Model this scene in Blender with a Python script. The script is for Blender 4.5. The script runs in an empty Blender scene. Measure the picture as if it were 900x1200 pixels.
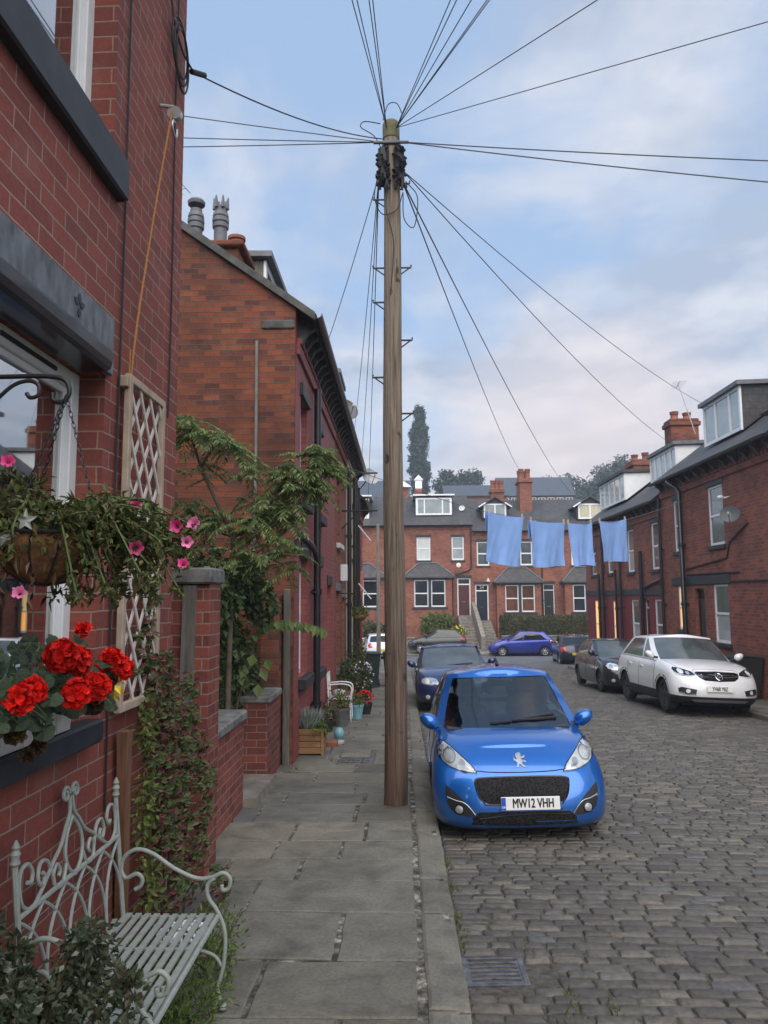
import bpy, bmesh, math, random
from math import sin, cos, pi, radians, sqrt, atan, hypot
from mathutils import Vector, Matrix, noise as mnoise
from mathutils.bvhtree import BVHTree
from mathutils.geometry import delaunay_2d_cdt
random.seed(7)
SC = bpy.context.scene
COL = SC.collection
SLOPE = 0.035            # the street falls away from the camera

# ------------------------------------------------------------ camera
CAM_H = 1.95
def make_camera():
    f_px = 880.0
    pitch, yaw, roll = atan(100/f_px), atan(21/f_px), radians(0.35)
    fw = Vector((-sin(yaw)*cos(pitch), cos(yaw)*cos(pitch), sin(pitch)))
    r = Vector((cos(yaw), sin(yaw), 0)); u = r.cross(fw)
    r2 = cos(roll)*r - sin(roll)*u; u2 = cos(roll)*u + sin(roll)*r
    m = Matrix(((r2.x, u2.x, -fw.x, 0), (r2.y, u2.y, -fw.y, 0), (r2.z, u2.z, -fw.z, CAM_H), (0, 0, 0, 1)))
    cd = bpy.data.cameras.new('camera')
    cd.sensor_fit = 'VERTICAL'; cd.sensor_height = 36; cd.sensor_width = 27
    cd.lens = f_px/1200*36
    cd.clip_start = 0.05; cd.clip_end = 3000
    co = bpy.data.objects.new('camera', cd); COL.objects.link(co)
    co.matrix_world = m
    SC.camera = co
make_camera()

# ------------------------------------------------------------ sky, sun, exposure
SUN_EL, SUN_AZ = radians(52), radians(180)     # azimuth clockwise from +Y
def make_world():
    w = bpy.data.worlds.new('World'); SC.world = w; w.use_nodes = True
    nt = w.node_tree; N = nt.nodes; L = nt.links; N.clear()
    out = N.new('ShaderNodeOutputWorld'); bg = N.new('ShaderNodeBackground')
    sky = N.new('ShaderNodeTexSky'); sky.sky_type = 'NISHITA'; sky.sun_disc = False
    sky.sun_elevation = SUN_EL; sky.sun_rotation = SUN_AZ
    sky.air_density = 1.0; sky.dust_density = 1.5; sky.ozone_density = 1.5
    tc = N.new('ShaderNodeTexCoord'); sep = N.new('ShaderNodeSeparateXYZ')
    L.new(tc.outputs['Generated'], sep.inputs[0])
    def math_(op, a, b=None, c=None):
        n = N.new('ShaderNodeMath'); n.operation = op
        for i, v in enumerate((a, b, c)):
            if v is None: continue
            if isinstance(v, (int, float)): n.inputs[i].default_value = v
            else: L.new(v, n.inputs[i])
        return n.outputs[0]
    zz = math_('MAXIMUM', sep.outputs[2], 0.0)
    den = math_('ADD', zz, 0.12)
    px = math_('DIVIDE', sep.outputs[0], den); py = math_('DIVIDE', sep.outputs[1], den)
    cmb = N.new('ShaderNodeCombineXYZ'); L.new(px, cmb.inputs[0]); L.new(py, cmb.inputs[1])
    mp = N.new('ShaderNodeMapping'); mp.inputs['Scale'].default_value = (1.25, 1.05, 1); mp.inputs['Location'].default_value = (3.1, 1.7, 0)
    L.new(cmb.outputs[0], mp.inputs[0])
    n1 = N.new('ShaderNodeTexNoise'); n1.inputs['Scale'].default_value = 1.35; n1.inputs['Detail'].default_value = 10; n1.inputs['Roughness'].default_value = 0.56
    n1.inputs['Distortion'].default_value = 0.35
    L.new(mp.outputs[0], n1.inputs['Vector'])
    # more cloud to the right (+X) and low down, clear blue up and left
    bias = math_('MULTIPLY_ADD', sep.outputs[0], 0.30, 0.0)
    low = math_('MULTIPLY_ADD', zz, -0.36, 0.20)
    dens = math_('ADD', math_('ADD', n1.outputs['Fac'], bias), low)
    cr = N.new('ShaderNodeValToRGB'); cr.color_ramp.elements[0].position = 0.47; cr.color_ramp.elements[1].position = 0.66
    cr.color_ramp.elements[0].color = (0, 0, 0, 1); cr.color_ramp.elements[1].color = (1, 1, 1, 1)
    L.new(dens, cr.inputs[0])
    # cloud tone: grey bodies, pale cream edges
    n2 = N.new('ShaderNodeTexNoise'); n2.inputs['Scale'].default_value = 2.1; n2.inputs['Detail'].default_value = 7; n2.inputs['Roughness'].default_value = 0.55
    L.new(mp.outputs[0], n2.inputs['Vector'])
    cc = N.new('ShaderNodeValToRGB')
    e = cc.color_ramp.elements; e[0].position = 0.42; e[0].color = (3.7, 4.25, 5.3, 1); e[1].position = 0.60; e[1].color = (6.3, 6.35, 6.8, 1)
    L.new(n2.outputs['Fac'], cc.inputs[0])
    hz = N.new('ShaderNodeValToRGB')       # pale band over the horizon
    hz.color_ramp.elements[0].position = 0.02; hz.color_ramp.elements[0].color = (0.85, 0.85, 0.85, 1); hz.color_ramp.elements[1].position = 0.34; hz.color_ramp.elements[1].color = (0, 0, 0, 1)
    L.new(zz, hz.inputs[0])
    base = N.new('ShaderNodeMixRGB'); base.inputs[2].default_value = (6.9, 7.1, 7.5, 1)
    tint = N.new('ShaderNodeMixRGB'); tint.blend_type = 'MIX'; tint.inputs[0].default_value = 0.62; tint.inputs[2].default_value = (4.1, 5.7, 8.3, 1)
    L.new(sky.outputs[0], tint.inputs[1])
    L.new(hz.outputs[0], base.inputs[0]); L.new(tint.outputs[0], base.inputs[1])
    mx = N.new('ShaderNodeMixRGB'); L.new(base.outputs[0], mx.inputs[1]); L.new(cc.outputs[0], mx.inputs[2])
    L.new(math_('MULTIPLY', cr.outputs[0], 0.82), mx.inputs[0])
    # a warm patch low over the houses to the right of the street's end
    dirv = N.new('ShaderNodeVectorMath'); dirv.operation = 'DOT_PRODUCT'
    d = Vector((0.25, 1, 0.17)).normalized(); dirv.inputs[1].default_value = d
    L.new(tc.outputs['Generated'], dirv.inputs[0])
    wr = N.new('ShaderNodeValToRGB'); wr.color_ramp.elements[0].position = 0.975; wr.color_ramp.elements[1].position = 1.0
    wr.color_ramp.elements[0].color = (0, 0, 0, 1); wr.color_ramp.elements[1].color = (0.55, 0.55, 0.55, 1)
    L.new(dirv.outputs['Value'], wr.inputs[0])
    warm = N.new('ShaderNodeMixRGB'); warm.inputs[2].default_value = (8.4, 6.9, 6.4, 1)
    L.new(wr.outputs[0], warm.inputs[0]); L.new(mx.outputs[0], warm.inputs[1])
    L.new(warm.outputs[0], bg.inputs[0]); bg.inputs[1].default_value = 0.059
    L.new(bg.outputs[0], out.inputs[0])
make_world()
def make_sun():
    ld = bpy.data.lights.new('sun', 'SUN'); ld.energy = 2.2; ld.angle = radians(85); ld.color = (1.0, 0.93, 0.85)
    lo = bpy.data.objects.new('sun', ld); COL.objects.link(lo)
    d = Vector((sin(SUN_AZ)*cos(SUN_EL), cos(SUN_AZ)*cos(SUN_EL), sin(SUN_EL)))
    lo.rotation_euler = (-d).to_track_quat('-Z', 'Y').to_euler()
    lo.location = (0, -10, 30)
make_sun()
SC.view_settings.view_transform = 'Standard'; SC.view_settings.look = 'None'
SC.view_settings.exposure = 1.16; SC.view_settings.gamma = 1.0; SC.view_settings.use_curve_mapping = False
try:
    SC.cycles.max_bounces = 6; SC.cycles.diffuse_bounces = 3; SC.cycles.glossy_bounces = 3
    SC.cycles.transmission_bounces = 4; SC.cycles.transparent_max_bounces = 10
    SC.cycles.caustics_reflective = False; SC.cycles.caustics_refractive = False
    SC.cycles.use_denoising = True
except Exception: pass

# ------------------------------------------------------------ materials
M = {}
def nmat(name):
    m = bpy.data.materials.new(name); m.use_nodes = True
    nt = m.node_tree; b = nt.nodes['Principled BSDF']
    M[name] = m
    return m, nt, b
def node(nt, typ, **kw):
    n = nt.nodes.new(typ)
    for k, v in kw.items():
        if k in n.inputs: n.inputs[k].default_value = v
        else: setattr(n, k, v)
    return n
def ramp(nt, src, stops):
    r = nt.nodes.new('ShaderNodeValToRGB'); e = r.color_ramp.elements
    while len(e) < len(stops): e.new(0.5)
    for i, (p, c) in enumerate(stops):
        e[i].position = p; e[i].color = (*c, 1) if len(c) == 3 else c
    nt.links.new(src, r.inputs[0]); return r.outputs[0]
def mixc(nt, fac, a, b, mode='MIX'):
    m = nt.nodes.new('ShaderNodeMixRGB'); m.blend_type = mode
    for i, v in enumerate((fac, a, b)):
        if isinstance(v, (int, float)): m.inputs[i].default_value = v
        elif isinstance(v, tuple): m.inputs[i].default_value = (*v, 1) if len(v) == 3 else v
        else: nt.links.new(v, m.inputs[i])
    return m.outputs[0]
def objco(nt, scale=None):
    tc = nt.nodes.new('ShaderNodeTexCoord')
    if scale is None: return tc.outputs['Object']
    mp = nt.nodes.new('ShaderNodeMapping'); mp.inputs['Scale'].default_value = scale
    nt.links.new(tc.outputs['Object'], mp.inputs[0]); return mp.outputs[0]
def noise(nt, vec, scale, detail=5, rough=0.55, dist=0.0):
    n = node(nt, 'ShaderNodeTexNoise'); n.inputs['Scale'].default_value = scale
    n.inputs['Detail'].default_value = detail; n.inputs['Roughness'].default_value = rough; n.inputs['Distortion'].default_value = dist
    if vec is not None: nt.links.new(vec, n.inputs['Vector'])
    return n.outputs['Fac']
def bump(nt, b, h, strength=0.3, dist=0.01):
    n = nt.nodes.new('ShaderNodeBump'); n.inputs['Strength'].default_value = strength; n.inputs['Distance'].default_value = dist
    nt.links.new(h, n.inputs['Height'])
    if b is not None: nt.links.new(n.outputs[0], b.inputs['Normal'])
    return n
def simple(name, col, rough=0.6, metal=0.0, vary=0.18, scale=6.0, bmp=0.0, bscale=60, coat=0.0, spec=0.5, island=0.0, stretch=None, emit=None):
    """a plain painted / natural surface with a little mottling"""
    m, nt, b = nmat(name)
    v = objco(nt, stretch)
    n = noise(nt, v, scale, 6)
    lo = tuple(c*(1-vary) for c in col); hi = tuple(min(1, c*(1+vary)) for c in col)
    c = ramp(nt, n, [(0.3, lo), (0.7, hi)])
    if island:
        g = nt.nodes.new('ShaderNodeNewGeometry')
        hs = nt.nodes.new('ShaderNodeHueSaturation')
        mr = nt.nodes.new('ShaderNodeMapRange'); mr.inputs[3].default_value = 1-island; mr.inputs[4].default_value = 1+island
        nt.links.new(g.outputs['Random Per Island'], mr.inputs[0]); nt.links.new(mr.outputs[0], hs.inputs['Value'])
        nt.links.new(c, hs.inputs['Color']); c = hs.outputs[0]
    nt.links.new(c, b.inputs['Base Color'])
    b.inputs['Roughness'].default_value = rough; b.inputs['Metallic'].default_value = metal
    b.inputs['Coat Weight'].default_value = coat; b.inputs['Coat Roughness'].default_value = 0.06
    b.inputs['Specular IOR Level'].default_value = spec
    if bmp: bump(nt, b, noise(nt, v, bscale, 4), bmp, 0.004)
    if emit:
        b.inputs['Emission Color'].default_value = (*emit[0], 1); b.inputs['Emission Strength'].default_value = emit[1]
    return m
def brick(name, c1, c2, mortar, bw=0.24, bh=0.09, ms=0.008, bmp=0.5, grime=0.35, rough=0.85, third=None, squash=0.0, soot=(0.02, 0.017, 0.016), wob=0.006):
    m, nt, b = nmat(name)
    uv = nt.nodes.new('ShaderNodeUVMap').outputs[0]
    # wobble the coordinates so that no course is ruler straight
    nn = node(nt, 'ShaderNodeTexNoise'); nn.inputs['Scale'].default_value = 3.0; nn.inputs['Detail'].default_value = 4
    nt.links.new(uv, nn.inputs['Vector'])
    wv = nt.nodes.new('ShaderNodeVectorMath'); wv.operation = 'MULTIPLY_ADD'
    sub = nt.nodes.new('ShaderNodeVectorMath'); sub.operation = 'SUBTRACT'; sub.inputs[1].default_value = (0.5, 0.5, 0.5)
    nt.links.new(nn.outputs['Color'], sub.inputs[0])
    nt.links.new(sub.outputs[0], wv.inputs[0]); wv.inputs[1].default_value = (wob*2, wob*2, 0); nt.links.new(uv, wv.inputs[2])
    bt = node(nt, 'ShaderNodeTexBrick'); bt.offset = 0.5; bt.squash = 1; bt.inputs['Scale'].default_value = 1
    bt.inputs['Brick Width'].default_value = bw; bt.inputs['Row Height'].default_value = bh
    bt.inputs['Mortar Size'].default_value = ms; bt.inputs['Mortar Smooth'].default_value = 0.3; bt.inputs['Bias'].default_value = 0.0
    bt.inputs['Color1'].default_value = (*c1, 1); bt.inputs['Color2'].default_value = (*c2, 1); bt.inputs['Mortar'].default_value = (*mortar, 1)
    nt.links.new(wv.outputs[0], bt.inputs['Vector'])
    col = bt.outputs['Color']
    big = noise(nt, uv, 0.9, 6, 0.6)
    fine = noise(nt, uv, 38, 5, 0.6)
    mid = noise(nt, uv, 7, 4, 0.6)
    col = mixc(nt, ramp(nt, fine, [(0.3, (0.55,)*3), (0.7, (0,)*3)]), col, (0.6, 0.55, 0.5), 'MULTIPLY')
    if third:
        wn = nt.nodes.new('ShaderNodeTexBrick'); wn.offset = 0.5; wn.inputs['Scale'].default_value = 1
        wn.inputs['Brick Width'].default_value = bw; wn.inputs['Row Height'].default_value = bh
        wn.inputs['Mortar Size'].default_value = ms; wn.inputs['Color1'].default_value = (0, 0, 0, 1); wn.inputs['Color2'].default_value = (1, 1, 1, 1); wn.inputs['Mortar'].default_value = (0, 0, 0, 1)
        wn.inputs['Bias'].default_value = -0.35
        nt.links.new(wv.outputs[0], wn.inputs['Vector'])
        f = mixc(nt, 1.0, ramp(nt, wn.outputs['Color'], [(0.45, (0,)*3), (0.8, (1,)*3)]), ramp(nt, mid, [(0.42, (0.1,)*3), (0.62, (1,)*3)]), 'MULTIPLY')
        col = mixc(nt, f, col, third)
    pale = noise(nt, uv, 2.6, 7, 0.7)
    col = mixc(nt, ramp(nt, pale, [(0.54, (0,)*3), (0.74, (0.22,)*3)]), col, (0.36, 0.24, 0.20))
    col = mixc(nt, ramp(nt, big, [(0.42, (0,)*3), (0.75, (grime,)*3)]), col, soot)
    nt.links.new(col, b.inputs['Base Color']); b.inputs['Roughness'].default_value = rough; b.inputs['Specular IOR Level'].default_value = 0.3
    inv = nt.nodes.new('ShaderNodeMath'); inv.operation = 'MULTIPLY_ADD'; inv.inputs[1].default_value = -1; inv.inputs[2].default_value = 1
    nt.links.new(bt.outputs['Fac'], inv.inputs[0])
    hh = nt.nodes.new('ShaderNodeMath'); hh.operation = 'MULTIPLY_ADD'; hh.inputs[1].default_value = 0.35
    nt.links.new(fine, hh.inputs[0]); nt.links.new(inv.outputs[0], hh.inputs[2])
    bump(nt, b, hh.outputs[0], bmp, 0.012)
    return m
brick('brick_near', (0.30, 0.082, 0.062), (0.215, 0.060, 0.050), (0.34, 0.25, 0.21), 0.235, 0.090, 0.005, 0.6, 0.32, 0.75, third=(0.18, 0.06, 0.055), wob=0.009)
brick('brick_gable', (0.34, 0.095, 0.045), (0.15, 0.052, 0.038), (0.15, 0.115, 0.088), 0.225, 0.082, 0.008, 0.8, 0.75, third=(0.07, 0.035, 0.034), wob=0.018)
brick('brick_right', (0.34, 0.105, 0.066), (0.19, 0.062, 0.048), (0.23, 0.17, 0.14), 0.235, 0.088, 0.007, 0.6, 0.45, third=(0.15, 0.055, 0.046))
brick('brick_far', (0.38, 0.135, 0.082), (0.24, 0.085, 0.058), (0.22, 0.16, 0.13), 0.235, 0.088, 0.006, 0.4, 0.55, third=(0.10, 0.05, 0.045))
brick('brick_painted_red', (0.35, 0.105, 0.10), (0.29, 0.082, 0.082), (0.24, 0.07, 0.07), 0.235, 0.088, 0.006, 0.6, 0.25, 0.6)
brick('brick_painted_scarlet', (0.36, 0.05, 0.035), (0.34, 0.045, 0.032), (0.33, 0.05, 0.04), 0.235, 0.088, 0.006, 0.6, 0.2, 0.6)
brick('brick_painted_cream', (0.55, 0.47, 0.30), (0.52, 0.44, 0.28), (0.5, 0.43, 0.28), 0.235, 0.088, 0.006, 0.6, 0.25, 0.6)
brick('brick_painted_maroon', (0.20, 0.026, 0.032), (0.185, 0.024, 0.03), (0.19, 0.028, 0.033), 0.235, 0.088, 0.006, 0.5, 0.15, 0.5)
brick('brick_garden', (0.30, 0.085, 0.062), (0.17, 0.05, 0.045), (0.29, 0.22, 0.18), 0.235, 0.088, 0.006, 0.5, 0.35)
brick('slate', (0.085, 0.085, 0.092), (0.050, 0.052, 0.058), (0.02, 0.02, 0.022), 0.26, 0.20, 0.005, 0.5, 0.4, 0.55, third=(0.10, 0.085, 0.07))
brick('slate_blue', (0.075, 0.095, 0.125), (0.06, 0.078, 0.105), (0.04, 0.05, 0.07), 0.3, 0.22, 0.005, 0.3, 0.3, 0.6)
simple('upvc', (0.72, 0.74, 0.76), 0.35, vary=0.06, coat=0.2)
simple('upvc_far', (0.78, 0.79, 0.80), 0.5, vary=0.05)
simple('white_paint', (0.62, 0.62, 0.60), 0.55, vary=0.15, bmp=0.15)
simple('black_gloss', (0.012, 0.013, 0.016), 0.28, vary=0.4, coat=0.4)
simple('black_stone', (0.022, 0.023, 0.028), 0.55, vary=0.4, bmp=0.3)
simple('navy_sill', (0.016, 0.020, 0.028), 0.55, vary=0.6, scale=9, bmp=0.35)
simple('worn_stone', (0.13, 0.145, 0.165), 0.7, vary=0.45, scale=7, bmp=0.4, stretch=(1, 2.5, 1))
simple('stone', (0.20, 0.18, 0.15), 0.85, vary=0.4, scale=5, bmp=0.5)
simple('stone_dark', (0.085, 0.082, 0.078), 0.85, vary=0.45, scale=6, bmp=0.5)
simple('coping', (0.15, 0.15, 0.145), 0.8, vary=0.5, scale=9, bmp=0.5)
simple('iron', (0.015, 0.015, 0.017), 0.45, vary=0.3)
simple('drain_black', (0.012, 0.012, 0.014), 0.35, vary=0.3, coat=0.2)
simple('lead', (0.13, 0.135, 0.15), 0.6, vary=0.3)
simple('wood_weathered', (0.20, 0.175, 0.145), 0.85, vary=0.4, scale=4, bmp=0.5, bscale=30, stretch=(6, 6, 0.6))
simple('wood_grey', (0.13, 0.12, 0.105), 0.85, vary=0.45, scale=4, bmp=0.5, bscale=25, stretch=(8, 8, 0.7))
simple('wood_brown', (0.16, 0.075, 0.04), 0.7, vary=0.35, scale=4, bmp=0.4, bscale=25, stretch=(8, 8, 0.8))
simple('wood_planter', (0.27, 0.15, 0.065), 0.75, vary=0.35, scale=5, bmp=0.4, bscale=25, stretch=(1, 6, 6), island=0.2)
simple('trellis_wood', (0.36, 0.285, 0.215), 0.8, vary=0.25, scale=8, bmp=0.3)
simple('lattice_white', (0.58, 0.53, 0.49), 0.75, vary=0.15, scale=8)
simple('bench_paint', (0.27, 0.30, 0.275), 0.45, vary=0.14, scale=25, bmp=0.25, bscale=120)
simple('terracotta', (0.23, 0.085, 0.05), 0.85, vary=0.25)
simple('pot_metal', (0.10, 0.105, 0.11), 0.5, vary=0.3)
simple('pot_blue', (0.17, 0.36, 0.42), 0.35, vary=0.2, coat=0.3)
simple('pot_black', (0.02, 0.02, 0.022), 0.5, vary=0.3)
simple('coir', (0.17, 0.085, 0.035), 0.95, vary=0.5, scale=30, bmp=1.0, bscale=90)
simple('bin_green', (0.018, 0.034, 0.03), 0.5, vary=0.25)
simple('bin_black', (0.016, 0.017, 0.018), 0.5, vary=0.25)
simple('cable_black', (0.018, 0.018, 0.022), 0.6, vary=0.1)
simple('cable_grey', (0.11, 0.115, 0.13), 0.6, vary=0.1)
simple('rope_orange', (0.38, 0.17, 0.05), 0.9, vary=0.2, scale=90)
simple('steel', (0.42, 0.43, 0.45), 0.4, metal=0.8, vary=0.2)
simple('dish_grey', (0.09, 0.095, 0.10), 0.5, vary=0.2)
simple('dish_pale', (0.36, 0.37, 0.38), 0.5, vary=0.2)
simple('towel', (0.235, 0.39, 0.74), 0.95, vary=0.10, scale=3, bmp=0.7, bscale=220, spec=0.1)
simple('peg', (0.55, 0.42, 0.25), 0.7)
simple('alarm_pink', (0.55, 0.16, 0.16), 0.5)
simple('alarm_white', (0.75, 0.76, 0.72), 0.5)
simple('yellow', (0.75, 0.52, 0.04), 0.5)
simple('door_maroon', (0.07, 0.017, 0.017), 0.35, coat=0.3)
simple('door_navy', (0.012, 0.016, 0.028), 0.3, coat=0.4)
simple('door_black', (0.014, 0.014, 0.015), 0.35, coat=0.3)
simple('blind', (0.55, 0.58, 0.56), 0.8, vary=0.12, scale=3, stretch=(6, 6, 0.5))
simple('net', (0.30, 0.33, 0.33), 0.35, vary=0.25, scale=5, stretch=(7, 7, 0.6), coat=0.8)
simple('glass_dark', (0.014, 0.016, 0.02), 0.06, vary=0.6, scale=1.2, spec=0.8)
simple('glass_grey', (0.07, 0.085, 0.09), 0.08, vary=0.45, scale=1.6, spec=0.8, coat=0.5)
simple('glass_pale', (0.27, 0.31, 0.31), 0.10, vary=0.22, scale=1.5, spec=0.7, coat=1.0)
simple('glass_brown', (0.12, 0.055, 0.035), 0.08, vary=0.4, scale=1.5, spec=0.8, coat=0.5)
simple('curtain_cream', (0.50, 0.47, 0.33), 0.4, vary=0.2, scale=3, stretch=(7, 7, 0.4), coat=0.6)
simple('lit_window', (0.5, 0.33, 0.10), 0.25, vary=0.25, scale=2.5, stretch=(5, 5, 0.7), coat=0.6, emit=((1.0, 0.43, 0.08), 0.6))
simple('lit_window_dim', (0.6, 0.5, 0.25), 0.25, vary=0.25, scale=2.5, stretch=(5, 5, 0.7), coat=0.6, emit=((1.0, 0.60, 0.22), 0.3))
simple('curtain', (0.52, 0.56, 0.60), 0.9, vary=0.08, scale=3, stretch=(9, 9, 0.3))
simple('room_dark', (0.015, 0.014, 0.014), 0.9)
simple('asphalt', (0.105, 0.11, 0.118), 0.85, vary=0.25, scale=1.2, bmp=0.5, bscale=90)
simple('pink_petal', (0.62, 0.07, 0.24), 0.6, vary=0.2, island=0.25, spec=0.2)
simple('pink_pale', (0.74, 0.22, 0.44), 0.6, vary=0.2, island=0.2, spec=0.2)
simple('red_petal', (0.78, 0.018, 0.012), 0.6, vary=0.2, island=0.3, spec=0.2)
simple('white_petal', (0.7, 0.72, 0.8), 0.7, island=0.1)
simple('yellow_petal', (0.8, 0.6, 0.04), 0.7, island=0.1)
simple('lavender_leaf', (0.26, 0.30, 0.28), 0.9, island=0.3)
simple('stem_brown', (0.11, 0.075, 0.05), 0.9, vary=0.3, bmp=0.4)
simple('stem_green', (0.09, 0.13, 0.045), 0.8, vary=0.3)
simple('bark', (0.13, 0.10, 0.075), 0.95, vary=0.4, scale=9, bmp=0.6, bscale=40)
simple('soil', (0.045, 0.032, 0.022), 1.0, vary=0.5, scale=8, bmp=0.6)
simple('concrete', (0.22, 0.215, 0.20), 0.9, vary=0.3, scale=5, bmp=0.4)
simple('cast_iron', (0.15, 0.145, 0.145), 0.38, metal=0.55, vary=0.6, scale=14, bmp=0.5)
simple('pole_cap', (0.105, 0.10, 0.055), 0.9, vary=0.4, scale=12, bmp=0.5)
simple('hill_grass', (0.06, 0.085, 0.04), 1.0, vary=0.4, scale=0.1)
simple('pebble_render', (0.42, 0.42, 0.42), 0.9, vary=0.15, bmp=0.4)

def leafmat(name, cols, rough=0.55, trans=0.25, spec=0.35):
    """each leaf takes its own shade; cols is a list of (position, colour)"""
    m, nt, b = nmat(name)
    g = nt.nodes.new('ShaderNodeNewGeometry')
    c = ramp(nt, g.outputs['Random Per Island'], cols)
    nt.links.new(c, b.inputs['Base Color']); b.inputs['Roughness'].default_value = rough; b.inputs['Specular IOR Level'].default_value = spec
    tr = nt.nodes.new('ShaderNodeBsdfTranslucent'); nt.links.new(c, tr.inputs[0])
    mx = nt.nodes.new('ShaderNodeMixShader'); mx.inputs[0].default_value = trans
    nt.links.new(b.outputs[0], mx.inputs[1]); nt.links.new(tr.outputs[0], mx.inputs[2])
    nt.links.new(mx.outputs[0], nt.nodes['Material Output'].inputs[0])
    return m
leafmat('leaf_basket', [(0, (0.045, 0.065, 0.02)), (0.45, (0.095, 0.125, 0.036)), (0.75, (0.18, 0.20, 0.07)), (0.88, (0.10, 0.075, 0.035)), (1, (0.05, 0.035, 0.018))])
leafmat('leaf_geranium', [(0, (0.032, 0.056, 0.028)), (0.5, (0.060, 0.094, 0.048)), (0.9, (0.105, 0.14, 0.085)), (1, (0.15, 0.15, 0.06))])
leafmat('leaf_vine', [(0, (0.042, 0.072, 0.024)), (0.4, (0.082, 0.12, 0.036)), (0.62, (0.15, 0.15, 0.06)), (0.72, (0.14, 0.06, 0.05)), (0.9, (0.15, 0.025, 0.035)), (1, (0.06, 0.022, 0.028))])
leafmat('leaf_sumac', [(0, (0.095, 0.15, 0.045)), (0.5, (0.175, 0.24, 0.08)), (1, (0.31, 0.36, 0.16))], trans=0.35)
leafmat('leaf_ivy', [(0, (0.032, 0.06, 0.022)), (0.55, (0.062, 0.10, 0.034)), (0.85, (0.115, 0.155, 0.06)), (1, (0.19, 0.21, 0.11))])
leafmat('leaf_rose', [(0, (0.024, 0.036, 0.020)), (0.45, (0.05, 0.068, 0.034)), (0.75, (0.085, 0.10, 0.055)), (0.85, (0.09, 0.06, 0.035)), (0.93, (0.12, 0.14, 0.09)), (1, (0.28, 0.30, 0.26))])
leafmat('leaf_grass', [(0, (0.06, 0.105, 0.02)), (0.6, (0.10, 0.16, 0.03)), (1, (0.15, 0.20, 0.05))])
leafmat('leaf_far', [(0, (0.035, 0.05, 0.03)), (0.6, (0.05, 0.07, 0.04)), (1, (0.075, 0.095, 0.045))], trans=0.05)
leafmat('leaf_bush', [(0, (0.06, 0.09, 0.02)), (0.6, (0.11, 0.14, 0.03)), (1, (0.20, 0.20, 0.06))], trans=0.15)
leafmat('leaf_hedge', [(0, (0.04, 0.055, 0.018)), (0.6, (0.07, 0.085, 0.03)), (1, (0.11, 0.11, 0.04))], trans=0.1)
leafmat('leaf_dead', [(0, (0.05, 0.03, 0.015)), (1, (0.12, 0.07, 0.03))], trans=0.1)

def glassmat(name, tint, refl_rough=0.02, extra=0.04):
    m, nt, b = nmat(name)
    t = nt.nodes.new('ShaderNodeBsdfTransparent'); t.inputs[0].default_value = (*tint, 1)
    g = nt.nodes.new('ShaderNodeBsdfGlossy'); g.inputs['Roughness'].default_value = refl_rough; g.inputs[0].default_value = (1, 1, 1, 1)
    f = nt.nodes.new('ShaderNodeFresnel'); f.inputs[0].default_value = 1.52
    a = nt.nodes.new('ShaderNodeMath'); a.operation = 'ADD'; a.inputs[1].default_value = extra; a.use_clamp = True
    nt.links.new(f.outputs[0], a.inputs[0])
    mx = nt.nodes.new('ShaderNodeMixShader'); nt.links.new(a.outputs[0], mx.inputs[0]); nt.links.new(t.outputs[0], mx.inputs[1]); nt.links.new(g.outputs[0], mx.inputs[2])
    nt.links.new(mx.outputs[0], nt.nodes['Material Output'].inputs[0])
    return m
glassmat('window_glass', (0.72, 0.76, 0.78), extra=0.42)
glassmat('car_glass', (0.34, 0.39, 0.40), extra=0.05)
glassmat('lens_glass', (0.92, 0.94, 0.95), extra=0.03)
def paint(name, col, metal=0.35, rough=0.32, coat=1.0):
    m, nt, b = nmat(name)
    v = objco(nt)
    n = noise(nt, v, 2.2, 6, 0.6)
    c = ramp(nt, n, [(0.3, tuple(x*0.9 for x in col)), (0.75, tuple(min(1, x*1.06+0.002) for x in col))])
    zn = nt.nodes.new('ShaderNodeSeparateXYZ'); nt.links.new(v, zn.inputs[0])
    d = noise(nt, v, 9, 6, 0.65)
    # road dirt thrown up along the sills and bumper bottoms
    dm = nt.nodes.new('ShaderNodeMapRange'); dm.inputs[1].default_value = 0.42; dm.inputs[2].default_value = 0.12; dm.inputs[3].default_value = 0; dm.inputs[4].default_value = 0.55
    nt.links.new(zn.outputs[2], dm.inputs[0])
    f = mixc(nt, 1.0, dm.outputs[0], d, 'MULTIPLY')
    c = mixc(nt, f, c, (0.08, 0.075, 0.065))
    nt.links.new(c, b.inputs['Base Color'])
    b.inputs['Metallic'].default_value = metal; b.inputs['Roughness'].default_value = rough
    b.inputs['Coat Weight'].default_value = coat; b.inputs['Coat Roughness'].default_value = 0.05
    rr = nt.nodes.new('ShaderNodeMapRange'); rr.inputs[3].default_value = 0.03; rr.inputs[4].default_value = 0.14
    nt.links.new(n, rr.inputs[0]); nt.links.new(rr.outputs[0], b.inputs['Coat Roughness'])
    return m
paint('paint_blue', (0.004, 0.125, 0.48), metal=0.5, rough=0.28)
paint('paint_navy', (0.015, 0.028, 0.115))
paint('paint_royal', (0.012, 0.03, 0.28))
paint('paint_charcoal', (0.022, 0.022, 0.026))
paint('paint_black', (0.012, 0.013, 0.016))
paint('paint_white', (0.74, 0.75, 0.77), metal=0.0)
paint('paint_inkblue', (0.012, 0.016, 0.035))
simple('trim_black', (0.014, 0.014, 0.015), 0.55, vary=0.2)
simple('trim_gloss', (0.008, 0.008, 0.009), 0.15, vary=0.2)
simple('tyre', (0.02, 0.02, 0.02), 0.9, vary=0.4, bmp=0.3)
simple('rim_silver', (0.45, 0.46, 0.48), 0.35, metal=0.8, vary=0.15)
simple('rim_dark', (0.05, 0.05, 0.053), 0.4, metal=0.6, vary=0.2)
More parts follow.
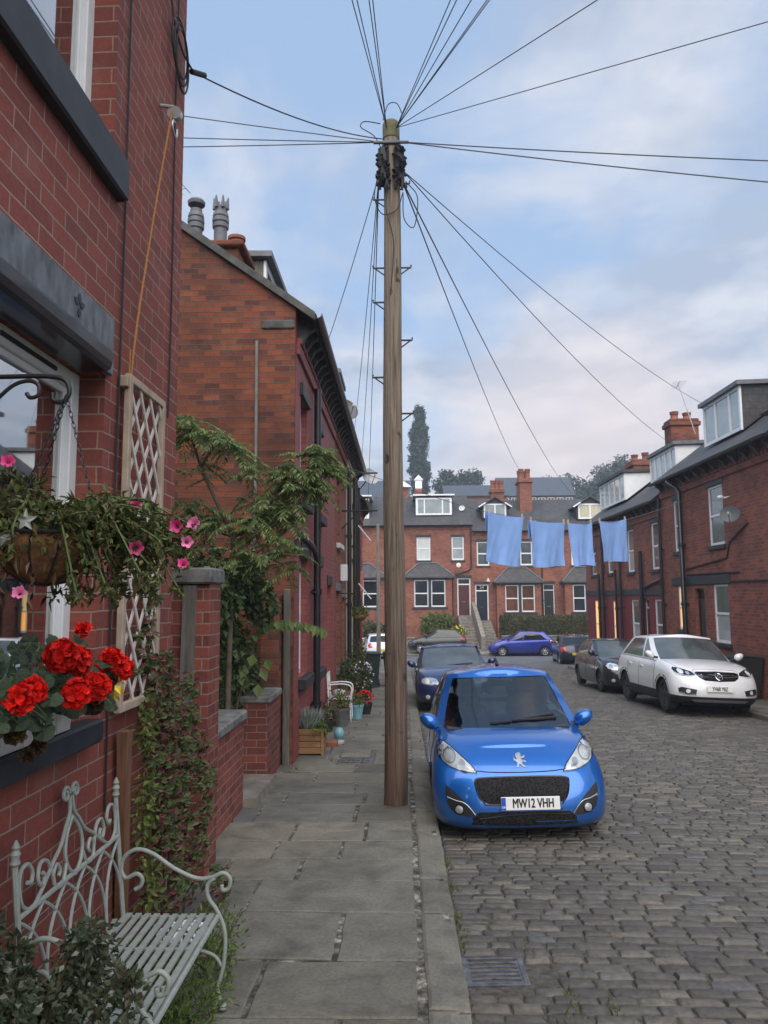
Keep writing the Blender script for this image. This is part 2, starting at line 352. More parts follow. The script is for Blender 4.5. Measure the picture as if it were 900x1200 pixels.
simple('chrome', (0.75, 0.77, 0.80), 0.12, metal=1.0, vary=0.05)
simple('reflector', (0.74, 0.76, 0.78), 0.35, metal=0.0, vary=0.25, scale=14)
simple('plate_white', (0.78, 0.78, 0.76), 0.4, vary=0.05)
simple('plate_yellow', (0.80, 0.60, 0.04), 0.4, vary=0.05)
simple('plate_blue', (0.02, 0.08, 0.45), 0.4)
simple('lettering', (0.01, 0.01, 0.01), 0.5)
simple('lettering_white', (0.75, 0.75, 0.72), 0.5)
simple('lamp_dim', (0.33, 0.35, 0.37), 0.15, vary=0.35, scale=18, coat=1.0)
simple('lamp_red', (0.45, 0.012, 0.012), 0.15, vary=0.3, coat=1.0)
simple('lamp_amber', (0.6, 0.2, 0.02), 0.15, coat=1.0)
simple('lamp_clear', (0.62, 0.64, 0.66), 0.12, vary=0.25, scale=18, coat=1.0)
simple('seat_cloth', (0.035, 0.036, 0.04), 0.9, vary=0.3)
simple('dash', (0.03, 0.031, 0.034), 0.7, vary=0.2)
def grillemat():
    m, nt, b = nmat('grille_mesh')
    v = objco(nt)
    w = node(nt, 'ShaderNodeTexVoronoi'); w.inputs['Scale'].default_value = 60; nt.links.new(v, w.inputs['Vector'])
    c = ramp(nt, w.outputs['Distance'], [(0.25, (0.002, 0.002, 0.002)), (0.6, (0.020, 0.020, 0.022))])
    nt.links.new(c, b.inputs['Base Color']); b.inputs['Roughness'].default_value = 0.75; b.inputs['Specular IOR Level'].default_value = 0.15
    bump(nt, b, w.outputs['Distance'], 0.25, 0.004)
grillemat()

# ------------------------------------------------------------ object helpers
BASE = {}
def setp(o, label=None, cat=None, group=None, kind=None):
    if label: o['label'] = label
    if cat: o['category'] = cat
    if group: o['group'] = group
    if kind: o['kind'] = kind
    return o
def thing(name, label, cat, loc=(0, 0, 0), group=None, kind=None, rz=0.0):
    o = bpy.data.objects.new(name, None); COL.objects.link(o)
    o.empty_display_size = 0.2
    o.location = loc; o.rotation_euler = (0, 0, rz)
    BASE[o.name] = Vector(loc) if rz == 0 else Vector((0, 0, 0))
    return setp(o, label, cat, group, kind)
def local_thing(name, label, cat, loc, rot=(0, 0, 0), group=None):
    """an Empty whose parts are modelled in its own space"""
    o = bpy.data.objects.new(name, None); COL.objects.link(o)
    o.location = loc; o.rotation_euler = rot
    BASE[o.name] = Vector((0, 0, 0))
    return setp(o, label, cat, group)
def gz(y, x=None): return -SLOPE*y
PAVE = 0.10
def pz(y): return -SLOPE*y + PAVE

class MB:
    def __init__(s): s.v = []; s.f = []; s.m = []; s.uv = None
    def add(s, vs, fs, mi=0):
        o = len(s.v); s.v.extend([tuple(p) for p in vs]); s.f.extend([tuple(i+o for i in f) for f in fs]); s.m.extend([mi]*len(fs)); return o
    def quad(s, a, b, c, d, mi=0): s.add([a, b, c, d], [(0, 1, 2, 3)], mi)
    def hexa(s, p, mi=0):   # p: 4 bottom (ccw), 4 top
        s.add(p, [(3, 2, 1, 0), (4, 5, 6, 7), (0, 1, 5, 4), (1, 2, 6, 5), (2, 3, 7, 6), (3, 0, 4, 7)], mi)
    def box(s, x0, x1, y0, y1, z0, z1, mi=0):
        s.hexa([(x0, y0, z0), (x1, y0, z0), (x1, y1, z0), (x0, y1, z0), (x0, y0, z1), (x1, y0, z1), (x1, y1, z1), (x0, y1, z1)], mi)
    def bbox(s, x0, x1, y0, y1, z0, z1, b=0.006, mi=0):
        """box with chamfered upright and horizontal edges"""
        b = min(b, (x1-x0)*.45, (y1-y0)*.45, (z1-z0)*.45)
        rings = []
        for z, i in ((z0, b), (z0+b, 0), (z1-b, 0), (z1, b)):
            q = []
            for cx, cy, sx, sy in ((x0, y0, 1, 1), (x1, y0, -1, 1), (x1, y1, -1, -1), (x0, y1, 1, -1)):
                pa = (cx+sx*(i+b), cy+sy*i, z); pb = (cx+sx*i, cy+sy*(i+b), z)
                q += [pb, pa] if (sx*sy > 0) else [pa, pb]
            rings.append(q)
        o = len(s.v); fs = []
        n = 8
        for k in range(3):
            for j in range(n): fs.append((k*n+j, k*n+(j+1) % n, (k+1)*n+(j+1) % n, (k+1)*n+j))
        fs.append(tuple(range(n-1, -1, -1))); fs.append(tuple(3*n+j for j in range(n)))
        s.add([p for r in rings for p in r], fs, mi)
    def tube(s, pts, r, n=8, mi=0, cap=True, closed=False):
        pts = [Vector(p) for p in pts]; k = len(pts)
        if k < 2: return
        rs = r if isinstance(r, (list, tuple)) else [r]*k
        up = None; vs = []
        for i in range(k):
            if closed: t = pts[(i+1) % k]-pts[i-1]
            else: t = pts[min(i+1, k-1)]-pts[max(i-1, 0)]
            if t.length < 1e-9: t = Vector((0, 0, 1))
            t.normalize()
            if up is None:
                up = Vector((0, 0, 1)) if abs(t.z) < .9 else Vector((1, 0, 0))
            u = (up - t*up.dot(t))
            if u.length < 1e-6: u = Vector((1, 0, 0)) - t*t.x
            u.normalize(); w = t.cross(u); up = u
            for j in range(n):
                a = 2*pi*j/n; vs.append(pts[i] + (u*cos(a)+w*sin(a))*rs[i])
        fs = []
        for i in range(k if closed else k-1):
            i2 = (i+1) % k
            for j in range(n): fs.append((i*n+j, i*n+(j+1) % n, i2*n+(j+1) % n, i2*n+j))
        if cap and not closed:
            fs.append(tuple(range(n-1, -1, -1))); fs.append(tuple((k-1)*n+j for j in range(n)))
        s.add(vs, fs, mi)
    def lathe(s, prof, c=(0, 0, 0), axis='z', n=20, mi=0):
        vs = []; k = len(prof)
        for (r, h) in prof:
            for j in range(n):
                a = 2*pi*j/n
                p = (r*cos(a), r*sin(a), h) if axis == 'z' else ((h, r*cos(a), r*sin(a)) if axis == 'x' else (r*sin(a), h, r*cos(a)))
                vs.append((p[0]+c[0], p[1]+c[1], p[2]+c[2]))
        fs = []
        for i in range(k-1):
            for j in range(n): fs.append((i*n+j, i*n+(j+1) % n, (i+1)*n+(j+1) % n, (i+1)*n+j))
        fs.append(tuple(range(n-1, -1, -1))); fs.append(tuple((k-1)*n+j for j in range(n)))
        s.add(vs, fs, mi)
    def prism(s, poly, d, mi=0):
        """poly: 3-D points of a planar outline, d: extrusion vector"""
        d = Vector(d); a = [Vector(p) for p in poly]; b = [p+d for p in a]; n = len(a)
        fs = [tuple(range(n-1, -1, -1)), tuple(range(n, 2*n))]+[(i, (i+1) % n, n+(i+1) % n, n+i) for i in range(n)]
        s.add(a+b, fs, mi)
    def ball(s, c, r, nu=12, nv=8, mi=0):
        rx, ry, rz = r if isinstance(r, (tuple, list)) else (r, r, r)
        vs = [(c[0], c[1], c[2]-rz)]
        for i in range(1, nv):
            t = -pi/2+pi*i/nv
            for j in range(nu):
                a = 2*pi*j/nu; vs.append((c[0]+rx*cos(t)*cos(a), c[1]+ry*cos(t)*sin(a), c[2]+rz*sin(t)))
        vs.append((c[0], c[1], c[2]+rz)); fs = []
        for j in range(nu): fs.append((0, 1+(j+1) % nu, 1+j))
        for i in range(nv-2):
            for j in range(nu): fs.append((1+i*nu+j, 1+i*nu+(j+1) % nu, 1+(i+1)*nu+(j+1) % nu, 1+(i+1)*nu+j))
        l = len(vs)-1
        for j in range(nu): fs.append((1+(nv-2)*nu+j, 1+(nv-2)*nu+(j+1) % nu, l))
        s.add(vs, fs, mi)
    def grid(s, P, mi=0, flip=False):
        """P: rows of points"""
        r = len(P); c = len(P[0]); fs = []
        for i in range(r-1):
            for j in range(c-1):
                q = (i*c+j, i*c+j+1, (i+1)*c+j+1, (i+1)*c+j); fs.append(q[::-1] if flip else q)
        s.add([p for row in P for p in row], fs, mi)
    def build(s, name, mats, parent=None, smooth=False, sharp=None, base=None, bevel=0, **props):
        if not isinstance(mats, (list, tuple)): mats = [mats]
        mats = [M[m] if isinstance(m, str) else m for m in mats]
        if parent is not None: b = BASE[parent.name]
        elif base is not None: b = Vector(base)
        elif s.v:
            xs = [p[0] for p in s.v]; ys = [p[1] for p in s.v]; zs = [p[2] for p in s.v]
            b = Vector(((min(xs)+max(xs))/2, (min(ys)+max(ys))/2, min(zs)))
        else: b = Vector((0, 0, 0))
        me = bpy.data.meshes.new(name)
        me.from_pydata([(p[0]-b.x, p[1]-b.y, p[2]-b.z) for p in s.v], [], s.f)
        for m in mats: me.materials.append(m)
        if len(mats) > 1: me.polygons.foreach_set('material_index', s.m)
        uvl = me.uv_layers.new(name='UVMap')
        uvs = [0.0]*(2*len(me.loops))
        v = s.v
        for p in me.polygons:
            nx, ny, nz = p.normal; ax, ay, az = abs(nx), abs(ny), abs(nz)
            for li in p.loop_indices:
                x, y, z = v[me.loops[li].vertex_index]
                if az > 0.97: q = (x, y)
                elif az > 0.25:
                    k = 1/sqrt(max(1e-4, 1-nz*nz))
                    q = (y, z*k) if ax > ay else (x, z*k)
                else: q = (y, z) if ax > ay else (x, z)
                uvs[2*li] = q[0]; uvs[2*li+1] = q[1]
        uvl.data.foreach_set('uv', uvs)
        if smooth or sharp is not None:
            me.polygons.foreach_set('use_smooth', [True]*len(me.polygons))
            if sharp is not None: me.set_sharp_from_angle(angle=radians(sharp))
        me.update()
        o = bpy.data.objects.new(name, me); COL.objects.link(o)
        if bevel:
            bm_ = o.modifiers.new('bevel', 'BEVEL'); bm_.width = bevel; bm_.segments = 2; bm_.limit_method = 'ANGLE'
        if parent is not None: o.parent = parent
        else: o.location = b
        BASE[o.name] = b
        setp(o, props.get('label'), props.get('cat'), props.get('group'), props.get('kind'))
        return o

def copy_tree(o, parent=None):
    c = o.copy(); COL.objects.link(c)
    if parent is not None: c.parent = parent
    BASE[c.name] = BASE[o.name]
    for ch in list(o.children): copy_tree(ch, c)
    return c
def text_mesh(s, size, mat, parent, mtx, extrude=0.002, bold=0.0, name='lettering', align='CENTER'):
    cu = bpy.data.curves.new('t', 'FONT'); cu.body = s; cu.size = size; cu.extrude = extrude
    cu.align_x = align; cu.align_y = 'CENTER'
    to = bpy.data.objects.new('t', cu); COL.objects.link(to)
    dg = bpy.context.evaluated_depsgraph_get()
    me = bpy.data.meshes.new_from_object(to.evaluated_get(dg))
    bpy.data.objects.remove(to); bpy.data.curves.remove(cu)
    if bold:
        b_ = bmesh.new()
        for dx, dy in ((-bold, 0), (bold, 0), (0, bold*.6), (0, -bold*.6)):
            t_ = me.copy(); t_.transform(Matrix.Translation((dx, dy, dx*.05+dy*.03))); b_.from_mesh(t_); bpy.data.meshes.remove(t_)
        b_.to_mesh(me); b_.free()
    me.transform(mtx); me.materials.clear(); me.materials.append(M[mat])
    o = bpy.data.objects.new(name, me); COL.objects.link(o); o.parent = parent
    BASE[o.name] = BASE[parent.name]
    return o
R_ = random.random
def U_(a, b): return random.uniform(a, b)
# leaves ---------------------------------------------------------------
def leaf(mb, p, d, n, L, W, fold=0.25, mi=0):
    """one folded leaf from p along d, facing n"""
    d = d.normalized(); sd = d.cross(n)
    if sd.length < 1e-4: sd = Vector((1, 0, 0))
    sd.normalize(); up = sd.cross(d)
    b = p + d*L*0.45 - up*W*fold*0.3
    t = p + d*L - up*L*0.15
    mb.add([p, b + sd*W*0.5 + up*W*fold, t, b - sd*W*0.5 + up*W*fold], [(0, 1, 2), (0, 2, 3)], mi)
def rdir(zb=0.0):
    while True:
        v = Vector((U_(-1, 1), U_(-1, 1), U_(-1, 1)))
        if 0.05 < v.length < 1: v.normalize(); v.z += zb; return v.normalized()
def leaf_blob(mb, c, r, n, L, asp=0.55, droop=0.2, shell=0.5, mi=0, fold=0.25):
    c = Vector(c); r = r if isinstance(r, (tuple, list)) else (r, r, r)
    for _ in range(n):
        d = rdir(); k = (shell + (1-shell)*R_())*U_(0.75, 1.05)
        p = c + Vector((d.x*r[0]*k, d.y*r[1]*k, d.z*r[2]*k))
        ld = (d*0.7 + rdir()*0.8 + Vector((0, 0, -droop))).normalized()
        nn = (d + Vector((0, 0, 0.7)) + rdir()*0.5).normalized()
        s = L*U_(0.6, 1.2)
        leaf(mb, p, ld, nn, s, s*asp, fold, mi)
def curve_pts(P, n=8):
    """Catmull-Rom through P"""
    P = [Vector(p) for p in P]; Q = [P[0]*2-P[1]]+P+[P[-1]*2-P[-2]]; out = []
    for i in range(1, len(Q)-2):
        a, b, c, d = Q[i-1:i+3]
        for k in range(n):
            t = k/n
            out.append(0.5*((2*b)+(c-a)*t+(2*a-5*b+4*c-d)*t*t+(3*b-a-3*c+d)*t**3))
    out.append(P[-1]); return out
# ============================================================ ground, road, pavements
KL0, KL1 = 0.11, 0.315        # left kerb stones
KR0, KR1 = 7.20, 7.40         # right kerb stones
ROAD_END = 33.6
def camber(y): return 0.05 if y < 26 else max(0.02, 0.05-0.03*(y-26)/7.0)
def rz(x, y):
    k = (x-3.76)/3.45
    return -SLOPE*y + camber(y)*max(0.0, 1-k*k)
def pave_z(x, y): return -SLOPE*y + PAVE
def settmat():
    m, nt, b = nmat('sett')
    g = nt.nodes.new('ShaderNodeNewGeometry'); v = objco(nt)
    base = ramp(nt, g.outputs['Random Per Island'], [(0, (0.076, 0.070, 0.062)), (0.4, (0.104, 0.096, 0.084)), (0.75, (0.128, 0.117, 0.099)), (0.92, (0.17, 0.150, 0.120)), (1, (0.115, 0.114, 0.116))])
    n = noise(nt, v, 26, 7, 0.65); n2 = noise(nt, v, 0.7, 5, 0.6)
    c = mixc(nt, 1.0, base, ramp(nt, n, [(0.28, (0.5,)*3), (0.7, (1.2,)*3)]), 'MULTIPLY')
    c = mixc(nt, ramp(nt, n2, [(0.45, (0,)*3), (0.7, (0.5,)*3)]), c, (0.075, 0.070, 0.066))
    nt.links.new(c, b.inputs['Base Color'])
    nt.links.new(ramp(nt, n, [(0.3, (0.42,)*3), (0.75, (0.72,)*3)]), b.inputs['Roughness']); b.inputs['Specular IOR Level'].default_value = 0.35
    bump(nt, b, noise(nt, v, 60, 6, 0.65), 0.6, 0.008)
settmat()
def jointmat():
    m, nt, b = nmat('joint_dirt')
    v = objco(nt); n = noise(nt, v, 1.6, 6, 0.6); n2 = noise(nt, v, 30, 5)
    c = ramp(nt, n2, [(0.3, (0.036, 0.033, 0.029)), (0.7, (0.11, 0.10, 0.086))])
    c = mixc(nt, ramp(nt, n, [(0.56, (0,)*3), (0.68, (0.85,)*3)]), c, (0.052, 0.075, 0.022))
    nt.links.new(c, b.inputs['Base Color']); b.inputs['Roughness'].default_value = 1.0
    bump(nt, b, n2, 0.8, 0.01)
jointmat()
def flagmat(name, k=1.0):
    m, nt, b = nmat(name)
    g = nt.nodes.new('ShaderNodeNewGeometry'); v = objco(nt)
    base = ramp(nt, g.outputs['Random Per Island'], [(0, (0.115*k, 0.110*k, 0.092*k)), (0.3, (0.185*k, 0.172*k, 0.138*k)), (0.6, (0.150*k, 0.145*k, 0.124*k)), (0.85, (0.215*k, 0.198*k, 0.158*k)), (1, (0.100*k, 0.103*k, 0.105*k))])
    n = noise(nt, v, 3.0, 9, 0.65, 0.6); n2 = noise(nt, v, 45, 5, 0.6); n3 = noise(nt, v, 1.1, 5, 0.6)
    c = mixc(nt, 1.0, base, ramp(nt, n, [(0.28, (0.55,)*3), (0.52, (0.97,)*3), (0.75, (1.25,)*3)]), 'MULTIPLY')
    c = mixc(nt, 1.0, c, ramp(nt, n2, [(0.25, (0.72,)*3), (0.6, (1.05,)*3)]), 'MULTIPLY')
    c = mixc(nt, ramp(nt, n3, [(0.56, (0,)*3), (0.72, (0.55,)*3)]), c, (0.062, 0.063, 0.060))
    sp = noise(nt, v, 90, 3); c = mixc(nt, ramp(nt, sp, [(0.70, (0,)*3), (0.76, (0.5,)*3)]), c, (0.33, 0.32, 0.29))
    nt.links.new(c, b.inputs['Base Color'])
    nt.links.new(ramp(nt, n, [(0.3, (0.55,)*3), (0.7, (0.85,)*3)]), b.inputs['Roughness']); b.inputs['Specular IOR Level'].default_value = 0.3
    hm = mixc(nt, 0.35, n, n2)
    bump(nt, b, hm, 0.7, 0.015)
flagmat('flagstone', 1.0); flagmat('kerbstone', 1.0)
def mortarmat():
    m, nt, b = nmat('mortar')
    v = objco(nt); n2 = noise(nt, v, 9, 6, 0.7)
    c = ramp(nt, n2, [(0.40, (0.035, 0.032, 0.026)), (0.52, (0.12, 0.11, 0.09)), (0.66, (0.42, 0.39, 0.33))])
    nt.links.new(c, b.inputs['Base Color']); b.inputs['Roughness'].default_value = 1.0
    bump(nt, b, noise(nt, v, 40, 5), 1.0, 0.01)
mortarmat()

# one terrain sheet out to the horizon
def terrain():
    mb = MB()
    prof = [(-200, 7-0.25), (-60, 2.1-.2), (0, -.2), (20, -.7-.2), (33.5, -1.17-.2), (46.3, -1.62-.2), (48.75, -1.70-.1), (54.9, -1.45), (58, -1.3), (63, 0.0), (100, 8.0), (165, 17.5), (260, 21), (600, 22), (2500, 22)]
    xs = [-2500, -600, -200, -60, -20, 0, 20, 60, 200, 600, 2500]
    mb.grid([[(x, y, z) for x in xs] for y, z in prof])
    mb.build('ground', 'hill_grass', kind='structure', base=(0, 0, 0), smooth=False)
terrain()

GRATE = (0.33, 0.68, 4.36, 4.71)   # street gully in the road
def road():
    bed = MB()
    xs = [KL1-0.02+(KR0-KL1+0.04)*i/24 for i in range(25)]
    bed.grid([[(x, y, rz(x, y)-0.012) for x in xs] for y in [-6+i*0.8 for i in range(50)]])
    bed.build('road_bed', 'joint_dirt', kind='structure', base=(0, 0, 0), smooth=True)
    mb = MB()
    rnd = random.Random(11)
    y = -1.2
    while y < ROAD_END+0.4:
        d = rnd.uniform(0.086, 0.104); gap = 0.007+rnd.random()*0.006
        x = KL1+0.012+rnd.random()*0.03
        first = True
        while x < KR0-0.05:
            L = rnd.uniform(0.14, 0.25)
            if x+L > KR0-0.08: L = KR0-0.012-x
            sk = lambda xx: y - 0.07*(xx-KL1)
            ya = sk(x+L/2)
            jx = lambda: rnd.uniform(-.009, .009)
            h = rnd.uniform(-0.004, 0.005); tx = rnd.uniform(-.012, .012); ty = rnd.uniform(-.022, .022)
            if not (GRATE[0]-0.12 < x+L and x < GRATE[1]+0.012 and GRATE[2]-0.015 < ya+d and ya < GRATE[3]+0.015) and ya+d < ROAD_END and ya > -1.5:
                c4 = [(x+jx(), sk(x)+jx()), (x+L-0.012+jx(), sk(x+L)+jx()), (x+L-0.012+jx(), sk(x+L)+d-gap+jx()), (x+jx(), sk(x)+d-gap+jx())]
                cx, cy = x+L/2, ya+d/2
                zc = rz(cx, cy)
                def P(px, py, ins, dz):
                    qx = px+(ins if px < cx else -ins); qy = py+(ins if py < cy else -ins)
                    return (qx, qy, rz(qx, qy)+h+dz+(qx-cx)*tx+(qy-cy)*ty)
                b0 = [P(px, py, 0, -0.07) for px, py in c4]; b1 = [P(px, py, 0.0, -0.016) for px, py in c4]
                i1 = rnd.uniform(.003, .007); b2 = [P(px, py, i1, -0.004) for px, py in c4]
                i2 = i1+rnd.uniform(.006, .013); b3 = [P(px, py, i2, rnd.uniform(0.001, .005)) for px, py in c4]
                fs = [(a*4+i, a*4+(i+1) % 4, (a+1)*4+(i+1) % 4, (a+1)*4+i) for a in range(3) for i in range(4)]+[(12, 13, 14, 15)]
                mb.add(b0+b1+b2+b3, fs)
            x += L
        y += d
    mb.build('road', 'sett', kind='structure', base=(0, 0, 0), sharp=50)
    # asphalt of the street that crosses at the bottom
    a = MB()
    a.grid([[(x, y, -SLOPE*y+0.02-0.03*abs((y-40)/6.4)**2) for x in (-80, -30, -10, -5, 0, 5, 10, 20, 40, 80)] for y in (ROAD_END-0.05, 35, 37, 39, 41, 43, 45, 46.32)])
    a.build('cross_road', 'asphalt', kind='structure', base=(0, 0, 0), smooth=True)
road()

def slab(mb, pts, top, rnd, th=0.09, ins=0.008):
    """one stone: pts = 4 corners ccw (x,y), top = height function"""
    cx = sum(p[0] for p in pts)/4; cy = sum(p[1] for p in pts)/4
    h = rnd.uniform(-.004, .005); tx = rnd.uniform(-.006, .006); ty = rnd.uniform(-.006, .006)
    def P(p, i, dz):
        qx = p[0]+(i if p[0] < cx else -i); qy = p[1]+(i if p[1] < cy else -i)
        return (qx, qy, top(qx, qy)+h+dz+(qx-cx)*tx+(qy-cy)*ty)
    # wavering edges
    ring = []
    n = 5
    for k in range(4):
        a, b = pts[k], pts[(k+1) % 4]
        for j in range(n):
            t = j/n; w = 0 if j == 0 else rnd.uniform(-.006, .006)
            q = (a[0]+(b[0]-a[0])*t, a[1]+(b[1]-a[1])*t)
            q = (q[0]+w*(1 if abs(b[1]-a[1]) > abs(b[0]-a[0]) else 0), q[1]+w*(1 if abs(b[0]-a[0]) > abs(b[1]-a[1]) else 0))
            ring.append(q)
    N = len(ring)
    v = [P(p, 0, -th) for p in ring]+[P(p, 0, -0.008) for p in ring]+[P(p, ins, 0) for p in ring]+[P((cx, cy), 0, 0)]
    fs = [(a*N+i, a*N+(i+1) % N, (a+1)*N+(i+1) % N, (a+1)*N+i) for a in range(2) for i in range(N)]+[(2*N+i, 2*N+(i+1) % N, 3*N) for i in range(N)]
    mb.add(v, fs)
MANHOLE = (-0.90, -0.42, 10.42, 10.92)
def pavements():
    rnd = random.Random(5)
    # mortar bed
    b = MB(); b.grid([[(x, y, pave_z(x, y)-0.012) for x in (-2.3, -1, 0, KL1-0.03)] for y in (-2, 5, 12, 20, 28, 33.2)])
    b.build('pavement_bed', 'mortar', kind='structure', base=(0, 0, 0))
    mb = MB(); y = 0.4
    while y < 33:
        d = rnd.choice([0.42, 0.5, 0.55, 0.62, 0.7]); g = rnd.uniform(.014, .026)
        x0 = -1.49 if y < 4.9 or y > 10.2 else -1.95
        x = x0 - rnd.random()*0.4; end = KL0-0.02
        sk = rnd.uniform(-.02, .02)
        while x < end-0.05:
            L = rnd.uniform(.55, 1.05)
            if x+L > end-0.3: L = end-x
            xa, xb = max(x, x0), x+L-rnd.uniform(.018, .036)
            inman = (xb > MANHOLE[0] and xa < MANHOLE[1] and y+d > MANHOLE[2] and y < MANHOLE[3])
            if xb-xa > 0.1 and not inman:
                slab(mb, [(xa, y+sk*xa), (xb, y+sk*xb), (xb, y+d-g+sk*xb), (xa, y+d-g+sk*xa)], pave_z, rnd)
            elif inman:
                for (p, q, r_, s_) in ((xa, MANHOLE[0]-.012, y, y+d-g), (MANHOLE[1]+.012, xb, y, y+d-g)):
                    if q-p > 0.06: slab(mb, [(p, r_), (q, r_), (q, s_), (p, s_)], pave_z, rnd)
                if y+d-g > MANHOLE[3]+0.06: slab(mb, [(max(xa, MANHOLE[0]), MANHOLE[3]+.012), (min(xb, MANHOLE[1]), MANHOLE[3]+.012), (min(xb, MANHOLE[1]), y+d-g), (max(xa, MANHOLE[0]), y+d-g)], pave_z, rnd)
                if y < MANHOLE[2]-0.06: slab(mb, [(max(xa, MANHOLE[0]), y), (min(xb, MANHOLE[1]), y), (min(xb, MANHOLE[1]), MANHOLE[2]-.012), (max(xa, MANHOLE[0]), MANHOLE[2]-.012)], pave_z, rnd)
            x += L
        y += d
    mb.build('pavement', 'flagstone', kind='structure', base=(0, 0, 0))
    k = MB(); y = -1.0
    while y < 33:
        L = rnd.uniform(.65, 1.25)
        slab(k, [(KL0, y), (KL1, y), (KL1+rnd.uniform(-.008, .008), y+L-.012), (KL0, y+L-.012)], lambda a, b_: pave_z(a, b_)-(0.012 if a > 0.25 else 0), rnd, th=0.25, ins=0.018)
        y += L
    k.build('kerb', 'kerbstone', kind='structure', base=(0, 0, 0))
    # far side of the street
    b = MB(); b.grid([[(x, y, pave_z(x, y)-0.011) for x in (KR1-0.04, 8, 8.72)] for y in (5, 15, 25, 33.4)])
    b.build('pavement_bed', 'mortar', kind='structure', base=(0, 0, 0))
    mb = MB(); y = 5
    while y < 33:
        d = rnd.choice([.5, .6, .7]); m = KR1+rnd.uniform(.45, .8)
        slab(mb, [(KR1+.01, y), (m, y), (m, y+d-.015), (KR1+.01, y+d-.015)], pave_z, rnd); slab(mb, [(m+.015, y), (8.69, y), (8.69, y+d-.015), (m+.015, y+d-.015)], pave_z, rnd); y += d
    mb.build('pavement', 'flagstone', kind='structure', base=(0, 0, 0))
    k = MB(); y = 5.0
    while y < 33:
        L = rnd.uniform(.65, 1.25); slab(k, [(KR0, y), (KR1, y), (KR1, y+L-.012), (KR0, y+L-.012)], pave_z, rnd, th=.25, ins=.018); y += L
    k.build('kerb', 'kerbstone', kind='structure', base=(0, 0, 0))
    f = MB(); f.grid([[(x, y, -SLOPE*46.3+0.11) for x in (-60, -20, 0, 20, 60)] for y in (46.50, 48.62)])
    f.build('pavement', 'concrete', kind='structure', base=(0, 0, 0))
    k = MB(); x = -40
    while x < 40:
        k.bbox(x, x+.9, 46.30, 46.50, -1.9, -SLOPE*46.3+0.115, .015); x += .91
    k.build('kerb', 'kerbstone', kind='structure', base=(0, 0, 0))
pavements()

# ============================================================ houses: shared builders
class Wall:
    """a wall's own axes: u along the wall, v up, d outward"""
    def __init__(s, O, U, N): s.O = Vector(O); s.U = Vector(U); s.N = Vector(N)
    def P(s, u, v, d=0.0): return s.O + s.U*u + Vector((0, 0, v)) + s.N*d
    def box(s, mb, u0, u1, v0, v1, d0, d1, mi=0, b=0.0):
        p = [s.P(u, v, d) for v in (v0, v1) for (u, d) in ((u0, d0), (u1, d0), (u1, d1), (u0, d1))]
        xs = [q.x for q in p]; ys = [q.y for q in p]
        if b: mb.bbox(min(xs), max(xs), min(ys), max(ys), v0+s.O.z, v1+s.O.z, b, mi)
        else: mb.box(min(xs), max(xs), min(ys), max(ys), v0+s.O.z, v1+s.O.z, mi)
def facade(house, W, u0, u1, v0, v1, ops, mat, reveal=0.10, thick=0.25, rmat=None, name='wall', split=None, mat2=None):
    """front with real openings; above `split` it takes mat, below mat2"""
    us = sorted({u0, u1, *[o[0] for o in ops], *[o[1] for o in ops]}); vs = sorted({v0, v1, *[o[2] for o in ops], *[o[3] for o in ops], *([split] if split is not None else [])})
    def run(lo, hi, mt, nm):
        mb = MB()
        for i in range(len(us)-1):
            for j in range(len(vs)-1):
                a, b, c, d = us[i], us[i+1], vs[j], vs[j+1]
                if c < lo-1e-6 or d > hi+1e-6: continue
                if any(o[0]-1e-6 <= a and b <= o[1]+1e-6 and o[2]-1e-6 <= c and d <= o[3]+1e-6 for o in ops): continue
                q = [W.P(a, c), W.P(b, c), W.P(b, d), W.P(a, d)]
                n = (q[1]-q[0]).cross(q[3]-q[0])
                if n.dot(W.N) < 0: q = q[::-1]
                mb.quad(*q)
        for o in ops:
            a, b, c, d = o[:4]
            if (c+d)/2 < lo or (c+d)/2 > hi: continue
            mi = 1 if rmat else 0
            r = -thick
            mb.quad(W.P(a, c), W.P(a, d), W.P(a, d, r), W.P(a, c, r), mi); mb.quad(W.P(b, c), W.P(b, d), W.P(b, d, r), W.P(b, c, r), mi)
            mb.quad(W.P(a, d), W.P(b, d), W.P(b, d, r), W.P(a, d, r), mi); mb.quad(W.P(a, c), W.P(b, c), W.P(b, c, r), W.P(a, c, r), mi)
        return mb.build(nm, [mt]+([rmat] if rmat else []), house)
    if split is None: return run(v0, v1, mat, name)
    run(split, v1, mat, name); return run(v0, split, mat2, name)
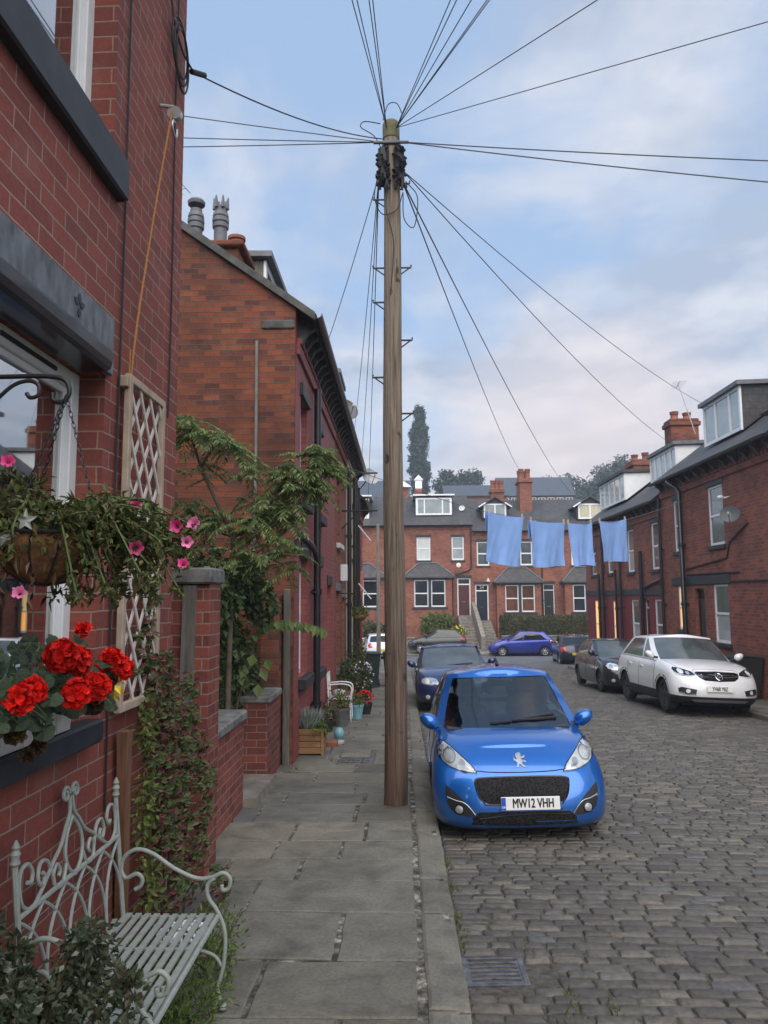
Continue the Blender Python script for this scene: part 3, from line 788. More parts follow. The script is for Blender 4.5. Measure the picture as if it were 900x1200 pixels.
def window(house, W, u0, u1, v0, v1, depth=0.10, fw=0.055, kind='sash', glass='glass_dark', glass2=None, lintel='black_stone', sill='black_stone', frame='upvc', lh=0.18, sh=0.12, proud=0.02, sproud=0.06, side=0.08, mull=(), name='window'):
    f = MB(); d1 = -depth; d0 = d1-0.06
    W.box(f, u0, u0+fw, v0, v1, d0, d1); W.box(f, u1-fw, u1, v0, v1, d0, d1)
    W.box(f, u0+fw, u1-fw, v0, v0+fw*1.3, d0, d1); W.box(f, u0+fw, u1-fw, v1-fw, v1, d0, d1)
    panes = []
    vm = v0+(v1-v0)*0.5
    if kind == 'sash':
        W.box(f, u0+fw, u1-fw, vm-fw*.55, vm+fw*.55, d0+.004, d1-0.002)
        panes = [(u0+fw, u1-fw, v0+fw*1.3, vm-fw*.55, glass2 or glass), (u0+fw, u1-fw, vm+fw*.55, v1-fw, glass)]
    else:
        e = [u0+fw]+[u0+(u1-u0)*k for k in mull]+[u1-fw]
        for k in range(1, len(e)-1): W.box(f, e[k]-fw*.5, e[k]+fw*.5, v0+fw*1.3, v1-fw, d0+.004, d1-.002)
        for k in range(len(e)-1):
            panes.append((e[k]+(fw*.5 if k else 0), e[k+1]-(fw*.5 if k < len(e)-2 else 0), v0+fw*1.3, v1-fw, glass if k % 2 == 0 or not glass2 else glass2))
    o = f.build(name, frame, house)
    for (a, b, c, d, g) in panes:
        p = MB(); W.box(p, a, b, c, d, d0+.012, d0+.03); p.build('pane', g, o)
    if lintel:
        l = MB(); W.box(l, u0-side, u1+side, v1+.004, v1+lh, -.05, proud, b=.008); l.build('lintel', lintel, o)
    if sill:
        l = MB(); W.box(l, u0-side, u1+side, v0-sh, v0-.004, -.08, sproud, b=.01); l.build('sill', sill, o)
    return o
def door(house, W, u0, u1, v0, v1, mat, depth=0.10, fan=0.38, frame='upvc', fanglass='glass_dark', lintel='black_stone', panels=True, letterbox='chrome', fw=.06):
    f = MB(); d1 = -depth; d0 = d1-.07
    W.box(f, u0, u0+fw, v0, v1, d0, d1); W.box(f, u1-fw, u1, v0, v1, d0, d1); W.box(f, u0+fw, u1-fw, v1-fw, v1, d0, d1)
    if fan: W.box(f, u0+fw, u1-fw, v1-fan-fw, v1-fan, d0, d1)
    top = v1-fan-fw if fan else v1-fw
    l = MB(); W.box(l, u0+fw, u1-fw, v0, top, d0+.01, d1-.015, b=.004)
    o = l.build('door', mat, house)
    f.build('frame', frame, o)
    if fan:
        p = MB(); W.box(p, u0+fw, u1-fw, v1-fan, v1-fw, d0+.02, d0+.035); p.build('fanlight', fanglass, o)
    if panels:
        p = MB(); um = (u0+u1)/2; h = top-v0
        for (a, b) in ((u0+fw+.09, um-.04), (um+.04, u1-fw-.09)):
            for (c, d) in ((v0+.15, v0+h*.42), (v0+h*.52, v0+h*.9)):
                W.box(p, a, b, c, d, d1-.016, d1-.008, b=.004)
        p.build('panel', mat, o)
    if letterbox:
        p = MB(); um = (u0+u1)/2; W.box(p, um-.13, um+.13, v0+(top-v0)*.44, v0+(top-v0)*.44+.05, d1-.02, d1+.004, b=.004); p.build('letterbox', letterbox, o)
        p = MB(); W.box(p, u1-fw-.08, u1-fw-.05, v0+(top-v0)*.45, v0+(top-v0)*.45+.14, d1-.02, d1+.03, b=.006); p.build('handle', 'chrome', o)
    if lintel:
        p = MB(); W.box(p, u0-.08, u1+.08, v1+.004, v1+.2, -.05, .02, b=.008); p.build('lintel', lintel, o)
    return o
def downpipe(house, W, u, v0, v1, d=0.08, r=0.045, mat='drain_black', elbow=None, brackets=True):
    mb = MB(); pts = [W.P(u, v0, d), W.P(u, v1, d)]
    if elbow: pts = pts+[W.P(u+elbow*.4, v1+.12, d+.04), W.P(u+elbow, v1+.35, d+.26)]
    mb.tube(pts, r, 10)
    if brackets:
        v = v0+.6
        while v < v1-.2:
            mb.tube([W.P(u, v, d), W.P(u, v+.09, d)], r*1.35, 10); W.box(mb, u-.09, u+.09, v+.03, v+.06, -.005, d); v += 1.8
    return mb.build('downpipe', mat, house, smooth=True, sharp=40)
def gutter(house, W, u0, u1, v, d, mat='drain_black', r=.07):
    mb = MB(); n = 7
    prof = [(d+r+r*cos(pi+pi*k/(n-1)), v+r*sin(pi+pi*k/(n-1))) for k in range(n)]
    inner = [(d+r+(r-.012)*cos(2*pi-pi*k/(n-1)), v+(r-.012)*sin(2*pi-pi*k/(n-1))) for k in range(n)]
    loop = prof+inner
    a = [W.P(u0, q[1], q[0]) for q in loop]; b = [W.P(u1, q[1], q[0]) for q in loop]; N = len(loop)
    mb.add(a+b, [(i, (i+1) % N, N+(i+1) % N, N+i) for i in range(N)]+[tuple(range(N-1, -1, -1)), tuple(range(N, 2*N))])
    return mb.build('gutter', mat, house, smooth=True, sharp=50)
def corbels(house, W, u0, u1, v0, v1, step, mat='black_stone', proj=.26, w=.10, band=None):
    u = u0+step/2; o = None
    prof = [(0, v0), (.05, v0), (proj*.6, v0+(v1-v0)*.45), (proj, v0+(v1-v0)*.6), (proj, v1), (0, v1)]
    while u < u1:
        mb = MB(); mb.prism([W.P(u-w/2, q[1], q[0]) for q in prof], W.P(u+w/2, 0)-W.P(u-w/2, 0))
        o = mb.build('eaves_bracket', mat, house); u += step
    if band:
        b = MB(); W.box(b, u0, u1, v0-.20, v0-.02, -.02, .045, b=.01)
        u = u0+.06
        while u < u1-.06:
            W.box(b, u, u+.10, v0-.02, v0+.06, -.02, .07); u += .2
        b.build('eaves_course', band, house)
    return o
def roofslab(house, pts, th, mat='slate', name='roof'):
    """pts: 4 corners of the top face; thickness downwards"""
    mb = MB(); q = [Vector(p) for p in pts]; n = (q[1]-q[0]).cross(q[3]-q[0]).normalized()
    if n.z < 0: q = q[::-1]; n = -n
    mb.hexa([p-n*th for p in q]+q)
    return mb.build(name, mat, house)
def pot(mb, c, r, h, mi=0, crown=False):
    mb.lathe([(r*1.12, 0), (r*1.12, .05), (r*.95, .08), (r*.85, h*.6), (r*.85, h*.62), (r*1.05, h*.68), (r*1.05, h*.74), (r*.95, h*.76), (r*1.0, h*.82), (r*1.1, h*.9), (r*1.1, h), (r*.8, h), (r*.75, h*.6)], c, 'z', 14, mi)
def dish(name, label, c, r, facing, mat='dish_grey', arm=None, group=None):
    """a satellite dish: bowl facing `facing`, arm and wall bracket"""
    f = Vector(facing).normalized(); c = Vector(c)
    root = local_thing(name, label, 'satellite dish', c, (0, 0, 0), group)
    q = f.to_track_quat('Z', 'Y')
    mb = MB(); n = 24; rings = 5
    V = []
    for side in (0, 1):
        for i in range(rings+1):
            k = i/rings
            for j in range(n):
                a = 2*pi*j/n; p = Vector((r*k*cos(a), r*.92*k*sin(a), -r*.22*(1-k*k)-(.014 if side else 0))); V.append(q @ p)
    F = []
    for i in range(rings):
        for j in range(n):
            F.append((i*n+j, i*n+(j+1) % n, (i+1)*n+(j+1) % n, (i+1)*n+j))
            o = (rings+1)*n; F.append((o+(i+1)*n+j, o+(i+1)*n+(j+1) % n, o+i*n+(j+1) % n, o+i*n+j))
    o = (rings+1)*n
    for j in range(n): F.append((rings*n+j, rings*n+(j+1) % n, o+rings*n+(j+1) % n, o+rings*n+j))
    mb.add(V, F); mb.build('reflector', mat, root, smooth=True, sharp=40)
    a = MB(); tip = q @ Vector((0, -r*.25, r*.85)); a.tube([q @ Vector((0, -r*.9, 0)), tip], .012, 6); a.build('arm', 'steel', root)
    h = MB(); h.ball(tip, (.035, .035, .05)); h.build('receiver', 'dish_pale', root, smooth=True)
    if arm:
        b = MB(); back = q @ Vector((0, 0, -r*.24)); b.tube([back, back+(Vector(arm)-back)*.5, Vector(arm)], .02, 8); b.build('bracket', 'steel', root, smooth=True)
    return root
def aerial(name, label, base, h, lean=(0.1, 0), heading=(1, 0, 0), n=7):
    root = local_thing(name, label, 'aerial', base)
    mb = MB(); top = Vector((lean[0]*h, lean[1]*h, h)); mb.tube([(0, 0, 0), top], .017, 6); mb.build('mast', 'steel', root)
    b = MB(); hd = Vector(heading).normalized(); sd = hd.cross(Vector((0, 0, 1)))
    b.tube([top-hd*.35, top+hd*.55], .011, 6)
    for k in range(n):
        p = top-hd*.35+hd*.9*k/(n-1); L = .26-.10*k/n; b.tube([p-sd*L, p+sd*L], .007, 5)
    b.build('antenna', 'steel', root)
    return root
# ============================================================ the near house (left edge of the street)
def near_house():
    h = thing('brick_house', 'tall dark red brick house with the red geraniums and hanging basket at its window', 'house', (-1.5, 2.5, 0))
    W = Wall((-1.5, 0, 0), (0, 1, 0), (1, 0, 0))
    YE = 4.88
    lo = (2.42, 3.68, 1.40, 3.08); up = (2.42, 3.68, 4.28, 6.2)
    facade(h, W, -4, YE, -.4, 7.4, [lo, up], 'brick_near', thick=.22)
    b = MB(); b.quad((-1.5, YE, -.5), (-1.5, YE, 7.4), (-9, YE, 7.4), (-9, YE, -.5)); b.quad((-9, YE, -.5), (-9, YE, 7.4), (-9, -4, 7.4), (-9, -4, -.5)); b.quad((-1.5, -4, -.5), (-9, -4, -.5), (-9, -4, 7.4), (-1.5, -4, 7.4))
    b.build('wall', 'brick_gable', h)
    roofslab(h, [(-1.15, -4.2, 7.35), (-1.15, YE+.1, 7.35), (-5.2, YE+.1, 10.2), (-5.2, -4.2, 10.2)], .1)
    roofslab(h, [(-9.3, -4.2, 7.35), (-9.3, YE+.1, 7.35), (-5.2, YE+.1, 10.2), (-5.2, -4.2, 10.2)], .1)
    gutter(h, W, -4.2, YE+.1, 7.36, .26)
    # big ground floor window, real glass with a curtain and a room behind
    def bigwin(op, mull, trickle):
        u0, u1, v0, v1 = op; d1 = -.13; d0 = -.20; fw = .085
        f = MB()
        W.box(f, u0, u0+fw, v0, v1, d0, d1, b=.006); W.box(f, u1-fw, u1, v0, v1, d0, d1, b=.006)
        W.box(f, u0+fw, u1-fw, v0, v0+fw, d0, d1-.002, b=.006); W.box(f, u0+fw, u1-fw, v1-fw, v1, d0, d1-.002, b=.006)
        # inner bead
        W.box(f, u1-fw-.035, u1-fw+.002, v0+fw, v1-fw, d0+.01, d1-.025, b=.005); W.box(f, u0+fw, u1-fw-.03, v1-fw-.035, v1-fw+.002, d0+.01, d1-.026, b=.005)
        o = f.build('window', 'upvc', h)
        g = MB(); W.box(g, u0+fw-.01, u1-fw+.01, v0+fw-.01, v1-fw+.01, d0+.02, d0+.028); g.build('pane', 'window_glass', o)
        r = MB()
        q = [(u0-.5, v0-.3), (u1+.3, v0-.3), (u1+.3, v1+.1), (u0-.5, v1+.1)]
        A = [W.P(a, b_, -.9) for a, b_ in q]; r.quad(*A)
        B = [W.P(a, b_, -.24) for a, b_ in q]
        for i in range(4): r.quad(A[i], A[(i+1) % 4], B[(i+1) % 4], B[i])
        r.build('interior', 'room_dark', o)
        c = MB(); rows = []
        for v in (v0+.02, v1-.02):
            rows.append([W.P(u1-.02-.30*k/24, v, -.27+.025*sin(k*1.7)) for k in range(25)])
        c.grid(rows); c.build('curtain', 'curtain', o, smooth=True)
        if trickle:
            t = MB(); W.box(t, u0+.5, u1-.26, v1-fw*.66, v1-fw*.40, d1-.004, d1+.006, b=.003); t.build('vent', 'trim_black', o)
        return o
    lw = bigwin(lo, 0, True); uw = bigwin(up, 0, False)
    s = MB(); W.box(s, -1.0, 3.60, 1.285, 1.392, -.2, .09, b=.012); s.build('sill', 'navy_sill', lw)
    s = MB(); W.box(s, 1.5, 3.765, 4.05, 4.275, -.2, .06, b=.012); s.build('sill', 'black_stone', uw)
    # stone head with a black drip moulding under it and a carved leaf
    s = MB(); W.box(s, 1.4, 3.71, 3.195, 3.385, -.02, .028, b=.006)
    W.box(s, 3.60, 3.71, 3.085, 3.193, -.02, .0275, b=.004)
    l = s.build('lintel', 'worn_stone', lw)
    s = MB()
    prof = [(-.1, 3.075), (.04, 3.075), (.058, 3.09), (.066, 3.12), (.072, 3.16), (.05, 3.19), (-.1, 3.19)]
    a = [W.P(1.4, q[1], q[0]) for q in prof]; s.prism(a, (0, 3.60-1.4, 0)); s.build('lintel', 'black_gloss', lw)
    s = MB(); c = (3.28, 3.285)
    for k, (a, L) in enumerate(((90, .055), (25, .05), (155, .05), (270, .045))):
        dx, dz = cos(radians(a)), sin(radians(a)); pts = []
        for t in range(9):
            w = sin(pi*t/8)*.016; pts.append((t/8*L, w))
        poly = pts+[(p, -w) for p, w in pts[-2:0:-1]]
        s.prism([W.P(c[0]+dx*(p+.008)-dz*w, c[1]+dz*(p+.008)+dx*w, .0285) for p, w in poly], (.004, 0, 0))
    s.build('carved_leaf', 'black_stone', lw)
    # cables running down the wall
    for (u, v0, v1, w) in ((3.83, .9, 7.3, .008), (4.66, 3.1, 7.3, .012)):
        c = MB(); pts = [W.P(u+w*sin(v*2.1), v, .012) for v in [v0+(v1-v0)*k/16 for k in range(17)]]; c.tube(pts, .006, 6); c.build('wall_cable', 'cable_black', h)
    return h
near_house()
def wall_fittings():
    # coil of phone cable with its tension clamp
    mb = MB(); c = Vector((-1.46, 4.62, 5.62))
    for k in range(3):
        pts = [c+Vector((.01*k, .17*cos(a)*(1-.1*k), .19*sin(a)*(1+.05*k)-.05*k)) for a in [2*pi*j/28 for j in range(28)]]; mb.tube(pts, .007, 6, closed=True)
    mb.tube(curve_pts([(-1.485, 4.30, 7.0), (-1.48, 4.42, 6.3), (-1.47, 4.47, 5.8), (-1.45, 4.62, 5.62), (-1.42, 4.80, 5.58)]), .007, 6)
    mb.build('cable_coil', 'cable_black', label='loose loop of black phone cable high on the near brick house corner', cat='cable coil')
    # pulley for the washing line, with the orange cord coming down from it
    r = thing('line_pulley', 'small metal pulley screwed into the near brick wall above the orange cord', 'pulley', (-1.5, 4.38, 5.0))
    p = MB(); p.tube([(-1.5, 4.38, 5.04), (-1.42, 4.40, 5.04)], .012, 8); p.lathe([(.012, -.02), (.045, -.02), (.03, 0), (.045, .02), (.012, .02)], (-1.415, 4.41, 5.0), 'y', 14); p.build('wheel', 'steel', r, smooth=True, sharp=30)
    p = MB(); p.tube([(-1.415, 4.41+.05*cos(a), 4.90+.045*sin(a)) for a in [pi/2+1.7*pi*k/12 for k in range(13)]], .009, 8); p.build('hook', 'steel', r, smooth=True)
    mb = MB(); mb.tube(curve_pts([(-1.42, 4.37, 5.0), (-1.45, 4.18, 4.2), (-1.475, 3.99, 3.3), (-1.485, 3.96, 2.6), (-1.485, 3.97, 2.0)], 6), .006, 6)
    mb.build('cord', 'rope_orange', label='orange cord hanging down the near brick wall from the pulley', cat='cord')
    mb = MB(); mb.tube(curve_pts([(-1.47, 3.925, 3.3), (-1.475, 3.955, 2.8), (-1.48, 3.945, 2.2), (-1.475, 3.95, 1.5)], 6), .004, 6)
    mb.build('cord', 'rope_orange', label='second thin orange cord tied off beside the trellis on the near wall', cat='cord')
wall_fittings()

# ============================================================ the left-hand row beyond the yard
def left_row():
    X = -1.5; N = (1, 0, 0); EAVE = 6.15
    # ---- painted red end house
    def shell(name, label, y0, y1, mat, ops, gable=None, eave=EAVE, mat_eave='brick_painted_red', step=.42):
        h = thing(name, label, 'house', (X-2, (y0+y1)/2, gz((y0+y1)/2)))
        W = Wall((X, 0, 0), (0, 1, 0), N)
        facade(h, W, y0, y1, -1.6, eave, ops, mat, thick=.2)
        rise = .72
        xr = -5.2; zr = eave+.06+rise*(X-xr)
        ov = .30
        lo = (X+ov, eave+.06-rise*ov)
        roofslab(h, [(lo[0], y0-(.05 if gable else 0), lo[1]), (lo[0], y1, lo[1]), (xr, y1, zr), (xr, y0-(.05 if gable else 0), zr)], .09)
        roofslab(h, [(-9.2, y0, eave-.2), (-9.2, y1, eave-.2), (xr, y1, zr), (xr, y0, zr)], .09)
        gutter(h, W, y0-(.08 if gable else 0), y1, lo[1]-.01, ov-.05)
        corbels(h, W, y0+.1, y1-.05, eave-.50, eave-.12, step, 'stone_dark', .24, .11, band=mat_eave)
        b = MB(); b.quad((-9, y0, -1.6), (-9, y1, -1.6), (-9, y1, eave), (-9, y0, eave)); b.build('wall', 'brick_gable', h)
        return h, W, xr, zr
    ops = [(10.95, 11.75, 3.42, 4.95), (13.0, 13.85, 3.42, 4.95), (10.95, 11.85, .80, 2.55), (12.9, 13.8, .72, 2.5), (15.0, 15.85, -.42, 2.2)]
    h, W, xr, zr = shell('terraced_house', 'red painted end terrace house with an old brick gable and a black drainpipe', 10.4, 16.6, 'brick_painted_red', ops, gable=True)
    # gable wall of old brick towards the camera
    rise = .72
    g = MB(); z0 = -1.2
    poly = [(X-.004, z0), (X-.004, EAVE), (-5.2, EAVE+rise*3.7), (-9, EAVE), (-9, z0)]
    g.prism([(x, 10.4, z) for x, z in poly], (0, .22, 0)); g.build('wall', 'brick_gable', h)
    v = MB()   # mortared verge of the gable
    v.hexa([(X+.28, 10.33, EAVE-.25), (X+.28, 10.60, EAVE-.25), (-5.2, 10.60, EAVE+rise*3.7-.04), (-5.2, 10.33, EAVE+rise*3.7-.04), (X+.28, 10.33, EAVE-.13), (X+.28, 10.60, EAVE-.13), (-5.2, 10.60, EAVE+rise*3.7+.09), (-5.2, 10.33, EAVE+rise*3.7+.09)])
    v.build('verge', 'stone_dark', h)
    k = MB(); W.box(k, 10.375, 10.62, EAVE-.36, EAVE-.22, -.50, -.008, b=.02); k.build('kneeler', 'stone_dark', h)
    c = MB(); c.tube([(-2.06, 10.385, 5.62), (-2.05, 10.38, 4.0), (-2.06, 10.385, 2.6)], .022, 6); c.build('mortar_seam', 'concrete', h)
    gl = ['glass_grey', 'net', 'net', 'glass_grey']
    for o, gk in zip(ops[:4], gl): window(h, W, *o, glass=gk, lintel='black_stone', sill='black_stone', sproud=.11, proud=.05, lh=.2, sh=.16)
    door(h, W, *ops[4], 'door_black', fan=.3)
    downpipe(h, W, 12.35, -.4, 5.45, d=.10, r=.06, elbow=.0)
    m = MB(); m.tube(curve_pts([(X+.06, 10.5, 2.86), (X+.06, 11.3, 2.82), (X+.09, 12.0, 2.72), (X+.10, 12.35, 2.5)]), .045, 8); m.build('downpipe', 'drain_black', h, smooth=True)
    s = MB(); W.box(s, 10.42, 12.1, 2.62, 2.80, -.01, .035, b=.008); s.build('lintel', 'black_stone', h)
    # chimney behind the gable, with two pots
    cm = MB(); cm.bbox(-4.6, -2.62, 11.6, 12.4, 6.7, 7.62, .02); cm.bbox(-4.7, -2.52, 11.5, 12.5, 7.622, 7.72, .02)
    ch = cm.build('chimney', 'brick_gable', h)
    for (x, cw) in ((-3.44, 1), (-3.02, 0)):
        p = MB(); zb = 7.72
        p.lathe([(.11, 0), (.11, .42), (.135, .44), (.14, .50), (.12, .52), (.14, .54), (.14, .60), (.12, .62), (.135, .64), (.125, .70), (.10, .72), (.10, .78)], (x, 12.0, zb), 'z', 16)
        if cw: p.lathe([(.02, .82), (.14, .86), (.15, .91), (.12, .95), (.02, .98)], (x, 12.0, zb), 'z', 16); p.tube([(x, 12, zb+.7), (x, 12, zb+.9)], .03)
        else:
            for a in range(6):
                q = Vector((x+.10*cos(a*pi/3), 12+.10*sin(a*pi/3), zb+.78)); p.tube([q, q+Vector((.02*cos(a*pi/3), .02*sin(a*pi/3), .20))], [.045, .012], 5)
        p.build('chimney_pot', 'lead', ch, smooth=True, sharp=35)
    p = MB(); p.lathe([(.12, 0), (.12, .16), (.15, .17), (.15, .22), (.10, .22)], (-2.72, 11.9, 7.72), 'z', 14); p.build('chimney_pot', 'terracotta', ch, smooth=True, sharp=35)
    # slate-cheeked dormer
    d = MB(); d.prism([(-4.3, 12.9, 8.05), (-2.45, 12.9, 8.00), (-2.45, 12.9, 6.95), (-2.65, 12.9, 6.85), (-4.3, 12.9, 8.0)], (0, 1.9, 0))
    dm = d.build('dormer', 'wood_weathered', h)
    t = MB(); t.hexa([(-4.6, 12.75, 8.07), (-2.28, 12.75, 8.02), (-2.28, 14.95, 8.02), (-4.6, 14.95, 8.07), (-4.6, 12.75, 8.17), (-2.28, 12.75, 8.12), (-2.28, 14.95, 8.12), (-4.6, 14.95, 8.17)]); t.build('roof', 'lead', dm)
    t = MB(); WD = Wall((-2.45, 0, 0), (0, 1, 0), N)
    WD.box(t, 12.88, 13.0, 6.96, 8.0, .002, .05); WD.box(t, 14.7, 14.82, 6.96, 8.0, .002, .05); WD.box(t, 13.0, 14.7, 6.96, 7.08, .002, .05); WD.box(t, 13.0, 14.7, 7.86, 8.0, .002, .05); WD.box(t, 13.8, 13.88, 7.08, 7.86, .002, .05)
    t.build('window', 'upvc', dm)
    t = MB(); WD.box(t, 13.0, 14.7, 7.08, 7.86, .003, .02); t.build('pane', 'glass_grey', dm)

    # ---- bare brick house
    ops = [(17.2, 18.1, 3.2, 4.75), (17.1, 18.1, .35, 2.1), (18.7, 19.5, -.56, 1.95)]
    h, W, xr, zr = shell('terraced_house', 'bare brown brick terrace house between the red and the cream painted ones', 16.6, 20.0, 'brick_right', ops, mat_eave='brick_right')
    window(h, W, *ops[0], glass='net', sill='white_paint', lintel='stone_dark', sproud=.1); window(h, W, *ops[1], glass='glass_grey', sill='stone_dark', lintel='worn_stone')
    door(h, W, *ops[2], 'white_paint', fan=.3, lintel='worn_stone')
    downpipe(h, W, 19.85, -.68, 5.4, d=.10, r=.055)
    b = MB(); W.box(b, 18.2, 18.5, 2.35, 2.75, 0, .16, b=.01); b.build('meter_box', 'upvc', h)
    # iron washing-line bracket
    b = MB()
    for z in (5.05, 4.1): b.tube([W.P(18.6, z, 0), W.P(18.6, z, .9)], .022, 6); b.tube([W.P(18.6, z-.45, 0), W.P(18.6, z, .45)], .016, 6)
    b.build('line_bracket', 'iron', h)
    d = MB(); d.box(-4.2, -1.75, 18.4, 19.9, 6.0, 7.55); dm = d.build('dormer', 'slate', h)
    t = MB(); t.box(-4.4, -1.5, 18.25, 20.0, 7.552, 7.66); t.build('roof', 'lead', dm)
    t = MB(); WD = Wall((-1.75, 0, 0), (0, 1, 0), N); WD.box(t, 18.5, 19.8, 6.3, 7.45, .002, .05); t.build('window', 'upvc', dm)
    t = MB(); WD.box(t, 18.6, 19.15, 6.42, 7.35, .051, .06); WD.box(t, 19.2, 19.7, 6.42, 7.35, .051, .06); t.build('pane', 'glass_grey', dm)

    # ---- cream house
    ops = [(20.7, 21.6, 3.1, 4.6), (22.6, 23.5, 3.1, 4.6), (20.6, 21.6, .2, 1.95), (22.7, 23.5, -.72, 1.8)]
    h, W, xr, zr = shell('terraced_house', 'cream painted terrace house with black drainpipes halfway along the row', 20.0, 24.4, 'brick_painted_cream', ops, mat_eave='brick_painted_cream', step=.38)
    for o in ops[:3]: window(h, W, *o, glass='glass_grey')
    door(h, W, *ops[3], 'door_black', fan=.3)
    downpipe(h, W, 22.1, -.8, 5.5, d=.12, r=.07); downpipe(h, W, 24.2, -.85, 5.5, d=.10, r=.05); 
    b = MB()
    for z in (3.75, 1.9): b.tube([W.P(24.0, z+.5, .1), W.P(24.0, z, .5)], .02, 6)
    b.build('waste_pipe', 'upvc', h)
    # ---- scarlet house at the corner
    ops = [(25.2, 26.0, 3.0, 4.4), (25.1, 26.0, .1, 1.7), (26.8, 27.6, -.9, 1.7)]
    h, W, xr, zr = shell('terraced_house', 'scarlet painted house at the far end of the row with an alarm box', 24.4, 28.2, 'brick_painted_scarlet', ops, eave=5.35, mat_eave='brick_painted_scarlet', step=.38)
    for o in ops[:2]: window(h, W, *o, glass='glass_grey')
    door(h, W, *ops[2], 'door_maroon', fan=.3)
    b = MB(); W.box(b, 25.9, 26.4, 2.15, 2.85, 0, .14, b=.02); b.build('alarm_box', 'alarm_pink', h)
    g = MB(); g.prism([(x, 28.0, z) for x, z in ((X-.004, -1.6), (X-.004, 5.35), (-5.2, 5.35+.72*3.7), (-9, 5.35), (-9, -1.6))], (0, .19, 0)); g.build('wall', 'brick_right', h)
    dish('satellite_dish', 'large grey satellite dish on the roof edge of the bare brick house', (-1.28, 17.6, 6.45), .30, (.55, -.75, .35), 'dish_grey', arm=(-.3, .3, -.15))
    dish('satellite_dish', 'pale satellite dish high on the far end of the red row, just beside the pole', (-1.0, 24.0, 5.85), .30, (.55, -.8, .3), 'dish_pale', arm=(-.35, .1, -.4))
    aerial('tv_aerial', 'spiky rooftop aerial behind the chimney pots of the left gable', (-4.2, 12.2, 7.7), 1.25, (.0, 0), (1, -.2, 0))
left_row()

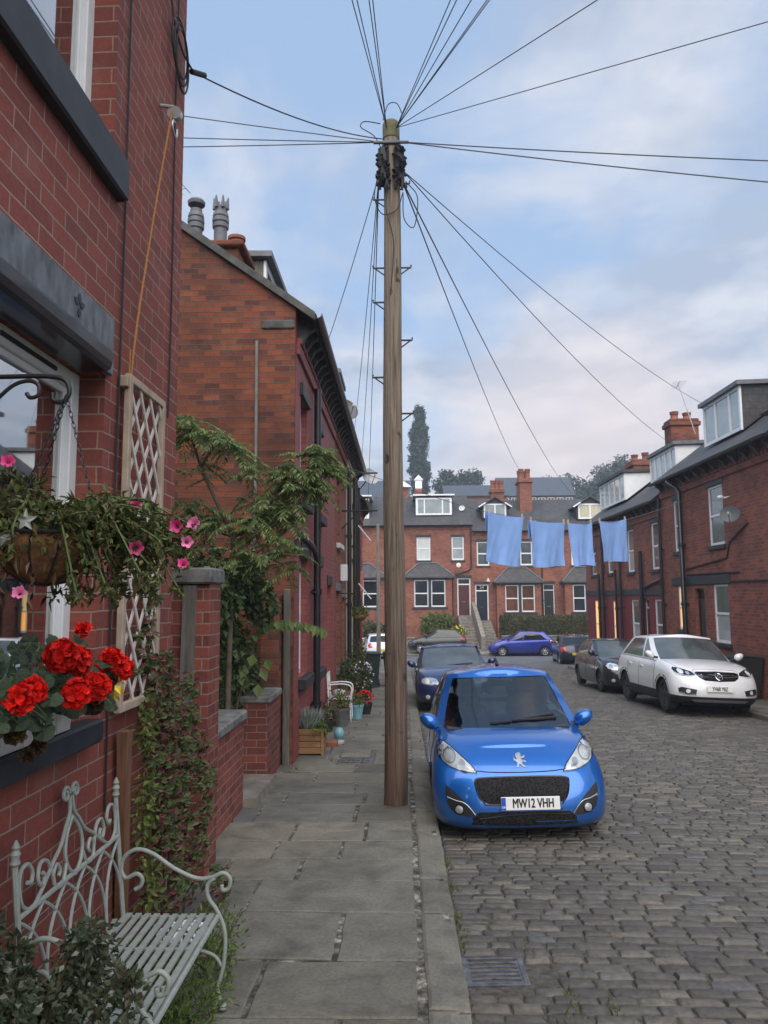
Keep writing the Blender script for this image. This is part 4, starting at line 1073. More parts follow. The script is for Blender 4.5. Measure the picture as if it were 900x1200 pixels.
# ============================================================ the right-hand terrace
def right_row():
    X = 8.7; N = (-1, 0, 0); W = Wall((X, 0, 0), (0, 1, 0), N)
    XR = 11.3
    def shell(name, label, y0, y1, eave, mat, ops, split=None, mat2=None, gable=False, group=None):
        h = thing(name, label, 'house', (X+2, (y0+y1)/2, gz((y0+y1)/2)), group)
        facade(h, W, y0, y1, -1.9, eave, ops, mat, thick=.2, split=split, mat2=mat2)
        rise = .74; ov = .32; zr = eave+.06+rise*(XR-X)
        roofslab(h, [(X-ov, y0, eave+.06-rise*ov), (X-ov, y1, eave+.06-rise*ov), (XR, y1, zr), (XR, y0, zr)], .09)
        roofslab(h, [(13.9, y0, eave+.06), (13.9, y1, eave+.06), (XR, y1, zr), (XR, y0, zr)], .09)
        r = MB(); r.tube([(XR, y0, zr+.02), (XR, y1, zr+.02)], .09, 8); r.build('ridge', 'stone_dark', h, smooth=True)
        gutter(h, W, y0, y1, eave-.19, ov-.06)
        corbels(h, W, y0+.05, y1-.05, eave-.52, eave-.16, .62, 'stone_dark', .24, .11, band='brick_right')
        g = MB()
        for y in (y0+.001, y1-.001):
            g.add([(X, y, -1.9), (13.9, y, -1.9), (13.9, y, eave), (XR, y, zr-.1), (X, y, eave)], [(0, 1, 2, 3, 4)])
        g.build('wall', 'brick_right', h)
        return h, zr
    # house A, nearest in view
    opsA = [(20.42, 21.42, 3.33, 4.98), (23.52, 24.15, 3.33, 4.95), (20.40, 21.38, .66, 2.25), (21.98, 22.72, -.72, 2.15), (23.45, 24.1, .9, 2.25)]
    hA, zrA = shell('terraced_house', 'plain red brick terrace house with a slate-cheeked dormer and a grey satellite dish', 17.2, 25.35, 5.85, 'brick_right', opsA)
    window(hA, W, *opsA[0], depth=.03, glass='glass_grey', sill='black_stone', lintel='black_stone', lh=.24); window(hA, W, *opsA[1], depth=.03, glass='glass_grey', lh=.24)
    window(hA, W, *opsA[2], depth=.03, glass='glass_grey', glass2='net', lintel=None)
    window(hA, W, *opsA[4], depth=.03, glass='lit_window_dim', glass2='lit_window', lintel=None)
    door(hA, W, *opsA[3], 'door_black', fan=.3, frame='black_gloss', lintel=None)
    s = MB(); W.box(s, 20.2, 24.5, 2.262, 2.52, -.02, .03, b=.01); s.build('lintel', 'black_stone', hA)
    downpipe(hA, W, 23.28, -.75, 5.15, d=.12, r=.075, elbow=.35); downpipe(hA, W, 25.2, -.78, 5.2, d=.10, r=.05)
    for pts in ([(19.6, 2.55), (23.2, 2.58)], [(19.0, 3.75), (20.1, 3.35), (20.3, 2.95), (23.2, 2.75)], [(17.3, 2.3), (20.15, 2.32)]):
        c = MB(); c.tube([W.P(u, v, .025) for u, v in pts], .02, 6); c.build('wall_cable', 'cable_black', hA)
    # dormer A
    def dormer(h, y0, y1, xf, zb, zt, back, cheek, mull, glass='glass_pale', over=.16, roofm='lead', fas='upvc', trans=False):
        d = MB(); d.prism([(xf, y0, zb), (xf, y0, zt), (back, y0, zt+.06), (back, y0, zb+(back-xf)*.74)], (0, y1-y0, 0)); o = d.build('dormer', cheek, h)
        t = MB(); t.hexa([(xf-over, y0-over*.7, zt+.002), (back+.3, y0-over*.7, zt+.062), (back+.3, y1+over*.7, zt+.062), (xf-over, y1+over*.7, zt+.002), (xf-over, y0-over*.7, zt+.12), (back+.3, y0-over*.7, zt+.18), (back+.3, y1+over*.7, zt+.18), (xf-over, y1+over*.7, zt+.12)]); t.build('roof', roofm, o)
        WD = Wall((xf, 0, 0), (0, 1, 0), N); f = MB(); fw = .09
        WD.box(f, y0, y0+fw, zb, zt, .002, .06); WD.box(f, y1-fw, y1, zb, zt, .002, .06); WD.box(f, y0+fw, y1-fw, zb, zb+fw, .002, .058); WD.box(f, y0+fw, y1-fw, zt-fw, zt, .002, .058)
        e = [y0+(y1-y0)*k for k in mull]
        for u in e: WD.box(f, u-.045, u+.045, zb+fw, zt-fw, .002, .055)
        if trans: WD.box(f, y0+fw, y1-fw, zt-.42, zt-.36, .002, .052)
        f.build('window', fas, o)
        p = MB(); WD.box(p, y0+.05, y1-.05, zb+.05, zt-.05, .003, .025); p.build('pane', glass, o)
        return o
    dA = dormer(hA, 20.25, 22.75, 9.3, 6.42, 7.66, 11.2, 'slate', (.28, .66), 'glass_pale')
    # house B and C: stepped down
    opsB = [(25.70, 26.40, 2.85, 4.45), (28.42, 29.22, 2.85, 4.45), (25.55, 26.35, .10, 1.82), (26.95, 27.6, -.85, 1.85), (28.1, 29.0, .05, 1.80)]
    hB, zrB = shell('terraced_house', 'brick terrace house with a maroon painted ground floor and a white flat-roofed dormer', 25.35, 30.3, 5.32, 'brick_right', opsB, split=1.95, mat2='brick_painted_maroon')
    for k, o in enumerate(opsB): 
        if k == 3: door(hB, W, *o, 'door_navy', fan=.3, frame='upvc', lintel=None)
        else: window(hB, W, *o, depth=.03, glass='glass_grey', glass2='net' if k in (1, 4) else None, lintel='black_stone' if k < 2 else None)
    s = MB(); W.box(s, 25.4, 30.3, 1.96, 2.2, -.02, .03, b=.01); s.build('lintel', 'black_stone', hB)
    downpipe(hB, W, 27.35, -.85, 3.55, d=.12, r=.07); downpipe(hB, W, 30.0, -.95, 4.7, d=.10, r=.05)
    c = MB(); c.tube([W.P(25.4, 2.5, .06), W.P(27.3, 2.25, .06)], .05, 8); c.build('waste_pipe', 'drain_black', hB)
    dB = dormer(hB, 25.45, 28.1, 9.4, 6.02, 7.06, 11.25, 'upvc_far', (.2, .4, .6, .8), 'glass_pale', roofm='lead')
    opsC = [(31.35, 32.0, 2.9, 3.9), (33.95, 34.7, 2.9, 3.9), (30.85, 31.5, -.3, 1.75), (33.5, 34.45, -.3, 1.75)]
    hC, zrC = shell('terraced_house', 'corner terrace house with maroon ground floor and two warmly lit windows', 30.3, 35.9, 5.32, 'brick_right', opsC, split=1.95, mat2='brick_painted_maroon')
    for k, o in enumerate(opsC): window(hC, W, *o, depth=.02, glass='glass_grey' if k < 2 else 'lit_window', glass2=None if k < 2 else 'lit_window', lintel='black_stone' if k < 2 else None, fw=.06 if k < 2 else .05)
    s = MB(); W.box(s, 30.3, 35.9, 1.96, 2.2, -.02, .03, b=.01); s.build('lintel', 'black_stone', hC)
    # top-hung sash standing open
    for u in (34.0,):
        b = MB(); q = [W.P(u, 3.85, .02), W.P(u+.7, 3.85, .02), W.P(u+.7, 3.45, .42), W.P(u, 3.45, .42)]; b.hexa([p+Vector((0, 0, -.03)) for p in q]+q); b.build('open_sash', 'upvc', hC)
    downpipe(hC, W, 32.6, -1.0, 4.7, d=.10, r=.055); downpipe(hC, W, 33.2, -1.0, 2.9, d=.12, r=.06); downpipe(hC, W, 30.6, -1.0, 3.0, d=.12, r=.05)
    dC = dormer(hC, 30.75, 34.6, 9.2, 5.86, 6.98, 11.25, 'upvc_far', (.2, .4, .6, .8), 'glass_pale', roofm='slate')
    def chim(h, x0, x1, y0, y1, z0, z1, pots, cmat='brick_right', potm='terracotta'):
        c = MB(); c.bbox(x0, x1, y0, y1, z0, z1-.3, .02); c.bbox(x0-.07, x1+.07, y0-.07, y1+.07, z1-.298, z1-.12, .02); c.bbox(x0-.02, x1+.02, y0-.02, y1+.02, z1-.118, z1, .03); o = c.build('chimney', cmat, h)
        for (x, y, hh) in pots:
            p = MB(); pot(p, (x, y, z1), .16, hh); p.build('chimney_pot', potm, o, smooth=True, sharp=35)
    chim(hB, 10.7, 11.8, 29.5, 31.1-.85, 6.5, 8.95, [(11.0, 29.9, .35), (11.5, 29.9, .3)], 'brick_gable')
    chim(hC, 10.75, 11.75, 34.6, 35.8, 6.3, 8.25, [(11.0, 35.2, .3), (11.5, 35.2, .4)])
    # house A0, mostly out of the frame but seen mirrored in windows
    opsN = [(10.5, 11.5, 3.9, 5.5), (13.6, 14.5, 3.9, 5.5), (10.4, 11.5, 1.0, 2.7), (13.4, 14.5, 1.0, 2.7), (12.1, 12.95, -.25, 2.3)]
    hN, zrN = shell('terraced_house', 'brick terrace house just outside the right edge, next door to the dish house', 8.5, 17.2, 6.3, 'brick_right', opsN)
    for o in opsN[:4]: window(hN, W, *o, glass='glass_grey')
    door(hN, W, *opsN[4], 'door_black', fan=.3)
    dormer(hN, 11.0, 13.5, 9.3, 6.9, 8.1, 11.2, 'slate', (.33, .66))
    chim(hA, 10.8, 11.8, 17.4, 18.4, 7.0, 9.2, [(11.0, 17.9, .35), (11.5, 17.9, .35)])
    dish('satellite_dish', 'dark grey satellite dish on the plain brick wall right of the upper window', (8.32, 19.15, 4.0), .24, (-.55, -.85, .25), 'dish_grey', arm=(.42, .1, .0))
    b = MB(); b.tube([(8.7, 19.95, 4.55), (8.5, 19.9, 4.5)], .025, 8); b.ball((8.42, 19.88, 4.52), (.09, .06, .06)); b.build('security_light', 'upvc', label='small white security light between the upper window and the dish', cat='light', smooth=True)
    aerial('tv_aerial', 'thin leaning aerial beside the chimney on the right-hand row', (10.9, 27.6, 7.9), 1.9, (-.28, 0), (.2, 1, 0), 5)
right_row()

# ============================================================ the terrace across the bottom of the street
def far_terrace():
    Y = 55.0; N = (0, -1, 0); W = Wall((0, Y, 0), (1, 0, 0), N)
    def shell(label, x0, x1, eave, ops, ridge=9.9, gap=None):
        h = thing('terraced_house', label, 'house', ((x0+x1)/2, Y+3, -.7))
        facade(h, W, x0, x1, -1.6, eave, ops, 'brick_far', thick=.2)
        roofslab(h, [(x0, Y-.3, eave-.12), (x1, Y-.3, eave-.12), (x1, Y+4.2, ridge), (x0, Y+4.2, ridge)], .1)
        roofslab(h, [(x0, Y+8.7, eave-.12), (x1, Y+8.7, eave-.12), (x1, Y+4.2, ridge), (x0, Y+4.2, ridge)], .1)
        gutter(h, W, x0, x1, eave-.12, .24); 
        b = MB(); W.box(b, x0, x1, eave-.42, eave-.2, -.02, .05, b=.01); b.build('eaves_course', 'brick_far', h)
        g = MB()
        for x in (x0+.002, x1-.002): g.add([(x, Y, -1.6), (x, Y+8.4, -1.6), (x, Y+8.4, eave), (x, Y+4.2, ridge-.12), (x, Y, eave)], [(0, 1, 2, 3, 4)])
        g.build('wall', 'brick_far', h)
        return h
    def bay(h, x0, x1, zb, zt, ztop, glass, shade=True):
        f = .75; WB = Wall((0, Y-f, 0), (1, 0, 0), N); wi = (x1-x0)
        a0, a1 = x0+wi*.19, x0+wi*.86; wz0, wz1 = zt-2.05, zt-.12
        m = (a0+a1)/2; ops = [(a0, m-.10, wz0, wz1), (m+.10, a1, wz0, wz1)]
        o = MB()
        us = sorted({x0, x1, *[q for op in ops for q in op[:2]]}); vs = sorted({zb, zt+.1, wz0, wz1})
        for i in range(len(us)-1):
            for j in range(len(vs)-1):
                if any(op[0]-1e-6 <= us[i] and us[i+1] <= op[1]+1e-6 and op[2]-1e-6 <= vs[j] and vs[j+1] <= op[3]+1e-6 for op in ops): continue
                o.quad(WB.P(us[i], vs[j]), WB.P(us[i+1], vs[j]), WB.P(us[i+1], vs[j+1]), WB.P(us[i], vs[j+1]))
        for x in (x0, x1): o.quad((x, Y-f, zb), (x, Y, zb), (x, Y, zt+.1), (x, Y-f, zt+.1))
        bo = o.build('bay', 'brick_far', h)
        for op in ops: window(bo, WB, *op, glass=glass, lintel=None, sill=None, depth=.06, fw=.075, name='window')
        s = MB(); WB.box(s, a0-.15, a1+.15, wz0-.16, wz0-.004, -.02, .06, b=.01); WB.box(s, a0-.15, a1+.15, wz1+.004, wz1+.2, -.02, .03, b=.01); WB.box(s, m-.098, m+.098, wz0, wz1, -.05, .02); s.build('surround', 'black_stone', bo)
        r = MB(); e0, e1, ey, ez = x0-.22, x1+.22, Y-f-.22, zt+.1
        r.add([(e0, ey, ez), (e1, ey, ez), (e1, Y-.01, ez), (e0, Y-.01, ez), (e0, ey, ez-.1), (e1, ey, ez-.1), (e1, Y-.01, ez-.1), (e0, Y-.01, ez-.1), (x0+wi*.3, Y-.01, ztop), (x1-wi*.3, Y-.01, ztop)], [(0, 1, 9, 8), (0, 8, 3), (1, 2, 9), (0, 4, 5, 1), (0, 3, 7, 4), (1, 5, 6, 2), (4, 7, 6, 5)])
        r.build('bay_roof', 'slate', bo)
        l = MB(); l.tube([(e0, ey, ez+.02), (x0+wi*.3, Y-.03, ztop+.02)], .05, 6); l.tube([(e1, ey, ez+.02), (x1-wi*.3, Y-.03, ztop+.02)], .05, 6); l.tube([(x0+wi*.3, Y-.03, ztop+.02), (x1-wi*.3, Y-.03, ztop+.02)], .06, 6); l.build('flashing', 'lead', bo)
        return bo
    def boxdormer(h, x0, x1, z0, z1, yf, glass, mull=(.24, .74)):
        d = MB(); d.prism([(x0, yf, z0), (x0, yf, z1), (x0, Y+4.0, z1+.15), (x0, Y+4.0, z0+.2)], (x1-x0, 0, 0)); o = d.build('dormer', 'slate', h)
        r = MB(); r.box(x0-.2, x1+.2, yf-.25, Y+4.1, z1+.152, z1+.26); r.build('roof', 'upvc_far', o)
        WD = Wall((0, yf, 0), (1, 0, 0), N); f = MB(); fw = .13
        WD.box(f, x0, x0+fw*1.3, z0, z1, .002, .06); WD.box(f, x1-fw*1.3, x1, z0, z1, .002, .06); WD.box(f, x0+fw, x1-fw, z0, z0+fw, .002, .058); WD.box(f, x0+fw, x1-fw, z1-fw, z1, .002, .058)
        for k in mull: WD.box(f, x0+(x1-x0)*k-.05, x0+(x1-x0)*k+.05, z0+fw, z1-fw, .002, .056)
        f.build('window', 'upvc_far', o); p = MB(); WD.box(p, x0+.1, x1-.1, z0+.1, z1-.1, .003, .02); p.build('pane', glass, o)
    def gabledormer(h, xc, zb, zw, zp, yf, w, glass):
        d = MB(); d.prism([(xc-w, yf, zb), (xc+w, yf, zb), (xc+w, yf, zw), (xc, yf, zp), (xc-w, yf, zw)], (0, 3.2, 0)); o = d.build('dormer', 'black_stone', h)
        for s in (-1, 1):
            ov = .28; sl = (zp-zw)/w
            roofslab(o, [(xc+s*(w+ov), yf-.25, zw-sl*ov+.03), (xc+s*(w+ov), yf+3.2, zw-sl*ov+.03), (xc, yf+3.2, zp+.03), (xc, yf-.25, zp+.03)], .08)
            b = MB(); b.tube([(xc+s*(w+ov), yf-.27, zw-sl*ov), (xc+s*w*.75, yf-.27, zw+sl*w*.25)], .055, 6); b.build('barge_board', 'upvc_far', o)
        WD = Wall((0, yf, 0), (1, 0, 0), N); f = MB(); fw = .11; x0, x1, z0, z1 = xc-w+.12, xc+w-.12, zb+.05, zw+.1
        WD.box(f, x0, x0+fw, z0, z1, .002, .06); WD.box(f, x1-fw, x1, z0, z1, .002, .06); WD.box(f, x0+fw, x1-fw, z0, z0+fw, .002, .058); WD.box(f, x0+fw, x1-fw, z1-fw, z1, .002, .058); WD.box(f, xc-.05, xc+.05, z0+fw, z1-fw, .002, .056)
        f.build('window', 'upvc_far', o); p = MB(); WD.box(p, x0+.08, x1-.08, z0+.08, z1-.08, .003, .02); p.build('pane', glass, o)
    # house 1 : maroon door, box dormer
    o1 = [(1.06, 2.07, 4.62, 6.32), (3.62, 4.52, 4.62, 6.32), (3.98, 4.95, .62, 3.32)]
    h1 = shell('brick terrace house with a maroon front door and a wide white dormer window', .1, 5.15, 7.3, o1)
    for o in o1[:2]: window(h1, W, *o, glass='blind' if o[0] < 2 else 'glass_pale', glass2='blind' if o[0] < 2 else 'glass_pale', depth=.06, fw=.09)
    door(h1, W, *o1[2], 'door_maroon', fan=.42, depth=.08, fw=.09); bay(h1, .2, 3.55, -1.6, 3.3, 4.4, 'glass_dark'); boxdormer(h1, 1.05, 3.75, 8.05, 9.35, Y+1.0, 'glass_pale')
    downpipe(h1, W, 5.02, 4.1, 7.0, d=.08); m = MB(); m.tube([W.P(5.02, 4.1, .08), W.P(4.85, 3.85, .08), W.P(3.7, 3.5, .08), W.P(3.62, 3.3, .08), W.P(3.62, -.6, .08)], .05, 6); m.build('downpipe', 'drain_black', h1)
    b = MB(); b.lathe([(.02, 0), (.17, 0), (.17, -.08), (.02, -.1)], (4.1, Y, 4.25), 'y', 16); b.build('alarm_box', 'alarm_white', h1)
    # house 2 : navy door numbered 54
    o2 = [(5.45, 6.35, 4.2, 5.95), (8.6, 9.5, 4.2, 5.95), (5.28, 6.25, .25, 2.85)]
    h2 = shell('brick terrace house with a navy front door numbered 54 and a small gabled dormer', 5.15, 10.05, 6.85, o2, 9.55)
    for o in o2[:2]: window(h2, W, *o, glass='glass_grey', depth=.06, fw=.09)
    d2 = door(h2, W, *o2[2], 'door_navy', fan=.42, depth=.08, fw=.09, fanglass='glass_dark')
    text_mesh('54', .32, 'curtain_cream', d2, Matrix.Translation((5.765-BASE[h2.name].x, Y+.115-BASE[h2.name].y, 2.62-BASE[h2.name].z)) @ Matrix.Rotation(pi/2, 4, 'X'), .003, .0, 'house_number')
    bay(h2, 6.75, 9.9, -1.6, 2.9, 4.05, 'glass_brown'); gabledormer(h2, 6.95, 7.75, 8.75, 9.35, Y+.9, .95, 'glass_pale')
    b = MB(); b.prism([(6.1, Y-.09, 3.05), (6.36, Y-.09, 3.05), (6.23, Y-.09, 3.33)], (0, .09, 0)); b.build('alarm_box', 'alarm_white', h2)
    # house 3
    o3 = [(12.3, 13.2, 4.2, 5.95), (10.35, 11.25, 4.2, 5.95), (10.2, 11.0, .25, 2.85)]
    h3 = shell('brick terrace house behind the long hedge with lit upper window and gabled dormer', 10.05, 15.0, 6.85, o3, 9.55)
    window(h3, W, *o3[0], glass='lit_window_dim', depth=.06, fw=.09); window(h3, W, *o3[1], glass='glass_brown', depth=.06, fw=.09); door(h3, W, *o3[2], 'door_black', fan=.42, depth=.08)
    bay(h3, 11.6, 14.6, -1.6, 2.9, 4.05, 'glass_dark'); gabledormer(h3, 14.0, 7.6, 8.7, 9.35, Y+.9, 1.0, 'curtain_cream')
    downpipe(h3, W, 10.15, -.8, 6.5, d=.08); 
    # house 0, behind the pole
    o0 = [(-3.9, -2.95, 4.62, 6.32), (-1.2, -.3, 4.62, 6.32), (-.95, -.05, .62, 3.3)]
    h0 = shell('brick terrace house mostly hidden behind the telegraph pole, with cream curtained dormer', -4.9, .1, 7.3, o0)
    for o in o0[:2]: window(h0, W, *o, glass='glass_dark', depth=.06, fw=.09)
    door(h0, W, *o0[2], 'door_black', fan=.42, depth=.08); bay(h0, -4.8, -1.3, -1.6, 3.3, 4.4, 'glass_dark'); boxdormer(h0, -4.7, -2.45, 7.75, 9.3, Y+.8, 'curtain_cream', (.5,))
    s = MB(); s.box(-3.6, -2.6, Y+3.2, Y+3.9, 9.15, 9.22); s.build('skylight', 'upvc_far', h0)
    o4 = [(16, 17, 4.2, 5.9), (16, 17, .9, 2.6)]
    h4 = shell('brick terrace house at the right end of the far row, hidden by the street corner', 15.0, 20.0, 6.85, o4, 9.55)
    for o in o4: window(h4, W, *o, glass='glass_dark', depth=.06)
    # chimneys
    def chim(h, x0, x1, y0, y1, z0, z1, pots):
        c = MB(); c.bbox(x0, x1, y0, y1, z0, z1-.35, .03); c.bbox(x0-.1, x1+.1, y0-.1, y1+.1, z1-.348, z1-.1, .03); c.bbox(x0-.03, x1+.03, y0-.03, y1+.03, z1-.098, z1, .03); o = c.build('chimney', 'brick_far', h)
        for (x, y) in pots: p = MB(); pot(p, (x, y, z1), .2, .75); p.build('chimney_pot', 'terracotta', o, smooth=True, sharp=35)
        return o
    c2 = chim(h2, 9.05, 10.0, Y+2.3, Y+3.9, 7.8, 11.0, [(9.25, Y+2.7), (9.75, Y+2.7), (9.25, Y+3.5), (9.75, Y+3.5)])
    chim(h2, 7.45, 8.5, Y+7.2, Y+8.2, 6.8, 10.9, [(7.65, Y+7.7), (8.0, Y+7.7), (8.35, Y+7.7)])
    k = MB(); k.bbox(1.1, 1.6, Y+4.0, Y+4.6, 9.5, 10.5, .02); kc = k.build('chimney', 'brick_far', h1)
    k = MB(); k.bbox(1.08, 1.62, Y+3.98, Y+4.62, 10.502, 11.2, .02); k.prism([(.98, Y+3.9, 11.2), (1.72, Y+3.9, 11.2), (1.35, Y+3.9, 11.6)], (0, .8, 0)); k.build('cowl', 'upvc_far', kc)
    k = MB(); k.bbox(-.2, .5, Y+4.0, Y+4.6, 9.6, 10.6, .02); kc = k.build('chimney', 'brick_far', h1)
    k = MB(); k.prism([(-.5, Y+3.8, 10.62), (.8, Y+3.8, 10.62), (.15, Y+3.8, 11.1)], (0, .9, 0)); k.build('cowl', 'upvc_far', kc)
    dish('satellite_dish', 'tiny white dish on the slate roof right of the wide dormer', (4.55, Y+1.6, 8.65), .25, (-.5, -.8, .2), 'upvc_far', arm=(0.1, .3, -.2))
far_terrace()
def far_gardens():
    # retaining walls of stone with gaps for the two flights of steps
    Y0 = 48.65
    for (x0, x1, top, lab) in ((-12, 3.95, -.72, 'low stone retaining wall in front of the maroon door house'), (6.35, 22, -.62, 'low stone retaining wall under the long clipped hedge')):
        w = MB(); w.bbox(x0, x1, Y0, Y0+.35, -1.9, top, .02)
        r = thing('garden_wall', lab, 'wall', ((x0+x1)/2, Y0, -1.8)); w.build('wall', 'stone', r)
        c = MB(); c.bbox(x0-.03, x1+.03, Y0-.04, Y0+.39, top+.002, top+.1, .02); c.build('coping', 'coping', r)
    for (x0, x1, zt, lab) in ((3.98, 4.98, .60, 'worn stone steps climbing to the maroon front door'), (5.30, 6.32, .22, 'worn stone steps climbing to the navy front door')):
        s = MB(); n = 11; ya, yb = 48.7, 54.9; za = -1.6
        for k in range(n):
            y = ya+(yb-ya)*(k/n)**1.0; z = za+(zt-za)*(k+1)/n
            s.bbox(x0, x1, y, yb, z-(zt-za)/n-.002, z, .012)
        s.build('steps', 'stone', label=lab, cat='steps')
    w = MB(); w.hexa([(5.0, 48.7, -1.8), (5.28, 48.7, -1.8), (5.28, 54.9, -1), (5.0, 54.9, -1), (5.0, 48.7, -.55), (5.28, 48.7, -.55), (5.28, 54.9, 1.55), (5.0, 54.9, 1.55)])
    w.build('garden_wall', 'stone', label='sloping stone wall between the two flights of steps', cat='wall')
far_gardens()
def hill_houses():
    def house(label, x0, x1, y, zb, ze, zr, depth, windows=0, chim=()):
        h = thing('hillside_house', label, 'house', ((x0+x1)/2, y, zb))
        w = MB(); w.prism([(x0, y, zb), (x0, y, ze), (x0, y+depth/2, zr-.1), (x0, y+depth, ze), (x0, y+depth, zb)], (x1-x0, 0, 0)); w.build('wall', 'brick_far', h)
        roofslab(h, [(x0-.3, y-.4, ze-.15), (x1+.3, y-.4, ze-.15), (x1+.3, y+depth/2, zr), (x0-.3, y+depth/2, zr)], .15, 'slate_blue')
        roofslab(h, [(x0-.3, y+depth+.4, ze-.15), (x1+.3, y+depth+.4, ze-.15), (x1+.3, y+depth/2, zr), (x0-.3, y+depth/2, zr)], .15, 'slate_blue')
        for k in range(windows):
            x = x0+(x1-x0)*(k+.5)/windows; f = MB(); f.box(x-.55, x+.55, y-.05, y, ze-1.7, ze-.4); o = f.build('window', 'upvc_far', h)
            p = MB(); p.box(x-.45, x-.05, y-.07, y-.052, ze-1.6, ze-.5); p.box(x+.05, x+.45, y-.07, y-.052, ze-1.6, ze-.5); p.build('pane', 'glass_grey', o)
        for (x, z1) in chim: c = MB(); c.bbox(x-.4, x+.4, y+depth/2-.4, y+depth/2+.4, zr-1, z1, .03); c.build('chimney', 'brick_far', h)
    house('hillside house with long blue slate roof above the gabled dormer', 6.4, 15.2, 108, 8, 16.6, 18.6, 8)
    house('hillside house with white windows just under its roof, right of the big chimney', 16.2, 28.0, 122, 10, 18.4, 22.0, 9, 8)
    house('hillside house whose dark roof shows left of the telegraph pole', -8.5, .8, 95, 6, 14.6, 17.4, 8)
hill_houses()
# ============================================================ telegraph pole, wires, washing
def polemat():
    m, nt, b = nmat('pole_wood')
    v = objco(nt, (14, 14, 0.45)); v2 = objco(nt)
    n = noise(nt, v, 3.5, 8, 0.65, 0.5)
    c = ramp(nt, n, [(0.30, (0.075, 0.056, 0.043)), (0.5, (0.235, 0.190, 0.148)), (0.72, (0.37, 0.315, 0.255))])
    sp = nt.nodes.new('ShaderNodeSeparateXYZ'); nt.links.new(v2, sp.inputs[0])
    # creosote still dark on the lowest two metres
    mr = nt.nodes.new('ShaderNodeMapRange'); mr.inputs[1].default_value = 4.6; mr.inputs[2].default_value = 0.3; mr.inputs[3].default_value = 0; mr.inputs[4].default_value = 0.72
    nt.links.new(sp.outputs[2], mr.inputs[0])
    c = mixc(nt, mr.outputs[0], c, ramp(nt, n, [(0.3, (0.035, 0.018, 0.014)), (0.7, (0.115, 0.058, 0.040))]))
    kn = noise(nt, objco(nt, (5, 5, 2.6)), 1.7, 2, 0.5); c = mixc(nt, ramp(nt, kn, [(0.66, (0,)*3), (0.72, (0.85,)*3)]), c, (0.035, 0.025, 0.02))
    nt.links.new(c, b.inputs['Base Color']); b.inputs['Roughness'].default_value = 0.85; b.inputs['Specular IOR Level'].default_value = 0.25
    bump(nt, b, n, 1.0, 0.02)
polemat()
PX, PY, PTOP = -0.085, 8.08, 7.36
PB = pave_z(0, PY)
